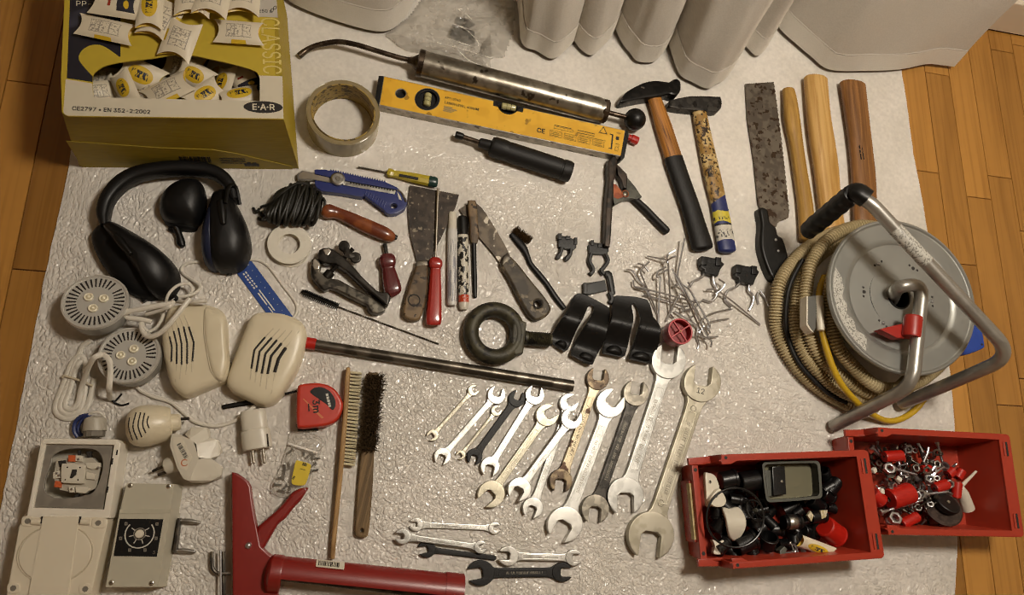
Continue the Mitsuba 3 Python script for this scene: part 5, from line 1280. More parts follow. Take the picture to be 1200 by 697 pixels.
part(pk, 'arm', tube(sp3([(258.4, 645, .018), (258.6, 672, .018), (259, 706, .018)], 6), .0018, 8), 'chrome')
part(pk, 'cross_bar', tube(sp3([(256, 671.5, .0165), (264, 671.5, .0165), (270.5, 671, .0165)], 4), .0018, 8), 'chrome')

# ---------------------------------------------------------------- the two brushes
mat('brush_wood', grained('#7c5f3a', '#a8875a', math.radians(80), 300, 12), .55, spec=.3)
mat('brush_wood_old', grained('#50402c', '#7c6648', math.radians(80), 300, 12), .65, spec=.25)
mat('bristle_ivory', '#c4bb9c', .6)
mat('bristle_dark', '#382a17', .7, spec=.25)
b1 = thing('hand_brush', 'narrow wooden brush with ivory bristles lying on its side, touching the red caulking gun', 'brush')
part(b1, 'handle', bar([(408, 432, 5, .010), (407, 445, 6.2, .0105), (404, 490, 6.2, .0105), (399.8, 543, 6.2, .010), (395, 592, 6, .0085), (391, 634, 6, .008), (389.4, 654, 5.8, .007)], n=14, e=4, dome=(.5, .2)), 'brush_wood')
tu = []
for i in range(27):
    t = i / 26; x0, y0 = 410.5 - 8.0 * t, 436 + 107 * t
    for zz_ in (.007, .012, .017):
        for q in range(4):
            jx, jy = RNG.normal(0, .5), RNG.normal(0, .55)
            a, b = P(x0, y0 + (q - 1.5) * .35, zz_), P(x0 + 13.2 + jx, y0 + 1.6 + jy + (q - 1.5) * .5, zz_ + RNG.normal(0, .0015))
            tu.append(tube(np.array([a, b]), [.0011, .0008], 4))
kb = part(b1, 'bristles', cat_(tu), 'bristle_ivory', 30, 'ivory bristles'); labels[kb]['kind'] = 'stuff'
b2 = thing('hand_brush', 'wooden brush with a frayed dark bristle head beside the ivory bristled one', 'brush')
hole2_ = [(424.2 + 1.9 * math.cos(a), 621.5 + 2.3 * math.sin(a)) for a in np.linspace(0, 6.28, 12, endpoint=False)]
part(b2, 'handle', plate(spline([(430, 440), (437, 436.5), (444.5, 440), (443, 480), (439, 520), (437.4, 560), (434.5, 600), (432.2, 622), (429, 629.6), (420, 629.4), (416, 623), (418, 590), (420.5, 555), (424, 520), (427, 480)], 3, True), MAT, MAT + .012, .003, holes=[hole2_]), 'brush_wood_old')
tu = []
for i in range(1500):
    t, s = RNG.random(), RNG.uniform(-1, 1); cx_, cy_ = 439.5 - 8.2 * t + 7.4 * s, 440 + 88 * t
    a = P(cx_, cy_, MAT + .011); ln = RNG.uniform(.010, .016)
    d = V(RNG.normal(0, .45) + .35 * s, RNG.normal(0, .45), 1); b = a + unit(d) * ln * .6; c = b + unit(d + V(RNG.normal(0, .6), RNG.normal(0, .6), 0)) * ln * .5
    tu.append(tube(np.array([a, b, c]), [.0008, .0006, .0003], 3))
kb = part(b2, 'bristles', cat_(tu), 'bristle_dark', False, 'frayed dark brown bristles'); labels[kb]['kind'] = 'stuff'

# ---------------------------------------------------------------- corded handle, cutter, tester
mat('cord_black', '#16150f', .5, spec=.4)
mat('handle_redbrown', patchy('#5e2a14', '#78401f', 40), .22, spec=.5, clearcoat=.6)
sol = thing('corded_handle', 'reddish brown smooth handle with a black cord wound up at its end', 'corded tool')
Q3 = lambda x, y: (295 + x / 5.578, 195 + y / 5.578)
for x, y, h in [(95, 312, 34), (118, 305, 55), (142, 290, 78), (168, 275, 100), (194, 262, 120), (222, 250, 140), (250, 244, 150), (278, 243, 150), (306, 243, 148), (334, 246, 144), (360, 254, 136), (384, 266, 124), (406, 278, 112), (428, 290, 100)]:
    pts = []
    for a in np.linspace(0, 2 * np.pi, 14, endpoint=False):
        q = Q3(x - (math.sin(a)) * h * .30 + 10 * math.sin(2 * a + x), y + math.sin(a) * h * .94)
        pts.append((*q, .022 + .017 * math.cos(a)))
    part(sol, 'cord_turn', tube(sp3(pts, 3, True), .0031, 8, True), 'cord_black')
for pts in ([(60, 265, .010), (120, 240, .030), (200, 170, .040), (300, 110, .036), (380, 130, .030), (400, 220, .040), (380, 330, .038)], [(470, 280, .020), (478, 230, .022), (460, 205, .022), (440, 225, .022), (446, 255, .022)], [(10, 270, .006), (28, 300, .008), (50, 280, .010), (66, 320, .008), (95, 300, .010)], [(40, 335, .006), (60, 350, .006), (90, 345, .010)]):
    part(sol, 'cord_end', tube(sp3([(*Q3(x, y), z) for x, y, z in pts], 6), .0024, 8), 'cord_black')
part(sol, 'inner_cord', bar([(*Q3(90, 312), 10, .008, .020), (*Q3(150, 288), 24, .012, .021), (*Q3(230, 254), 44, .014, .022), (*Q3(320, 250), 46, .014, .022), (*Q3(410, 280), 34, .012, .021)], n=16, dome=(.3, .3)), 'cord_black')
part(sol, 'cord_tie', tube(sp3([(*Q3(x, y), z) for x, y, z in [(55, 290, .012), (72, 282, .014), (92, 296, .013), (100, 312, .010)]], 5), .0015, 6), 'offwhite')
part(sol, 'handle', bar([(380.5, 246.2, 15, .0105), (383.5, 247.4, 17.4, .0115), (388, 248, 16.4, .011), (396, 250, 13.4, .0095), (406, 254, 14.6, .010), (427.7, 264, 16.8, .0112), (449, 273.4, 16.8, .0112), (457.5, 277, 13.5, .0095), (460, 278, 10, .007)], n=28), 'handle_redbrown', 40)
part(sol, 'tip', bar([(459.5, 277.2, 5, .003, .013), (462.5, 277.8, 6.5, .004, .013), (465.5, 278.8, 5, .003, .013)], sub=3), 'black_plastic')

mat('cutter_blue', '#18245f', .36, spec=.5)
ct_ = thing('utility_knife', 'blue snap off utility knife with grey locking wheel beside the black cord', 'knife')
K8 = lambda x, y: (340 + x / 6.667, 185 + y / 6.667)
top_t = []
for i in range(23):
    t = i / 22; x, y = 318 + 420 * t, 97 + 90 * t
    top_t += [(x - 5, y - 3), (x - 2, y - 13), (x + 4, y - 13), (x + 7, y - 1)]
body_ = [(190, 92), (200, 88), (283, 90), (300, 98)] + top_t + [(780, 202), (832, 226), (880, 270), (908, 320), (916, 352), (895, 398), (835, 434), (775, 440), (745, 425)]
for i in range(9):
    t = i / 8; x, y = 738 - 150 * t, 412 - 110 * t; body_ += [(x, y), (x - 7, y - 10)]
body_ += [(560, 305), (400, 277), (245, 258), (205, 228), (193, 205)]
slot_ = [(186, 122), (310, 150), (440, 178), (830, 248), (818, 282), (430, 214), (310, 192), (190, 172)]
hole_c = [(810 + 27 * math.cos(a), 374 + 20 * math.sin(a)) for a in np.linspace(0, 6.28, 16, endpoint=False)]
zk = .018
part(ct_, 'body', prism(wpoly(sg.Polygon([K8(*q) for q in body_], [[K8(*q) for q in hole_c]]).difference(sg.Polygon([K8(*q) for q in slot_])).buffer(0), zk), MAT, zk, .0014), 'cutter_blue')
part(ct_, 'channel', plate([K8(*q) for q in [(60, 118), (95, 96), (190, 116), (310, 150), (440, 178), (832, 248), (820, 284), (430, 214), (310, 192), (190, 172), (60, 168), (52, 140)]], zk - .008, zk - .0035, .0006), 'zinc')
part(ct_, 'blade', plate([K8(*q) for q in [(66, 132), (100, 108), (300, 152), (300, 186), (190, 166), (70, 160)]], zk - .0033, zk - .0024), 'steel_bright', False)
part(ct_, 'ratchet', cat_([plate([K8(470 + 22 * i, 186 + 4.0 * i), K8(482 + 22 * i, 188 + 4.0 * i), K8(480 + 22 * i, 198 + 4.0 * i), K8(468 + 22 * i, 196 + 4.0 * i)], zk - .0035, zk - .0018) for i in range(16)]), 'ink', False)
wc_ = P(*K8(373, 170), zk); part(ct_, 'wheel', lathe(wc_ - V(0, 0, .003), wc_ + V(0, 0, .006), [(0, .0122), (.6, .0128), (.85, .0122), (1, .0095)], 20), 'zinc', 20, 'grey locking wheel')
part(ct_, 'wheel_hub', lathe(wc_ + V(0, 0, .006), wc_ + V(0, 0, .0072), [(0, .0045), (1, .0036)], 16), 'ink_grey')
for i in range(9):
    t = i / 8; x, y = 728 - 145 * t, 388 - 98 * t; part(ct_, 'grip_rib', bar([(*K8(x, y), 1.6, .0009, zk + .0002), (*K8(x + 22 - 6 * t, y - 46 + 10 * t), 1.6, .0009, zk + .0002)], sub=2, n=8), 'cutter_blue')
part(ct_, 'end_clip', tube(sp3([(*K8(x, y), zk + .0005) for x, y in [(838, 250), (868, 270), (890, 310), (905, 345)]], 5), .0016, 6), 'zinc')
part(ct_, 'side_clip', plate([K8(*q) for q in [(836, 262), (862, 300), (872, 330), (850, 322)]], zk - .001, zk + .0004), 'offwhite', False)

mat('tester_yellow', '#a08f2a', .2, spec=.6, clearcoat=.8)
mat('tester_green', '#15302c', .3)
te = thing('voltage_tester', 'small yellow translucent tester screwdriver with dark green cap above the utility knife', 'screwdriver')
part(te, 'shaft', bar([(419.5, 195.6, 2.2, .0012, .008), (424, 196.4, 1.8, .0014, .008), (455, 202.4, 1.8, .0014, .008)], sub=2, n=10), 'steel_dark')
part(te, 'handle', bar([(454.5, 202, 9.5, .0062), (457, 202.6, 11, .0068), (461, 203.6, 9.0, .0062), (468, 205, 9.6, .0065), (485, 208.4, 12, .0072), (503, 212, 12.6, .0075)], n=8, e=2.4, sub=4), 'tester_yellow', 20)
part(te, 'cap', bar([(502.5, 212, 12.8, .0078), (509, 213.2, 12.8, .0078), (511.5, 213.7, 11.5, .007)], n=16, sub=2), 'tester_green', label='dark green cap')
part(te, 'inner_rod', bar([(468, 205, 3, .001, .0165), (490, 209.4, 3.4, .001, .0178)], sub=2, n=8), 'ink')

# ---------------------------------------------------------------- scrapers, screwdrivers, markers
mat('scraper_steel', patchy('#241d17', '#372e26', 70, c='#6e6556', cf=190, clo=.62, chi=.72), .5, .5)
mat('handle_oldwood', patchy('#4c3c28', '#6e5a40', 60, c='#2c2014', cf=120), .55, spec=.35)
def scraper(label, blade, handle, hole, hr, collar, zb=.0045, grp=None, hm='handle_oldwood', bm='scraper_steel'):
    k = thing('scraper', label, 'scraper')
    part(k, 'blade', plate(blade, zb + .003, zb + .0042), bm, False)
    hh = [(hole[0] + hr * math.cos(a), hole[1] + hr * 1.1 * math.sin(a)) for a in np.linspace(0, 6.28, 20, endpoint=False)]
    part(k, 'handle', plate(spline(handle, 3, True), MAT, MAT + .016, .005, holes=[hh]), hm)
    part(k, 'collar', plate(collar, MAT + .003, MAT + .0165, .003), 'steel_dark')
    part(k, 'eyelet', torus(P(*hole, MAT + .0155), (0, 0, 1), hr * S(*hole) + .0008, .0012, 24, 8), 'ink')
    return k
scraper('wide scraper with dark paint stained blade and brown wooden handle', [(480.5, 217), (537.8, 228), (534.7, 241), (526, 259), (516.7, 279.7), (506, 300.4), (502, 308), (489, 308), (485.7, 295), (481, 277), (479, 261.7), (478, 238.4)],
        [(489, 309), (495, 307.5), (500.8, 309), (502, 326), (501, 342), (498.6, 356), (494, 370), (490, 374.5), (482, 375), (474, 371.5), (472, 363), (475, 348), (479, 334), (484, 319)], (485.3, 351.8), 6, [(488, 305), (501.5, 303.5), (502, 311), (488.2, 312.5)])
mat('scraper_worn', patchy('#3c342a', '#574d40', 70, c='#a39b8c', cf=65, clo=.60, chi=.66), .5, .45)
scraper('narrow worn scraper with dirty grey handle and a hole, beside the eye bolt', [(538.3, 245), (547, 239.5), (557, 237), (564, 243), (570.6, 251.7), (581.7, 269.5), (591.7, 287), (598, 300), (586, 308), (577, 296), (561.7, 278), (550, 263)],
        [(596, 299), (606, 307), (615, 318), (624, 329.5), (634, 341.5), (641.7, 351.7), (646, 360.6), (642, 369), (631, 374.6), (624, 373), (616, 363), (606, 345), (597, 327), (587, 308)], (630.4, 356), 4.2, [(589.5, 300), (595, 296), (600, 303), (589, 311)], hm='scraper_handle_grey' if mat('scraper_handle_grey', patchy('#332c22', '#4a4132', 60, c='#6e6350', cf=90, clo=.58, chi=.66), .55, spec=.35) else None, bm='scraper_worn')

mat('clear_red', '#8e1a12', .18, spec=.6, clearcoat=.9)
mat('dark_red', '#4c0f12', .2, spec=.6, clearcoat=.9)
sd1 = thing('screwdriver', 'long screwdriver with clear red handle lying on the wide scraper', 'screwdriver')
part(sd1, 'shaft', bar([(513.4, 220.5, 3.4, .0009, .0145), (513.1, 228, 2.6, .0018, .0145), (512.6, 240, 2.8, .0021, .0140), (510.2, 307, 2.8, .0021, .013)], n=12, sub=3), 'steel_bright')
part(sd1, 'handle', bar([(510.2, 304.5, 12, .008), (510.3, 308, 16.2, .0105), (510.3, 311.5, 15.6, .0102), (510.2, 315, 12.8, .0085), (510, 322, 13.2, .009), (509.4, 345, 15.6, .0105), (508.5, 364, 18, .0115), (507.9, 376, 18.6, .0115), (507.7, 380, 16.5, .010)], n=12, e=2.6, sub=4), 'clear_red', 25)
sd2 = thing('screwdriver', 'stubby screwdriver with dark red handle beside the hand vice', 'screwdriver')
part(sd2, 'shaft', bar([(450.7, 285, 4.6, .001, .012), (451.6, 290, 4.6, .0022, .012), (453.6, 302, 4, .0026, .012)], n=12, sub=3), 'forged_grey')
part(sd2, 'handle', bar([(453.4, 300.5, 16, .010), (454, 304.5, 19.6, .012), (454.2, 308.5, 19.2, .012), (454.9, 314.5, 15.4, .010), (456.5, 322, 17.5, .011), (459, 334, 21, .0125), (460.4, 340.5, 20.5, .0125), (460.8, 342, 17, .011)], n=12, e=2.5, sub=4), 'dark_red', 25)
def mk_fn(s, p):
    t = (noise(p.x * 500, p.y * 260, 2) > .55)
    k = mi.Color3f(lin('#b9b7b2')) + p.x * 0
    return dr.select((s > .30) & (s < .97) & (noise(p.x * 900, p.y * 40, 2) > .6), mi.Color3f(lin('#7f7f84')), k)
ma, mb = P(530, 250, .01), P(529.8, 357, .01)
mat('marker_white', axis_fn(ma, mb, mk_fn), .35, spec=.5)
m1 = thing('marker', 'white paint marker with grey printed label beside the long red screwdriver', 'marker')
part(m1, 'barrel', bar([(530.2, 268, 10, .0068), (530.2, 271, 11.4, .0074), (529.9, 300, 11.4, .0074), (529.6, 355, 11.4, .0074), (529.6, 357.5, 10, .0066)], n=22, sub=1), 'marker_white')
part(m1, 'cap', bar([(530.3, 249.5, 8.2, .0058), (530.3, 251.5, 9.4, .0064), (530.2, 270, 10, .0068)], n=18, sub=1, lift=.0006), 'offwhite')
def mk2(s, p):
    w = noise(p.x * 300, p.y * 160, 6); f = fbm(p.x * 500, p.y * 420, 1, 2)
    k = dr.select((s > .04) & (s < .82) & (w + (f - .5) * .8 > .47), mi.Color3f(lin('#161512')), mi.Color3f(lin('#b5b0a2')))
    return dr.select((s > .82) & (s < .92), mix(lin('#a63a1e'), lin('#b5b0a2'), (f > .68) & True if False else smoothstep(.66, .7, f)), k)
ma, mb = P(542.3, 276, .01), P(543.6, 362, .01)
mat('marker_black', axis_fn(ma, mb, mk2), .4, spec=.45)
m2 = thing('marker', 'black and white marker with black cap and red band, right of the white marker', 'marker')
part(m2, 'barrel', bar([(542.3, 275, 11.6, .0078), (542.4, 277, 12.4, .0082), (543.5, 357, 12.2, .0082), (543.7, 362.5, 10, .0066)], n=22, sub=1), 'marker_black')
part(m2, 'cap', bar([(541.7, 254.5, 10, .007), (541.8, 256.5, 11.4, .0077), (542.3, 276, 11.8, .0080)], n=20, sub=1), 'black_plastic', label='black cap')
nt = thing('narrow_brush_tool', 'thin black handled tool with a worn brown flat end lying on the narrow scraper blade', 'hand tool')
part(nt, 'flat_end', bar([(552.6, 235.5, 9, .004, .0155), (553.5, 245, 10.4, .0048, .0150), (554.8, 262, 10, .0052, .0130), (555.6, 277, 11, .005, .0100), (555.3, 285, 7.5, .004, .0090)], n=16, e=4, sub=4), 'handle_oldwood')
part(nt, 'handle', bar([(555.2, 284, 5.4, .0032, .0090), (555.5, 300, 5.6, .0034, .0075), (556.2, 325, 5.6, .0034, .0070), (556.6, 348, 4.6, .003, .0065)], n=14, dome=(0, .6)), 'black_plastic')
wb = thing('wire_brush', 'small black wire brush with a wavy handle ending at the black brackets', 'brush')
part(wb, 'handle', bar([(600, 275, 7, .003), (608, 284, 9, .0036), (614, 291.5, 8.6, .004), (618, 300, 6.4, .004), (622, 309.5, 6.2, .004), (633, 323, 7, .0042), (641, 333, 6.4, .004), (651, 348, 7, .004), (661, 361, 6, .004)], n=14, dome=(.6, .4)), 'black_satin')
tu = []
for i in range(420):
    u_, v_ = RNG.random(), RNG.random(); x, y = 599 + 19 * u_ + 4 * v_, 272.5 + 14.5 * u_ - 4.5 * v_
    a = P(x, y, .007); b = a + V(.0025 + RNG.normal(0, .0012), .0045 + RNG.normal(0, .0012), .009)
    tu.append(tube(np.array([a, b]), [.00045, .0003], 3))
mat('bristle_wire', '#4e3a20', .45, .3)
kb = part(wb, 'bristles', cat_(tu), 'bristle_wire', False, 'short brown wire bristles'); labels[kb]['kind'] = 'stuff'

# ---------------------------------------------------------------- hand vice, bottle brush, pipe, eye bolt
mat('vice_steel', patchy('#2b2926', '#3b3834', 90), .34, .85)
mat('vice_worn', patchy('#3a3732', '#625d54', 120), .34, .9)
hv = thing('hand_vice', 'dark steel hand vice with wing nut and two hinged arms', 'hand vice')
part(hv, 'arm', plate([(372.4, 298), (374, 292.4), (379, 290), (385.4, 289.6), (391, 292), (396.6, 296), (403, 301), (409.7, 307), (424.6, 324), (441.4, 340), (447, 342), (454.5, 341.8), (457.4, 346), (457.4, 351), (454.5, 357.7), (449, 355), (443, 350), (424.6, 335), (406, 317.6), (399, 313), (393, 309), (386, 308.6), (380, 308), (373, 303.6)], MAT + .004, .026, .003), 'vice_steel')
part(hv, 'arm', plate([(365, 303.6), (369, 301), (373, 303), (376.4, 310), (375, 318), (382, 322.5), (389, 326), (396.6, 327), (413, 336), (430, 344.6), (441, 352), (450.7, 359.6), (451.7, 363), (448, 366), (443, 367.4), (436, 366.5), (432, 364), (430, 357.7), (408, 347), (394, 339.5), (387, 337.4), (380, 340), (375, 337), (370.5, 331.6), (366, 326), (364, 320)], MAT, .022, .003), 'vice_worn')
part(hv, 'jaw_face', plate([(378.5, 292), (385.5, 291), (388, 294), (384.6, 299), (381, 298)], .025, .0275, .0008), 'steel_bright', label='worn bright jaw tip')
part(hv, 'jaw_face', plate([(367, 304), (370, 303), (374.8, 310), (373.6, 315), (368.5, 315.6), (366.2, 311)], .021, .0235, .0008), 'steel_bright', label='worn bright jaw tip')
a, b = P(384.6, 322, .018), P(413.5, 291.5, .022)
part(hv, 'screw', lathe(a, b, [(0, .0042)] + [q for k in range(20) for q in ((.02 + k * .048, .0042), (.044 + k * .048, .0034))] + [(1, .0042)], 14), 'vice_steel')
part(hv, 'collar', lathe(P(382, 325, .018), P(388, 318.5, .019), [(0, .0075), (.9, .0085), (1, .007)], 16), 'vice_steel')
wn = part(hv, 'wing_nut', hullpx([(402, 300, .020), (410, 303.5, .020), (412, 296, .026), (406, 293.5, .026), (403, 300, .028), (409, 303, .028)]), 'vice_steel', 30)
for (x, y), (x2, y2) in (((403.2, 287.7), (407, 296)), ((416.8, 301.2), (409.5, 299))):
    part(wn, 'wing', plate(spline([(x + 6.6 * math.cos(q), y + 6.4 * math.sin(q)) for q in np.linspace(0, 6.28, 10, endpoint=False)], 2, True), .021, .0265, .002), 'vice_steel')
    part(wn, 'wing_root', bar([(x, y, 7.5, .0026, .0238), (x2, y2, 9, .0034, .0238)], sub=2, n=12, e=3), 'vice_steel')
bb_ = thing('bottle_brush', 'thin twisted wire brush with a black spiral bristle head below the hand vice', 'brush')
A, B = P(396, 359.5, .005), P(514, 403, .0045); A0 = P(353, 341.8, .0070)
st_ = np.linspace(0, 1, 90)[:, None]; pth = A + (B - A) * st_; sdv = unit(np.cross(B - A, (0, 0, 1)))
for ph in (0, np.pi):
    tw = pth + .0009 * (np.cos(st_ * 150 + ph) * sdv + np.sin(st_ * 150 + ph) * V(0, 0, 1)); part(bb_, 'wire', tube(tw, .0010, 5), 'steel_dark')
tu = []; d_ = unit(A0 - A); s_ = unit(np.cross(d_, (0, 0, 1))); Lh = np.linalg.norm(A0 - A)
for i in range(900):
    t = i / 899; o = A + (A0 - A) * t; ph = t * 2 * np.pi * 10.5 + RNG.normal(0, .16) + (np.pi if i % 2 else 0)
    r_ = .0066 * (1 if t < .93 else .75)
    q = o + r_ * (math.cos(ph) * s_ + math.sin(ph) * V(0, 0, 1)); q[2] = max(q[2], MAT + .0004); tu.append(tube(np.array([o, q]), [.0005, .00035], 3))
kb = part(bb_, 'bristles', cat_(tu), 'black_plastic', False, 'black spiral bristles'); labels[kb]['kind'] = 'stuff'
part(bb_, 'core', lathe(A, A0, [(0, .0012), (1, .0012)], 8), 'steel_dark')
mat('pipe_steel', patchy('#48433b', '#69635a', 50), .34, .85)
pp = thing('steel_pipe', 'long dark steel rod with red end sleeve running from a beige unit to the spanners', 'rod')
zp = MAT + .0100
part(pp, 'rod', bar([(364, 402.6, 12.2, .0092, zp), (430, 413.4, 12.4, .0092, zp), (560, 434.4, 12.8, .0094, zp), (645, 448, 13, .0095, zp), (646, 448.2, 12.2, .009, zp), (648, 448.5, 13.2, .0096, zp), (671, 452.3, 13.2, .0096, zp)], n=24, sub=1), 'pipe_steel')
part(pp, 'sleeve', bar([(352, 400.6, 14.4, .0102, zp), (370, 403.6, 14.4, .0102, zp)], n=20, sub=2), 'red_plastic', label='red end sleeve')
mat('bolt_olive', patchy('#2b281a', '#3b3726', 50, c='#171510', cf=80), .55, .25)
eb = thing('eye_bolt', 'large dark olive eye bolt with short threaded shank under the steel brackets', 'eye bolt')
ce = P(579.5, 390.2, .018); se = S(579.5, 390, .018)
part(eb, 'ring', torus(ce, (0, 0, 1), 27.6 * se, .0138, 56, 20), 'bolt_olive', True)
part(eb, 'boss', plate([(601, 379), (608, 373.5), (617.6, 377.2), (616, 398), (613.4, 413.6), (604, 416), (599, 408)], .006, .031, .004), 'bolt_olive')
a, b = P(614, 396, .018), P(646, 398.4, .018)
part(eb, 'thread', lathe(a, b, [(0, .013)] + [q for k in range(13) for q in ((.1 + k * .067, .0132), (.132 + k * .067, .0112))] + [(1, .0112)], 24), 'bolt_olive', 25)

# ---------------------------------------------------------------- clamp, clips, brackets
mat('clamp_grey', patchy('#3a3a35', '#4e4e46', 80), .4, .5)
mat('clamp_dark', patchy('#1f1b17', '#382e26', 90), .42, .5)
mat('clamp_orange', patchy('#7c3a1c', '#95502c', 90), .5, .3)
cp = thing('spring_clamp', 'dark steel spring clamp standing open between the yellow level and the hammers', 'clamp')
part(cp, 'long_arm', plate([(713.3, 188.5), (715.5, 185), (717.8, 183), (721.4, 182), (723.4, 186), (724, 190), (722.3, 202), (719.6, 212.7), (719.2, 226), (718.7, 238), (716, 282.7), (715, 289), (709, 288), (709.3, 268), (710, 247), (711.6, 226), (713.3, 209), (712.6, 198)], MAT, .024, .003), 'clamp_dark')
part(cp, 'jaw', plate([(723, 192), (728, 196.5), (735, 204), (736.5, 212), (735.5, 221), (731, 219), (728.5, 211), (724, 204)], MAT + .002, .020, .002), 'clamp_dark')
part(cp, 'side_plate', plate([(735, 207.5), (744, 218), (752.5, 230.6), (746, 233.4), (740, 232), (733, 232.6), (726, 236), (720.5, 239.6), (718.4, 234), (718, 219), (722, 215), (728, 224), (734, 222)], MAT + .003, .022, .001), 'clamp_grey')
part(cp, 'inner_plate', plate([(718.7, 215), (722, 216), (727.7, 222.6), (730.6, 230.7), (724, 233), (719, 231)], .018, .0226, .0006), 'clamp_orange', label='rusty orange inner plate')
part(cp, 'handle_grip', bar([(741, 232.5, 7, .007), (746, 236, 8, .008), (756, 245, 8.2, .0085), (768, 257.5, 8.4, .0085), (780.6, 270, 8.6, .0085)], n=16, dome=(.2, .8)), 'black_rubber')
pv = P(732.7, 227, .022); part(cp, 'rivet', lathe(pv, pv + V(0, 0, .0025), [(0, .0062), (.5, .0058), (1, .003)], 18), 'vice_worn')
part(cp, 'rivet_ring', torus(pv + V(0, 0, .0004), (0, 0, 1), .0062, .0013, 20, 8), 'clamp_orange')

def pipe_clip(label, body, posts, legs, z=.012):
    k = thing('pipe_clip', label, 'clip')
    part(k, 'body', plate(body, MAT, z, .0012), 'black_plastic')
    for p_ in posts: part(k, 'post', plate([(p_[0] - p_[2], p_[1] - p_[3]), (p_[0] + p_[2], p_[1] - p_[3]), (p_[0] + p_[2], p_[1] + p_[3]), (p_[0] - p_[2], p_[1] + p_[3])], MAT, z + .003, .0008), 'black_plastic')
    for l in legs: part(k, 'jaw', bar([(x, y, w, .0055) for x, y, w in l], n=10, e=4, sub=4), 'black_plastic')
    return k
pipe_clip('small black pipe clip lying apart between the wire brush and the spring clamp', [(655, 278), (660, 276), (675, 280.5), (675.6, 290), (672, 293), (655, 289)], [(656.5, 276.5, 2, 3.5), (675, 282, 1.8, 4), (666, 278, 2.6, 2)], [[(658, 290, 4), (657, 296, 4), (654, 301, 5), (653, 303.5, 3)], [(668.5, 292, 4), (668, 298, 4), (664, 303, 5.5), (662.5, 305.5, 3)]])
pipe_clip('black open ring pipe clip just below the long arm of the spring clamp', [(690, 287), (694, 283.6), (713, 286), (713.6, 294), (711, 298), (691, 297)], [(694.5, 284, 1.6, 3), (703.5, 287, 2.4, 2.4), (711, 285.5, 1.8, 3)], [[(692.5, 297, 4.4), (690.4, 306, 4.4), (694, 314, 4.4), (694.5, 318, 4.4), (691.5, 321.5, 5)], [(709, 297.5, 4.4), (712, 306, 4.4), (707, 314, 4.4), (704, 317.5, 4.4), (707.5, 321.5, 5)]])
pipe_clip('black pipe clip lying on its side above the two black brackets', [(685, 335), (688, 331.5), (709, 328), (712, 340), (690, 345), (685.5, 343)], [(686.5, 337.5, 2, 6.5)], [[(709, 322, 6.5), (713, 321.5, 7), (716, 334, 6.5), (717.5, 345, 6)], [(714, 343, 5), (716.5, 350, 4.5), (714.5, 355, 5)]])
def warp(mesh, size, fn):
    v, f = trimesh.remesh.subdivide_to_size(mesh.vertices, mesh.faces, size, max_iter=14)
    m = trimesh.Trimesh(v, f, process=True); v = np.array(m.vertices); px = np.array([PX(q) for q in v]); v[:, 2] += fn(px, v); return mesh_(v, m.faces)
def bracket(label, outline, holes, a, b, pts):
    k = thing('steel_bracket', label, 'bracket')
    a, b = np.array(a, float), np.array(b, float); L2 = (b - a) @ (b - a)
    base = plate(outline, 0, .0045, .0012)
    # unproject at a middle height so that the bent plate keeps its outline
    zs_ = pts
    q = [P(x, y, MAT + float(np.interp(((np.array([x, y]) - a) @ (b - a)) / L2, zs_[0], zs_[1])))[:2] for x, y in densify(outline, 3)]
    m = prism(sg.Polygon(q), 0, .0045, .001)
    v, f = trimesh.remesh.subdivide_to_size(m.vertices, m.faces, .006, max_iter=14); m = trimesh.Trimesh(v, f, process=True); v = np.array(m.vertices)
    A_, B_ = P(*a, MAT + zs_[1][0])[:2], P(*b, MAT + zs_[1][-1])[:2]; t = ((v[:, :2] - A_) @ (B_ - A_)) / ((B_ - A_) @ (B_ - A_))
    v[:, 2] += MAT + np.interp(t, zs_[0], zs_[1]); part(k, 'plate', mesh_(v, m.faces), 'black_satin', 50); return k
def densify(pts, step):
    out = []; pts = [np.array(p, float) for p in pts]
    for i, p in enumerate(pts):
        q = pts[(i + 1) % len(pts)]; n = max(1, int(np.linalg.norm(q - p) / step))
        out += [tuple(p + (q - p) * t) for t in np.linspace(0, 1, n, endpoint=False)]
    return out
prof_ = [np.linspace(0, 1, 21), .003 + .026 * np.exp(-((np.linspace(0, 1, 21) - .47) / .22)**2) + .010 * np.clip((np.linspace(0, 1, 21) - .8) / .2, 0, 1)]
k_ = bracket('black slotted steel bracket touching the thread of the eye bolt', [(673.6, 345.8), (677, 344), (682, 344.4), (698, 352), (713, 360.5), (714, 366), (713.4, 378), (708.5, 397), (701, 412), (694, 427), (690, 427.5), (669, 416.5), (668.6, 412), (674, 400), (684, 384), (695.5, 364), (695, 359.4), (691.5, 357.6), (688, 360.5), (679, 380), (664.8, 410), (661, 412.4), (643.4, 401), (643, 398), (654, 380), (665, 361), (669, 352)], [], (688, 348), (672, 420), prof_)
for pts in ([(650, 402), (656, 398), (663, 400.5), (664, 406), (660, 410.5), (650, 405)], [(676, 418), (683, 412), (692, 415), (697, 420), (692.5, 426.5), (684, 424)]): part(k_, 'foot', dome(pts, MAT + .006, MAT + .020, 2.4, 6, 3), 'black_satin')
k_ = bracket('black slotted steel bracket beside the tangle of peg hooks', [(718, 348.5), (722, 346.6), (743.4, 348), (757.5, 351.4), (761, 357), (765.3, 371.4), (771, 379), (774, 386), (769, 408), (762.7, 425), (759, 426), (736.8, 421), (736.6, 417), (742, 402), (747.5, 387), (749.6, 373), (747, 362), (742.4, 355.6), (739.4, 358), (741, 372), (739.5, 388), (735.4, 404), (731.6, 417), (728, 419), (705.4, 414.6), (705, 411), (710, 394), (714, 378), (715.6, 362)], [], (740, 350), (734, 423), prof_)
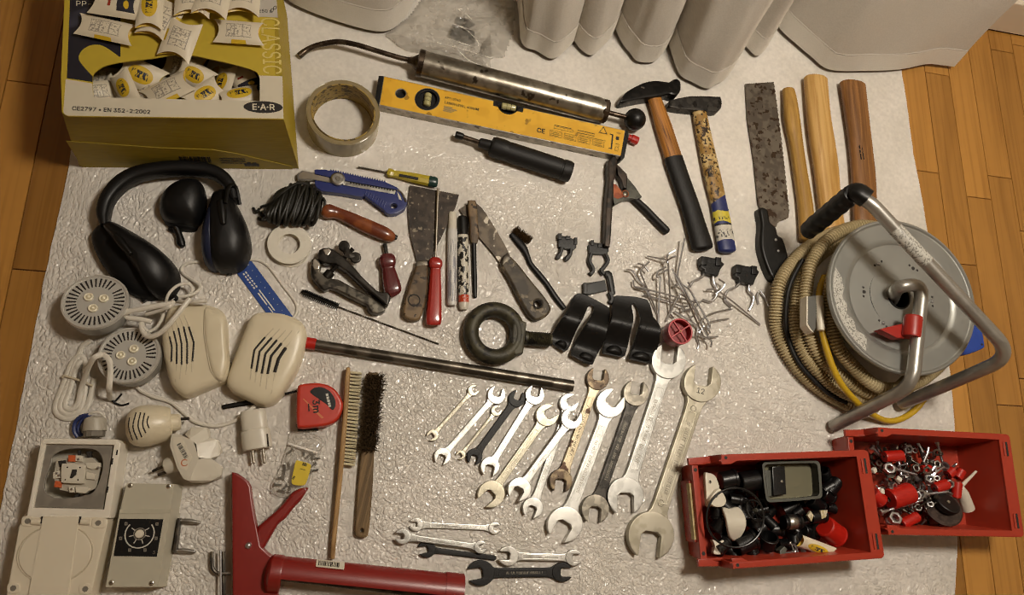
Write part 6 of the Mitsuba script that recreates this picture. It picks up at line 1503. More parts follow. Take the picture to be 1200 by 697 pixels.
for pts in ([(708, 412), (715, 404.5), (724, 405), (729, 411), (726, 418)], [(738, 419), (746, 411.5), (756, 412.5), (762, 418), (758.5, 425)]): part(k_, 'foot', dome(pts, MAT + .006, MAT + .020, 2.4, 6, 3), 'black_satin')

# ---------------------------------------------------------------- peg hooks
PH = lambda x, y: (730 + x / 4.976, 270 + y / 4.976)
def peg(label, rods, grp='chrome peg hooks in the tangle', r=.0018):
    k = thing('peg_hook', label, 'hook', grp)
    for i, rod in enumerate(rods): part(k, 'prong' if i else 'arm', tube(roundbend([P(*PH(x, y), z) for x, y, z in rod], .006, 5), r, 8), 'chrome')
    return k
TL = 'chrome peg hook lying in the tangle of hooks around the red knob'
peg('straight chrome peg hook pointing up towards the grip of the black hammer', [[(360, 45, .024), (318, 250, .012), (322, 300, .008)]], None)
peg('chrome peg hook with forked top, uppermost in the tangle beside the red knob', [[(140, 150, .010), (262, 172, .022), (272, 330, .020), (276, 490, .010), (296, 510, .008)], [(255, 190, .022), (258, 140, .030), (306, 116, .034)], [(262, 172, .022), (280, 160, .030), (310, 150, .034)]], None)
peg(TL, [[(155, 180, .022), (118, 215, .018), (100, 240, .016), (150, 360, .012), (205, 495, .007)], [(85, 193, .020), (118, 198, .018), (150, 240, .016)]])
peg(TL, [[(20, 228, .012), (58, 232, .012), (88, 290, .010), (135, 330, .010)], [(60, 290, .012), (62, 330, .010), (130, 335, .010)]])
peg(TL, [[(250, 212, .020), (200, 240, .020), (195, 280, .018), (218, 262, .018), (205, 540, .007)], [(268, 225, .020), (225, 245, .018)]])
peg('long chrome peg hook slanting from the fork of the tangle down to its lower end', [[(288, 222, .022), (380, 420, .022), (472, 625, .010), (552, 618, .010)], [(472, 625, .010), (440, 600, .012), (470, 560, .014)]], None)
peg(TL, [[(306, 250, .038), (358, 340, .034), (478, 590, .022), (520, 655, .021), (510, 680, .018)], [(515, 640, .021), (430, 600, .022)]])
peg(TL, [[(372, 330, .024), (400, 360, .022), (512, 560, .014), (490, 585, .010)], [(395, 330, .028), (380, 300, .030)]])
peg(TL, [[(75, 330, .014), (210, 360, .018), (335, 395, .020), (430, 420, .018)], [(150, 380, .014), (140, 350, .014)]])
peg(TL, [[(120, 375, .010), (250, 410, .012), (350, 445, .014), (350, 480, .014)], [(350, 445, .014), (380, 440, .016)]])
peg(TL, [[(335, 370, .018), (300, 430, .014), (252, 530, .008)], [(335, 370, .018), (370, 390, .020)]])
peg(TL, [[(290, 330, .014), (330, 300, .020), (390, 345, .022), (420, 400, .018), (400, 470, .012)], [(330, 300, .020), (310, 330, .018)]])
peg(TL, [[(345, 470, .012), (420, 450, .016), (470, 400, .018)], [(420, 450, .016), (440, 480, .014)]])
peg(TL, [[(300, 470, .010), (380, 520, .012), (440, 560, .012), (430, 620, .010), (445, 665, .006), (435, 690, .005)], [(380, 520, .012), (420, 490, .014)]])
peg(TL, [[(500, 490, .014), (560, 470, .010), (632, 458, .006)], [(500, 490, .014), (470, 510, .014), (455, 540, .014)]])
peg(TL, [[(510, 532, .012), (560, 522, .010), (615, 515, .008)], [(510, 532, .012), (490, 560, .012), (510, 600, .010)]])
peg('long chrome peg hook crossing below the two clips towards the hose', [[(485, 345, .014), (540, 340, .018), (640, 415, .014), (800, 550, .006)], [(560, 285, .022), (600, 310, .020), (575, 345, .018), (540, 370, .016)]], None)
peg(TL, [[(800, 350, .010), (830, 390, .010), (850, 440, .008)], [(800, 350, .010), (780, 380, .008), (790, 430, .006)]])
peg(TL, [[(250, 640, .006), (215, 660, .006), (195, 690, .005), (180, 720, .005)]])
for j, (lab, body, posts, l1, l2_) in enumerate([
    ('black clip on a bent chrome hook below the speckled hammer handle', [(458, 165), (480, 150), (560, 165), (592, 195), (570, 225), (556, 265), (480, 245), (478, 225), (460, 215)], [(476, 160), (560, 165)], [(478, 245, .012), (462, 276, .012), (412, 290, .010), (388, 332, .008)], [(525, 262, .012), (528, 305, .012), (552, 345, .010), (545, 388, .009), (512, 420, .008), (468, 404, .008)]),
    ('black clip on a bent chrome hook beside the saw handle', [(658, 215), (680, 198), (770, 215), (797, 240), (775, 280), (762, 315), (680, 295), (678, 275), (660, 265)], [(678, 208), (768, 215)], [(684, 298, .012), (664, 328, .012), (606, 350, .010), (590, 405, .008), (632, 446, .007)], [(735, 315, .012), (732, 350, .012), (766, 385, .010), (752, 438, .009), (734, 466, .007)])]):
    k_ = thing('hook_clip', lab, 'clip')
    part(k_, 'body', plate([PH(*q) for q in body], MAT + .003, .020, .0016), 'black_plastic')
    for (x, y) in posts: part(k_, 'post', plate([PH(x - 14, y - 12), PH(x + 16, y - 8), PH(x + 14, y + 40), PH(x - 16, y + 36)], MAT + .004, .0245, .0012), 'black_plastic')
    part(k_, 'top_groove', plate([PH(posts[0][0] + 20, posts[0][1] + 6), PH(posts[1][0] - 18, posts[1][1] + 4), PH(posts[1][0] - 16, posts[1][1] + 30), PH(posts[0][0] + 18, posts[0][1] + 26)], .0195, .0206, .0004), 'black_satin')
    for l in (l1, l2_): part(k_, 'wire_leg', tube(roundbend([P(*PH(x, y), z) for x, y, z in l], .008, 6), .0025, 10), 'chrome', label='chrome wire leg')
mat('knob_red', '#7e1418', .36, spec=.5)
mat('knob_rim', '#a5343a', .4)
kn_ = thing('handwheel', 'round red plastic knob with four spokes on the tangle of peg hooks', 'handwheel')
zk_ = .052; kc_ = P(797.6, 388, zk_); rk = 14.6 * S(797.6, 388, zk_)
part(kn_, 'body', lathe(V(kc_[0], kc_[1], .018), V(kc_[0], kc_[1], zk_ - .003), [(0, .0003), (0, rk * .9), (.1, rk * .96), (1, rk), (1, rk * .9), (.55, rk * .86), (.55, .0003)], 36), 'knob_red')
part(kn_, 'rim', prism(sg.Point(kc_[0], kc_[1]).buffer(rk, 16).difference(sg.Point(kc_[0], kc_[1]).buffer(rk * .88, 16)), zk_ - .006, zk_, .0006), 'knob_rim', label='paler rim')
for a in (.6, .6 + np.pi / 2): part(kn_, 'spoke', put(trimesh.creation.box([rk * 1.84, .0022, .004]), trimesh.transformations.translation_matrix([*kc_[:2], zk_ - .0025]) @ trimesh.transformations.rotation_matrix(a, [0, 0, 1])), 'knob_rim', False)
part(kn_, 'hub', lathe(V(kc_[0], kc_[1], zk_ - .018), V(kc_[0], kc_[1], zk_ + .0004), [(0, .0035), (1, .003)], 14), 'knob_rim')
mat('brass', '#a8925c', .3, .9)
part(kn_, 'centre_pin', lathe(V(kc_[0], kc_[1], zk_), V(kc_[0], kc_[1], zk_ + .0012), [(0, .0018), (1, .0012)], 10), 'brass')

# ---------------------------------------------------------------- open ended spanners
mat('span_bright', patchy('#a9a7a1', '#bab8b2', 60), .36, .85)
mat('span_satin', patchy('#9a9994', '#aeada8', 80), .4, .85)
mat('span_warm', patchy('#979180', '#a8a292', 60), .4, .85)
mat('span_black', '#0b0a0a', .5, .0, spec=.3)
mat('span_dark', patchy('#2c2a27', '#3d3a36', 110), .4, .8)
mat('span_rust', patchy('#a0937a', '#b0a388', 60, c='#3a2412', cf=75, clo=.60, chi=.66), .42, .6)
mat('head_rust', patchy('#4a3d30', '#746650', 90, c='#2a1f16', cf=110), .45, .7)
mat('head_grey', patchy('#6c675d', '#8a8478', 110), .4, .8)
mat('engrave', '#7d786b', .5, .5)
mat('engrave_dark', '#1f1c18', .6)
def spanner(label, c1, r1, o1, g1, c2, r2, o2, g2, w1, w2, m='span_bright', hm=None, z=MAT, t=.007, group=None, panel=True, second=True, deep=.18):
    t *= 1.35; g1 *= 1.08; g2 *= 1.08
    k = thing('open_end_spanner', label, 'spanner')
    c1, c2 = np.array(c1, float), np.array(c2, float); zt_ = z + t
    def head(c, r, o, g):
        o = unit(o); n_ = V(-o[1], o[0])
        disc = shapely.affinity.rotate(shapely.affinity.scale(sg.Point(0, 0).buffer(1, 20), r * 1.06, r), math.atan2(o[1], o[0]), (0, 0), use_radians=True)
        disc = shapely.affinity.translate(disc, *c)
        q = [c - o * r * deep + n_ * g * .30, c - o * r * (deep - .16) + n_ * g * .5, c + o * r * 1.5 + n_ * g * .54, c + o * r * 1.5 - n_ * g * .54, c - o * r * (deep - .16) - n_ * g * .5, c - o * r * deep - n_ * g * .30]
        return disc.difference(sg.Polygon(q)).buffer(-.25).buffer(.25)
    h1 = head(c1, r1, o1, g1); h2 = head(c2, r2, o2, g2) if second else None
    d = unit(c2 - c1); n_ = V(-d[1], d[0]); s0, s1 = c1 + d * r1 * .72, c2 - d * (r2 * .72 if second else 0)
    Lp = np.linalg.norm(s1 - s0)
    def strip(a, b, f, fl=True):
        pts1, pts2 = [], []
        for q in np.linspace(a, b, 14):
            w = (w1 + (w2 - w1) * q) / 2 * f
            if fl: w += .30 * w1 * max(0, 1 - q / .12)**2 + (.30 * w2 * max(0, 1 - (1 - q) / .12)**2 if second else 0)
            p = s0 + (s1 - s0) * q; pts1.append(p + n_ * w); pts2.append(p - n_ * w)
        return sg.Polygon(pts1 + pts2[::-1])
    sh = strip(0, 1, 1)
    if not second: sh = sh.union(sg.Point(*s1).buffer(w2 / 2))
    # keep the shaft out of the jaws
    for c, r, o, g in ((c1, r1, o1, g1),) + (((c2, r2, o2, g2),) if second else ()):
        o = unit(o); sh = sh.difference(sg.Point(*(c + o * r * .55)).buffer(r * .62))
    if hasattr(sh, 'geoms'): sh = max(sh.geoms, key=lambda q: q.area)
    part(k, 'shaft', prism(wpoly(sh, zt_ - t * .2), z + t * .2, zt_ - t * .2, min(.0011, t * .16)), m)
    for h in (h1, h2):
        if h is None: continue
        if hasattr(h, 'geoms'): h = max(h.geoms, key=lambda q: q.area)
        part(k, 'jaw', prism(wpoly(h, zt_), z, zt_, min(.0009, t * .14)), hm or m)
    zs = zt_ - t * .2
    if panel:
        ring = strip(.13, .87, .62, False).buffer(.5).buffer(-.5); inner = ring.buffer(-max(.55, .09 * min(w1, w2)))
        if not inner.is_empty: part(k, 'panel_rim', prism(wpoly(ring.difference(inner), zs), zs - .0003, zs + .0009, .0003), m)
        F, L = on_plane(s0 + (s1 - s0) * .22, s0 + (s1 - s0) * .8, zs + .00015); hh = .12 * (w1 + w2) / 2 * S(*c1)
        rs, x = [], 0.0
        rr_ = random.Random(int(c1[0] * 7 + c1[1])); 
        while x < L:
            w = hh * rr_.choice([.5, .7, .9, 1.1]); 
            if rr_.random() < .78: rs += [(x, -hh, x + w * .42, hh), (x, hh * .6, x + w * .8, hh)] if rr_.random() < .5 else [(x, -hh, x + w * .4, hh), (x, -hh, x + w * .8, -hh * .6)]
            x += w * 1.25
        if rs: part(k, 'stamped_letters', put(bars(rs, .0002), F), 'engrave_dark' if m in ('span_rust',) else 'engrave', False)
    return k
spanner('short pale spanner, leftmost of the fanned row', (555, 457), 6.6, (.9, -.42), 5.2, (507, 510), 6.8, (-.88, .5), 5.2, 4.8, 4.8, 'span_warm', t=.005)
spanner('silver spanner beside the short pale one in the fanned row', (582, 462.4), 10.4, (.3, -1), 8.4, (518.4, 534.7), 9.8, (-.42, 1), 8, 6.8, 6.6, t=.006)
spanner('very small thin silver spanner left of the black one in the fanned row', (582, 481), 6.4, (.75, -.6), 4.8, (540, 533), 5.6, (-.85, .5), 4.4, 4.2, 3.8, 'span_warm', t=.0045)
spanner('slim black spanner in the fanned row', (606, 466.7), 9.6, (.35, -1), 7.4, (556.3, 534.7), 9.2, (-.3, 1), 7, 8, 7.6, 'span_black', t=.006, panel=False)
spanner('silver spanner right next to the slim black one in the fanned row', (627, 462.4), 11.2, (.22, -1), 9.4, (574.4, 546.8), 11.2, (-.2, 1), 9.2, 8, 7.6, t=.007)
spanner('warm silver spanner with wide jaws opening sideways, reaching lowest in the fanned row', (641.7, 486), 13, (.85, -.5), 10.5, (575.8, 579), 15.6, (-.75, .68), 12, 9.2, 9.6, 'span_warm', t=.008)
spanner('silver spanner lying across the dull grey one under it', (670.4, 490), 12.2, (.5, -.9), 10.2, (608.7, 573.4), 13.6, (-.5, .9), 11, 8.6, 8.6, z=MAT + .0106, t=.007)
spanner('dull grey spanner partly covered by the silver one crossing it', (667.5, 471.6), 11, (.8, -.5), 8.6, (624.5, 595), 12, (-.4, 1), 9, 8, 8.4, 'span_satin', z=MAT, t=.0075)
spanner('rusty yellowish spanner with dark upper jaw touching the black bracket', (701, 443), 13, (.12, -1), 12, (657.5, 563.4), 13.4, (-.1, 1), 11.6, 9.6, 10.4, 'span_rust', 'head_rust', t=.008)
spanner('large satin silver spanner between the rusty one and the dark one', (716, 472), 16.6, (.62, -.8), 13.4, (662.3, 614.7), 20.4, (-.52, .86), 17, 12.4, 14.6, 'span_satin', 'span_bright', t=.010)
spanner('dark blackened spanner with grey jaws between two large silver ones', (745.8, 460), 14.8, (.12, -1), 12.6, (697.8, 596.4), 16.2, (-.1, 1), 12.8, 11.6, 12, 'span_dark', 'head_grey', t=.009)
spanner('large silver spanner whose upper jaw lies under the red knob', (784, 422.4), 20, (.08, -1), 16.6, (733.3, 581.3), 21.2, (0, 1), 17.6, 14.2, 14.4, 'span_satin', 'span_satin', t=.010)
k12 = spanner('largest spanner, warm silver, with 12 stamped on its upper jaw, beside the red bin', (823.5, 448), 21.6, (.1, -1), 18.2, (763.4, 627.6), 26.8, (-.12, 1), 22, 17.4, 18.6, 'span_warm', 'span_warm', t=.012)
print_on(k12, 'size_stamp', text('12', .0098, .0003), (815.6, 459.6), (826, 462.4), MAT + .0163, 'engrave_dark')
for (x, y, r_) in ((812.6, 478.6, 3.4), (774.5, 589.5, 3.6)):
    part(k12, 'round_stamp', torus(P(x, y, MAT + .0130), (0, 0, 1), r_ * .0015, .0006, 24, 6), 'engrave')
spanner('thin silver spanner, upper of the two slim ones above the caulking gun', (487.5, 614.6), 8, (-1, -.12), 5.4, (580, 618.7), 7.2, (1, -.1), 5, 7.4, 6.4, t=.005)
spanner('thin silver spanner lying over the black one above the caulking gun', (472, 628.5), 9, (-1, -.12), 6.2, (563.5, 641), 7.6, (1, -.25), 5.4, 7.6, 6.6, 'span_satin', z=MAT + .0072, t=.005)
spanner('black single ended spanner under the thin silver one', (500, 643.5), 10, (-1, .2), 7.4, (579, 653.6), 4, (1, 0), 4, 6.6, 6, 'span_black', t=.005, panel=False, second=False)
spanner('silver double ended spanner with a framed panel, above the thick black one', (595.8, 651.5), 11.6, (-1, -.1), 9, (673, 653.5), 9.6, (1, 0), 8, 9.4, 8.6, 'span_bright', z=MAT + .0035, t=.006)
spanner('thick black double ended spanner at the lower edge', (563.5, 671.5), 15.2, (-1, .16), 12.4, (659.4, 670.5), 11.4, (1, .04), 9.4, 11.6, 11, 'span_black', z=MAT, t=.006, panel=True)

# ---------------------------------------------------------------- red storage bins
mat('bin_red', '#93301f', .34, spec=.45)
mat('bin_label', patchy('#a08c5a', '#b5a274', 120), .5)
ZR = .100
def bin_(label, a, b, c, d, front, holder=True):
    """Rim corners as pixels: a, b along the far side, c, d along the near side; front = length of the cut-down front."""
    k = thing('storage_bin', label, 'storage bin')
    A, B, C_, D = (P(*q, ZR) for q in (a, b, c, d))
    ex = unit((B - A) + (C_ - D)); ey = unit(np.cross(ex, (0, 0, 1)))
    o = (A + B + C_ + D) / 4
    x0, x1 = ((A - o) @ ex + (D - o) @ ex) / 2, ((B - o) @ ex + (C_ - o) @ ex) / 2
    y0, y1 = ((A - o) @ ey + (B - o) @ ey) / 2, ((D - o) @ ey + (C_ - o) @ ey) / 2
    F = np.eye(4); F[:3, 0], F[:3, 1], F[:3, 2], F[:3, 3] = ex, ey, (0, 0, 1), (o[0], o[1], MAT)
    if np.linalg.det(F[:3, :3]) < 0: F[:3, 1] *= -1; y0, y1 = -y1, -y0
    H = ZR - MAT; xf = x0 - front; fl = .011                      # flange width
    ix0, ix1, iy0, iy1 = xf + .012, x1 - .026, y0 + fl, y1 - fl   # inside at the rim
    dr_ = .007                                                    # draft towards the floor
    wl = .0022
    def slab(p4, out): 
        p = np.array(p4, float); n = unit(np.cross(p[1] - p[0], p[3] - p[0])); n = n if n @ out > 0 else -n
        return put(manhull(np.vstack([p, p + n * wl])), F)
    hf, hs = H * .52, H * .72
    bt = [(ix0 + .006, iy0 + dr_, 0), (ix1 - dr_, iy0 + dr_, 0), (ix1 - dr_, iy1 - dr_, 0), (ix0 + .006, iy1 - dr_, 0)]
    part(k, 'floor_panel', put(box_at(bt[0][0], bt[0][1], 0, bt[1][0], bt[2][1], wl), F), 'bin_red', False)
    part(k, 'back_wall', slab([bt[1], bt[2], (ix1, iy1, H), (ix1, iy0, H)], V(1, 0, 0)), 'bin_red', False)
    for s, yy, yb, b0, b1 in ((-1, iy0, iy0 + dr_, bt[0], bt[1]), (1, iy1, iy1 - dr_, bt[3], bt[2])):
        part(k, 'side_wall', slab([(x0 - .004, yb, 0), b1, (ix1, yy, H), (x0 - .004, yy, H)], V(0, s, 0)), 'bin_red', False)
        tt = hs / H; yh = yb + (yy - yb) * tt
        part(k, 'low_side_wall', slab([b0, (x0, yb, 0), (x0, yh, hs), (ix0, yb + (yy - yb) * hf / H, hf)], V(0, s, 0)), 'bin_red', False)
        # lower flange beside the cut-down front
        q = [(xf + .002, yh - s * .002), (x0 + .004, yh - s * .002), (x0 + .004, yh + s * fl * 1.1), (xf + .002, yh + s * fl * .9)]
        part(k, 'low_flange', put(prism(sg.Polygon(q).buffer(0), hf + .004, hf + .010, .0015), F), 'bin_red')
        part(k, 'rim_front', put(manhull([(x0 - .001, yh, hf + .004), (x0 - .001, yy + s * fl, hf + .004), (x0 + .001, yy - s * .004, H), (x0 + .001, yy + s * fl, H), (x0 + .004, yy - s * .004, H), (x0 + .004, yy + s * fl, H), (x0 + .004, yh, hf + .004), (x0 + .004, yy + s * fl, hf + .004)]), F), 'bin_red', False)
        part(k, 'rim_tab', put(prism(sg.Polygon([(x0, yy + s * .002), (x0, yy - s * .0055), (x0 + .018, yy - s * .0055), (x0 + .034, yy + s * .002)]).buffer(0), H - .005, H, .0012), F), 'bin_red')
    part(k, 'front_wall', slab([bt[0], bt[3], (ix0, iy1 - dr_ * .5, hf), (ix0, iy0 + dr_ * .5, hf)], V(-1, 0, 0)), 'bin_red', False)
    part(k, 'front_lip', put(prism(sg.box(ix0 - .003, iy0 + dr_ * .3, ix0 + .009, iy1 - dr_ * .3), hf - .002, hf + .006, .0015), F), 'bin_red')
    for yy in (iy0 + .012, iy1 - .012): part(k, 'lip_hole', put(lathe((ix0 + .003, yy, hf + .0062), (ix0 + .003, yy, hf + .0066), [(0, .0032), (1, .0032)], 14), F), 'ink', False)
    if holder: lh = part(k, 'label_holder', put(manhull([(ix0 - .003, iy0 + .03, .006), (ix0 - .003, iy1 - .03, .006), (ix0 - .006, iy0 + .03, hf - .004), (ix0 - .006, iy1 - .03, hf - .004), (ix0 - .001, iy0 + .03, hf - .004), (ix0 - .001, iy1 - .03, hf - .004), (ix0 + .002, iy0 + .03, .006), (ix0 + .002, iy1 - .03, .006)]), F), 'bin_red', False)
    if holder: part(lh, 'label_card', put(manhull([(ix0 - .0056, iy0 + .034, .034), (ix0 - .0056, iy1 - .034, .034), (ix0 - .0066, iy0 + .034, hf - .003), (ix0 - .0066, iy1 - .034, hf - .003), (ix0 - .003, iy0 + .034, hf - .003), (ix0 - .003, iy1 - .034, hf - .003)]), F), 'bin_label', False, 'worn yellowish label card')
    rim = sg.box(x0, y0, x1, y1).buffer(-.008).buffer(.008).difference(sg.box(x0 - .02, iy0, ix1, iy1))
    for q in getattr(rim, 'geoms', [rim]): part(k, 'rim', put(prism(q, H - .005, H, .0015), F), 'bin_red')
    sk = sg.box(x0, y0, x1, y1).buffer(-.008).buffer(.008); sk = sk.difference(sk.buffer(-.0022)).difference(sg.box(x0 - .02, y0 + .0022, x0 + .003, y1 - .0022))
    for q in getattr(sk, 'geoms', [sk]): part(k, 'rim_skirt', put(prism(q, H - .016, H - .003), F), 'bin_red', False)
    for (xx, yy) in ((x0 + .009, y0 + .0055), (x0 + .009, y1 - .0055)): part(k, 'rim_hole', put(lathe((xx, yy, H), (xx, yy, H + .0004), [(0, .0028), (1, .0028)], 14), F), 'ink', False)
    for (ya, yb_) in ((iy0 + .004, iy0 + .030), (iy1 - .030, iy1 - .004)):
        part(k, 'rim_rib', put(rbox([.003, yb_ - ya, .004], .0012), F @ trimesh.transformations.translation_matrix([ix1 + .008, (ya + yb_) / 2, H + .0005])), 'bin_red')
        part(k, 'rim_slot', put(box_at(ix1 + .013, ya, H - .0002, ix1 + .017, yb_, H + .0004), F), 'ink', False)
    part(k, 'rim_ridge', put(box_at(ix1 - .001, iy0, H - .001, ix1 + .0012, iy1, H + .0012), F), 'bin_red', False)
    return k, F, (ix0, ix1, iy0, iy1, bt, H)
bin1, F1, I1 = bin_('red plastic storage bin full of black plastic parts, next to the largest spanner', (844.5, 531.6), (1017, 527.5), (1038, 653), (859, 667.5), .044)
bin2, F2, I2 = bin_('red plastic storage bin full of screws and nuts, reaching over the floor boards', (1027, 500), (1184, 509), (1200, 629), (1042, 627), .041, False)

# ---------------------------------------------------------------- what the left bin holds
mat('part_black', '#0b0b0c', .32, spec=.45)
mat('part_dark', '#161412', .5, spec=.3)
mat('grey_edge', '#45463f', .45)
mat('inner_beige', '#5a5640', .6)
def tub(A, B, r, wall=.0022, n=28):
    L = np.linalg.norm(np.subtract(B, A))
    return lathe(A, B, [(0, 0.0005), (0, r * .93), (.04, r), (.96, r), (1, r * .97), (1, r - wall), (.12, r - wall), (.12, .0005)], n)
ob = thing('open_box', 'open black rectangular plastic box with grey edge standing in the left red bin', 'plastic box')
bo_ = spline([(893.5, 545), (898, 541), (955, 539.6), (961, 543), (963.6, 578), (960.5, 584), (903, 588.6), (898, 585)], 3, True)
bi_ = spline([(896, 547), (899.5, 544), (954, 542.4), (958, 545), (960.6, 577), (957.6, 581), (904.6, 585.4), (900.8, 582.6)], 3, True)
zb_ = .082
rnd_ = lambda q, r: q.buffer(-r).buffer(2 * r).buffer(-r)
Po, Pi = rnd_(pixpoly(bo_, zb_), .008), rnd_(pixpoly(bi_, zb_), .007)
part(ob, 'shell', prism(Po.difference(Pi), .060, zb_ - .001, .0006), 'part_black')
part(ob, 'rim', prism(Po.difference(Pi), zb_ - .0012, zb_, .0004), 'grey_edge', label='grey edge')
part(ob, 'bottom', prism(Pi, .0595, .0615), 'inner_beige', False)
part(ob, 'partition', plate([(905, 546.6), (920, 546), (922, 579), (906.5, 581)], .0615, .074, .002), 'part_black')
part(ob, 'side_block', plate([(896.5, 551), (904.5, 550.6), (906, 580.6), (900.6, 582)], .0615, .068, .001), 'grey_edge')
part(ob, 'screw', cyl(P(916, 564, .074), .0022, .001, 12, .0004), 'steel_bright')
for i, (pts, hol, zz) in enumerate([([(826.6, 555), (831, 554), (837, 556), (841, 562), (843.6, 573), (841, 584), (836, 592), (829, 592.5), (827.5, 575)], (832, 564.5), .066),
                                    ([(840, 574), (845, 573), (850.6, 583), (851.4, 588), (848, 593), (839, 594), (831.5, 589), (832, 584)], (839, 581), .076)]):
    k = thing('mounting_bracket', ['white plastic bracket with a screw at the front wall of the left red bin', 'small white plastic bracket lying over the first at the front of the left red bin'][i], 'bracket')
    part(k, 'body', plate(spline(pts, 3, True), zz - .008, zz, .002), 'white_plastic')
    part(k, 'screw_hole', cyl(P(*hol, zz - .0002), .0026, .0005, 14), 'ink'); part(k, 'screw', put(trimesh.creation.icosphere(2, .0014), frame(P(hol[0] - .4, hol[1] + .4, zz + .0006), (1, 0, 0), (0, 1, 0))), 'zinc', True)
k = thing('white_strap', 'curved white plastic strap piece below the two white brackets in the left red bin', 'plastic part')
m = plate(spline([(830.5, 594), (839, 595), (848.6, 593.6), (852.6, 603), (853, 614), (850.6, 625), (846, 632), (838, 628), (832.6, 618), (830.6, 606)], 3, True), 0, .006, .002)
v, f = trimesh.remesh.subdivide_to_size(m.vertices, m.faces, .004, max_iter=12); v = np.array(v); py_ = np.array([PX(q)[1] for q in v]); v[:, 2] += .050 + .014 * np.sin(np.clip((py_ - 592) / 40, 0, 1) * np.pi)
part(k, 'strap', mesh_(v, f), 'offwhite', 50)
part(k, 'foot', plate(spline([(835, 632), (843, 635), (848.6, 633), (849.4, 648), (836.6, 649), (838, 640)], 3, True), .046, .056, .002), 'white_plastic')
wl_ = thing('wire_ring', 'large thin black wire ring lying over the parts in the left red bin', 'ring')
th_r = np.linspace(0, 2 * np.pi, 40, endpoint=False)
add(wl_, tube([P(861.5 + 33.5 * math.cos(a), 606.5 + 35 * math.sin(a), .084 + .004 * math.cos(a + 1)) for a in th_r], .0018, 8, True), 'part_black')
sw = thing('spoked_wheel', 'small black spoked plastic wheel in the middle of the left red bin', 'wheel')
cw, nw = P(885, 598, .066), unit((.25, .35, 1))
part(sw, 'rim', torus(cw, nw, .0185, .0016, 36, 8), 'part_dark', True)
uw = unit(np.cross((0, 1, 0), nw)); vw = np.cross(nw, uw)
for q in range(8):
    d = math.cos(q * .7854) * uw + math.sin(q * .7854) * vw; part(sw, 'spoke', tube(np.array([cw + d * .003, cw + d * .018]), .0008, 5), 'part_dark')
part(sw, 'hub', lathe(cw - nw * .002, cw + nw * .003, [(0, .004), (1, .0036)], 14), 'grey_edge')
GB = 'black plastic pipe fittings in the left bin'
def fitting(a, b, za, zb, r, lab=None, m='part_black'):
    k = thing('pipe_fitting', lab or 'black round plastic fitting among the others in the left red bin', 'pipe fitting', None if lab else GB)
    A_, B_ = P(*a, za), P(*b, zb); part(k, 'body', tub(A_, B_, r), m); d = unit(B_ - A_)
    part(k, 'collar', lathe(B_ - d * .006, B_ - d * .001, [(0, r), (.15, r * 1.09), (.85, r * 1.09), (1, r)], 28, caps=False), m); return k
fitting((844, 563), (863, 560), .058, .062, .0150, 'black pipe fitting against the far wall of the left bin behind the white bracket')
fitting((866, 565), (892, 562), .058, .060, .0175, 'black plastic pipe fitting lying against the far wall beside the open black box')
fitting((864, 640), (886, 630), .050, .060, .0160, 'rounded black cap with a highlight under the near side of the wire ring')
fitting((898, 640), (902, 628), .046, .062, .0150, 'upright black cap beside the silver screws in the left red bin')
fb = fitting((918, 612), (938, 611), .056, .056, .0125, 'short black roll with a silver band in the middle of the left red bin')
part(fb, 'silver_band', lathe(P(922, 611.8, .056), P(932, 611.3, .056), [(0, .0128), (1, .0128)], 24), 'zinc', True, 'silver band')
fr_ = fitting((950, 606), (967, 604), .056, .056, .0110, 'black roll with paper marked ends beside the red cap in the left bin')
mat('paper_pale', patchy('#a09268', '#b8b09a', 200), .6)
for pts in ([(946.5, 604), (950, 598.5), (953.5, 604), (951, 611)], [(961.5, 598), (970, 597.5), (968, 606), (963, 608)]): part(fr_, 'paper_end', plate(pts, .062, .0675), 'paper_pale', False, 'pale paper end')
rnd = random.Random(5)
for j, (x, y) in enumerate([(846, 590), (862, 585), (878, 575), (858, 610), (872, 615), (850, 630), (880, 640), (900, 600), (910, 620), (895, 585), (930, 630), (945, 622), (925, 595), (955, 590), (968, 580), (975, 595), (968, 560), (935, 600), (905, 645), (875, 600), (860, 650), (940, 610), (890, 620), (916, 640), (976, 570), (850, 575), (955, 620), (840, 600), (843, 615), (846, 640), (868, 600), (884, 612), (902, 612), (924, 580), (940, 590), (958, 575), (935, 638), (928, 618), (860, 598), (870, 590), (890, 598), (905, 575), (860, 622), (950, 585), (970, 572)]):
    a = rnd.uniform(0, 6.28); l = rnd.uniform(5, 10); z = rnd.uniform(.022, .044)
    fitting((x - l * math.cos(a), y - l * math.sin(a)), (x + l * math.cos(a), y + l * math.sin(a)), z + rnd.uniform(-.008, .008), z + rnd.uniform(-.008, .008), rnd.uniform(.009, .0135))
rc_ = thing('end_plug', 'red round plastic cap lying tilted at the near right corner of the left bin', 'plug')
A, B = P(966, 616, .058), P(981, 628, .044)
part(rc_, 'body', lathe(A, B, [(0, .0002), (0, .0165), (.04, .0185), (.1, .019), (.92, .0195), (1, .0195), (1, .017), (.5, .0165)], 36), 'red_plastic')
part(rc_, 'lip', lathe(B - unit(B - A) * .003, B + unit(B - A) * .0005, [(0, .0194), (.2, .0205), (.9, .0205), (1, .0194)], 36, caps=False), 'red_plastic')
kp = 'ear plug packet with a yellow oval lying beside the red cap in the left bin'
ear_pack((957, 641), (34, 13), 44, 15, 1, .056, kp, None, (.5, 0, 0))
part(thing('paper_scrap', 'crumpled white paper end beside the yellow packet in the left bin', 'paper scrap'), 'sheet', dome([(969, 641), (976, 642.5), (986, 645), (985, 648), (975, 648.5), (968, 649)], .050, .057, 2, 6, 3), 'white_plastic')
cu = thing('clear_cube', 'small grey translucent plastic block beside the screws in the left bin', 'plastic block')
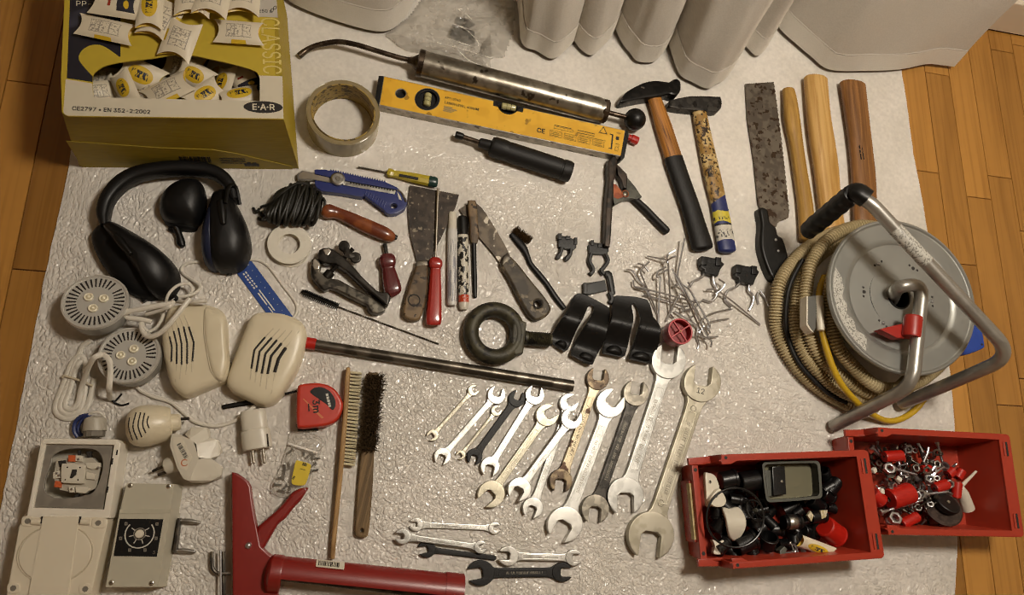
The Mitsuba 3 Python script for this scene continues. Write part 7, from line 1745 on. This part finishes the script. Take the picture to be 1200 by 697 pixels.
add(cu, plate([(914, 645), (919.5, 640), (923, 643), (920, 651), (914.5, 651.5)], .044, .058, .0015), 'grey_edge')

# ---------------------------------------------------------------- screws and nuts
def hexnut(r, h):
    hx_ = sg.Polygon([(r * math.cos(a), r * math.sin(a)) for a in np.linspace(0, 2 * np.pi, 6, endpoint=False)]).difference(sg.Point(0, 0).buffer(r * .55, 6)); return prism(hx_, 0, h, .0006)
def washer(r, h): return prism(sg.Point(0, 0).buffer(r, 8).difference(sg.Point(0, 0).buffer(r * .5, 6)), 0, h, .0003)
BOLT = lambda L, r: cat_([make_screw(L, r, r * 1.25, False), put(prism(sg.Polygon([(r * 2.0 * math.cos(a), r * 2.0 * math.sin(a)) for a in np.linspace(0, 2 * np.pi, 6, endpoint=False)]), -.0035, .0005, .0004), trimesh.transformations.rotation_matrix(np.pi / 2, [0, 1, 0]))])
KIT = {'nut': [(mikit.ply(hexnut(r, r * .9), m, 30), r) for r, m in ((.0058, 'zinc'), (.0075, 'zinc'), (.0048, 'steel_dark'), (.0090, 'chrome'))],
       'washer': [(mikit.ply(washer(r, .0016), m, 30), r) for r, m in ((.0075, 'zinc'), (.0095, 'steel_dark'), (.006, 'chrome'))],
       'screw': [(mikit.ply(make_screw(L, r, r * 2.1), m, 40), L) for L, r, m in ((.024, .0019, 'zinc'), (.034, .0022, 'steel_dark'), (.018, .0017, 'chrome'))],
       'bolt': [(mikit.ply(BOLT(L, r), m, 40), L) for L, r, m in ((.030, .0028, 'zinc'), (.042, .0030, 'chrome'), (.026, .0026, 'steel_dark'))]}
def hardware(kind, v_, o, rot, lab, grp):
    k = thing({'nut': 'hex_nut', 'washer': 'washer', 'screw': 'screw', 'bolt': 'bolt'}[kind], lab, kind, grp)
    m = trimesh.transformations.euler_matrix(*rot, 'rxyz'); m = m.copy(); m[:3, 3] = o
    if kind in ('screw', 'bolt'): m[:3, 3] -= m[:3, 0] * KIT[kind][v_][1] / 2
    scene[k] = {**KIT[kind][v_][0], 'to_world': mi.ScalarTransform4f(m.tolist())}; return k
LABS = {'nut': 'loose hex nut in the heap of hardware in the right red bin', 'washer': 'loose washer in the heap of hardware in the right red bin', 'screw': 'loose screw in the heap of hardware in the right red bin', 'bolt': 'loose bolt in the heap of hardware in the right red bin'}
GRP = {q: f'{q}s in the right red bin' if q != 'washer' else 'washers in the right red bin' for q in LABS}
rnd = random.Random(11)
heap_px = sg.Polygon([(1024, 528), (1050, 520), (1095, 524), (1116, 545), (1122, 575), (1118, 600), (1100, 616), (1060, 618), (1040, 616), (1030, 590)])
n_h = 0
for layer_ in range(3):
    for i in range(400):
        x, y = rnd.uniform(1022, 1124), rnd.uniform(520, 620)
        if not heap_px.contains(sg.Point(x, y)) or rnd.random() > .24 - .02 * layer_: continue
        e = min(heap_px.exterior.distance(sg.Point(x, y)) / 20, 1); z = .012 + .011 * layer_ + .018 * e * (layer_ / 2) + .006 * e
        kind = rnd.choice(['nut', 'nut', 'washer', 'screw', 'screw', 'bolt', 'screw'])
        v_ = rnd.randrange(len(KIT[kind])); hardware(kind, v_, P(x, y, z), (rnd.uniform(-.7, .7), rnd.uniform(-.5, .5), rnd.uniform(0, 6.28)), LABS[kind], GRP[kind]); n_h += 1
zT_ = .060
for a, b, v_, lab in (((1048, 549), (1074, 556), 1, 'long bright bolt lying across the heap near the far wall of the right red bin'), ((1033, 600), (1081, 586), 1, 'long bright bolt lying below the large red plug in the right red bin'), ((1084, 579), (1111, 576), 0, 'bolt lying just above the dark grinding disc in the right red bin')):
    A, B = P(*a, zT_), P(*b, zT_); k = thing('bolt', lab, 'bolt'); d = B - A
    add(k, put(BOLT(np.linalg.norm(d), .0030), frame(A, d, z=(0, 0, 1))), 'chrome', 40)
for (x, y, r, lab) in ((1044.6, 569.4, .0085, 'bright hex nut left of the large red plug in the right red bin'), (1073.5, 580.5, .0085, 'bright hex nut at the right end of the large red plug'), (1111.6, 566.5, .0085, 'bright hex nut beside the small upright red plugs in the right red bin'), (1047, 608.6, .0120, 'largest bright hex nut at the near wall of the right red bin'), (1041, 550, .0105, 'bright flanged nut near the front of the right red bin')):
    k = thing('hex_nut', lab, 'nut'); add(k, put(hexnut(r, r * .8), trimesh.transformations.translation_matrix(P(x, y, zT_)) @ trimesh.transformations.euler_matrix(.35, -.2, x)), 'chrome', 30)
for i, (x, y) in enumerate(((1024, 551), (1033, 575.6), (1053, 561.5))):
    k = thing('white_block', ['small white plastic block nearest the far front corner of the right red bin', 'small white plastic block at the edge of the left bin among the screws', 'small white plastic block behind the bright nut in the right red bin'][i], 'plastic block')
    add(k, put(rbox([.010, .009, .008], .0018), trimesh.transformations.translation_matrix(P(x, y, .060)) @ trimesh.transformations.euler_matrix(.3, .2, .5 + i)), 'ptfe_white')
def plug(a, b, za, zb, r, lab):
    k = thing('red_plug', lab, 'wall plug'); A, B = P(*a, za), P(*b, zb)
    part(k, 'body', lathe(A, B, [(0, .0004), (0, r * .92), (.05, r), (.95, r), (1, r * .93), (1, .0004)], 28), 'red_plastic')
    part(k, 'dimple', lathe(A - unit(B - A) * .0004, A + unit(B - A) * .001, [(0, r * .22), (1, r * .22)], 12), 'ink'); return k
plug((1036, 535), (1057, 533.6), .056, .060, .0105, 'red cylindrical plug at the far wall of the right red bin')
plug((1042, 585), (1067, 577), .058, .058, .0190, 'large red round plug in the middle of the heap in the right red bin')
plug((1022, 578), (1034, 588), .052, .052, .0130, 'red plug at the edge of the left bin, half hidden beside the large red plug')
plug((1095, 572), (1110, 567), .056, .058, .0100, 'red plug lying left of the upright one above the grinding disc')
plug((1122, 565), (1120, 583), .054, .050, .0090, 'red plug standing upright beside the white plastic piece in the right red bin')
plug((1110, 556), (1117, 551), .046, .048, .0095, 'red plug in the shade behind the bright nut in the right red bin')
plug((1121, 560), (1127, 551), .044, .046, .0090, 'red plug rearmost by the right wall of the heap in the right red bin')
plug((1057, 614), (1075, 605), .054, .056, .0095, 'red plug at the near wall next to the largest nut in the right red bin')
plug((1080, 549), (1090, 548), .056, .056, .0060, 'small red plug end beside the hook at the back of the right red bin')
mat('disc_brown', patchy('#2c211c', '#3c2f28', 120), .45, spec=.4)
gd = thing('grinding_disc', 'dark brown round disc with a smaller black plate leaning in the right red bin', 'grinding disc')
cd, nd = P(1105, 594, .054), unit((-.12, .42, 1))
part(gd, 'disc', lathe(cd - nd * .005, cd + nd * .002, [(0, .030), (.2, .0355), (.7, .0365), (1, .034)], 48), 'disc_brown')
part(gd, 'plate', lathe(cd + nd * .002, cd + nd * .014 + V(.003, .004, 0), [(0, .019), (.7, .0235), (.9, .0235), (1, .022)], 40), 'part_dark', label='smaller black plate')
part(gd, 'centre_screw', lathe(cd + nd * .0135 + V(.003, .004, 0), cd + nd * .0155 + V(.003, .004, 0), [(0, .0036), (1, .0028)], 8), 'steel_bright')
wp = thing('white_funnel', 'white translucent plastic nozzle at the right end of the heap in the right red bin', 'plastic nozzle')
part(wp, 'body', lathe(P(1126, 570, .050), P(1134, 596, .034), [(0, .005), (.3, .010), (1, .0125), (1, .0105), (.5, .009)], 24), 'offwhite')
part(wp, 'tail', lathe(P(1126, 570, .050), P(1144, 552, .060), [(0, .004), (1, .0022)], 10), 'offwhite')
for pts, lab in (([(1082, 541, .060), (1086, 532, .064), (1088, 524, .066)], 'bright hook with a bent tip at the far wall of the right red bin'), ([(1092, 551, .062), (1096, 546, .064), (1096, 554, .062), (1090, 562, .058), (1086, 568, .054)], 'curved bright metal clip in the heap of the right red bin'), ([(1090, 558, .058), (1098, 552, .062), (1106, 547, .060)], 'bright wire piece crossing the curved clip in the right red bin')):
    k = thing('metal_hook', lab, 'hook'); add(k, tube(sp3(pts, 5), .0026, 8), 'chrome')
for i in range(9):
    hardware('screw', rnd.randrange(3), P(922 + rnd.uniform(-1, 18), 640 + rnd.uniform(-4, 10), .054), (rnd.uniform(-.4, .4), rnd.uniform(-.4, .4), rnd.uniform(0, 6.28)), 'small loose screw at the near wall of the left red bin', 'screws in the left red bin')
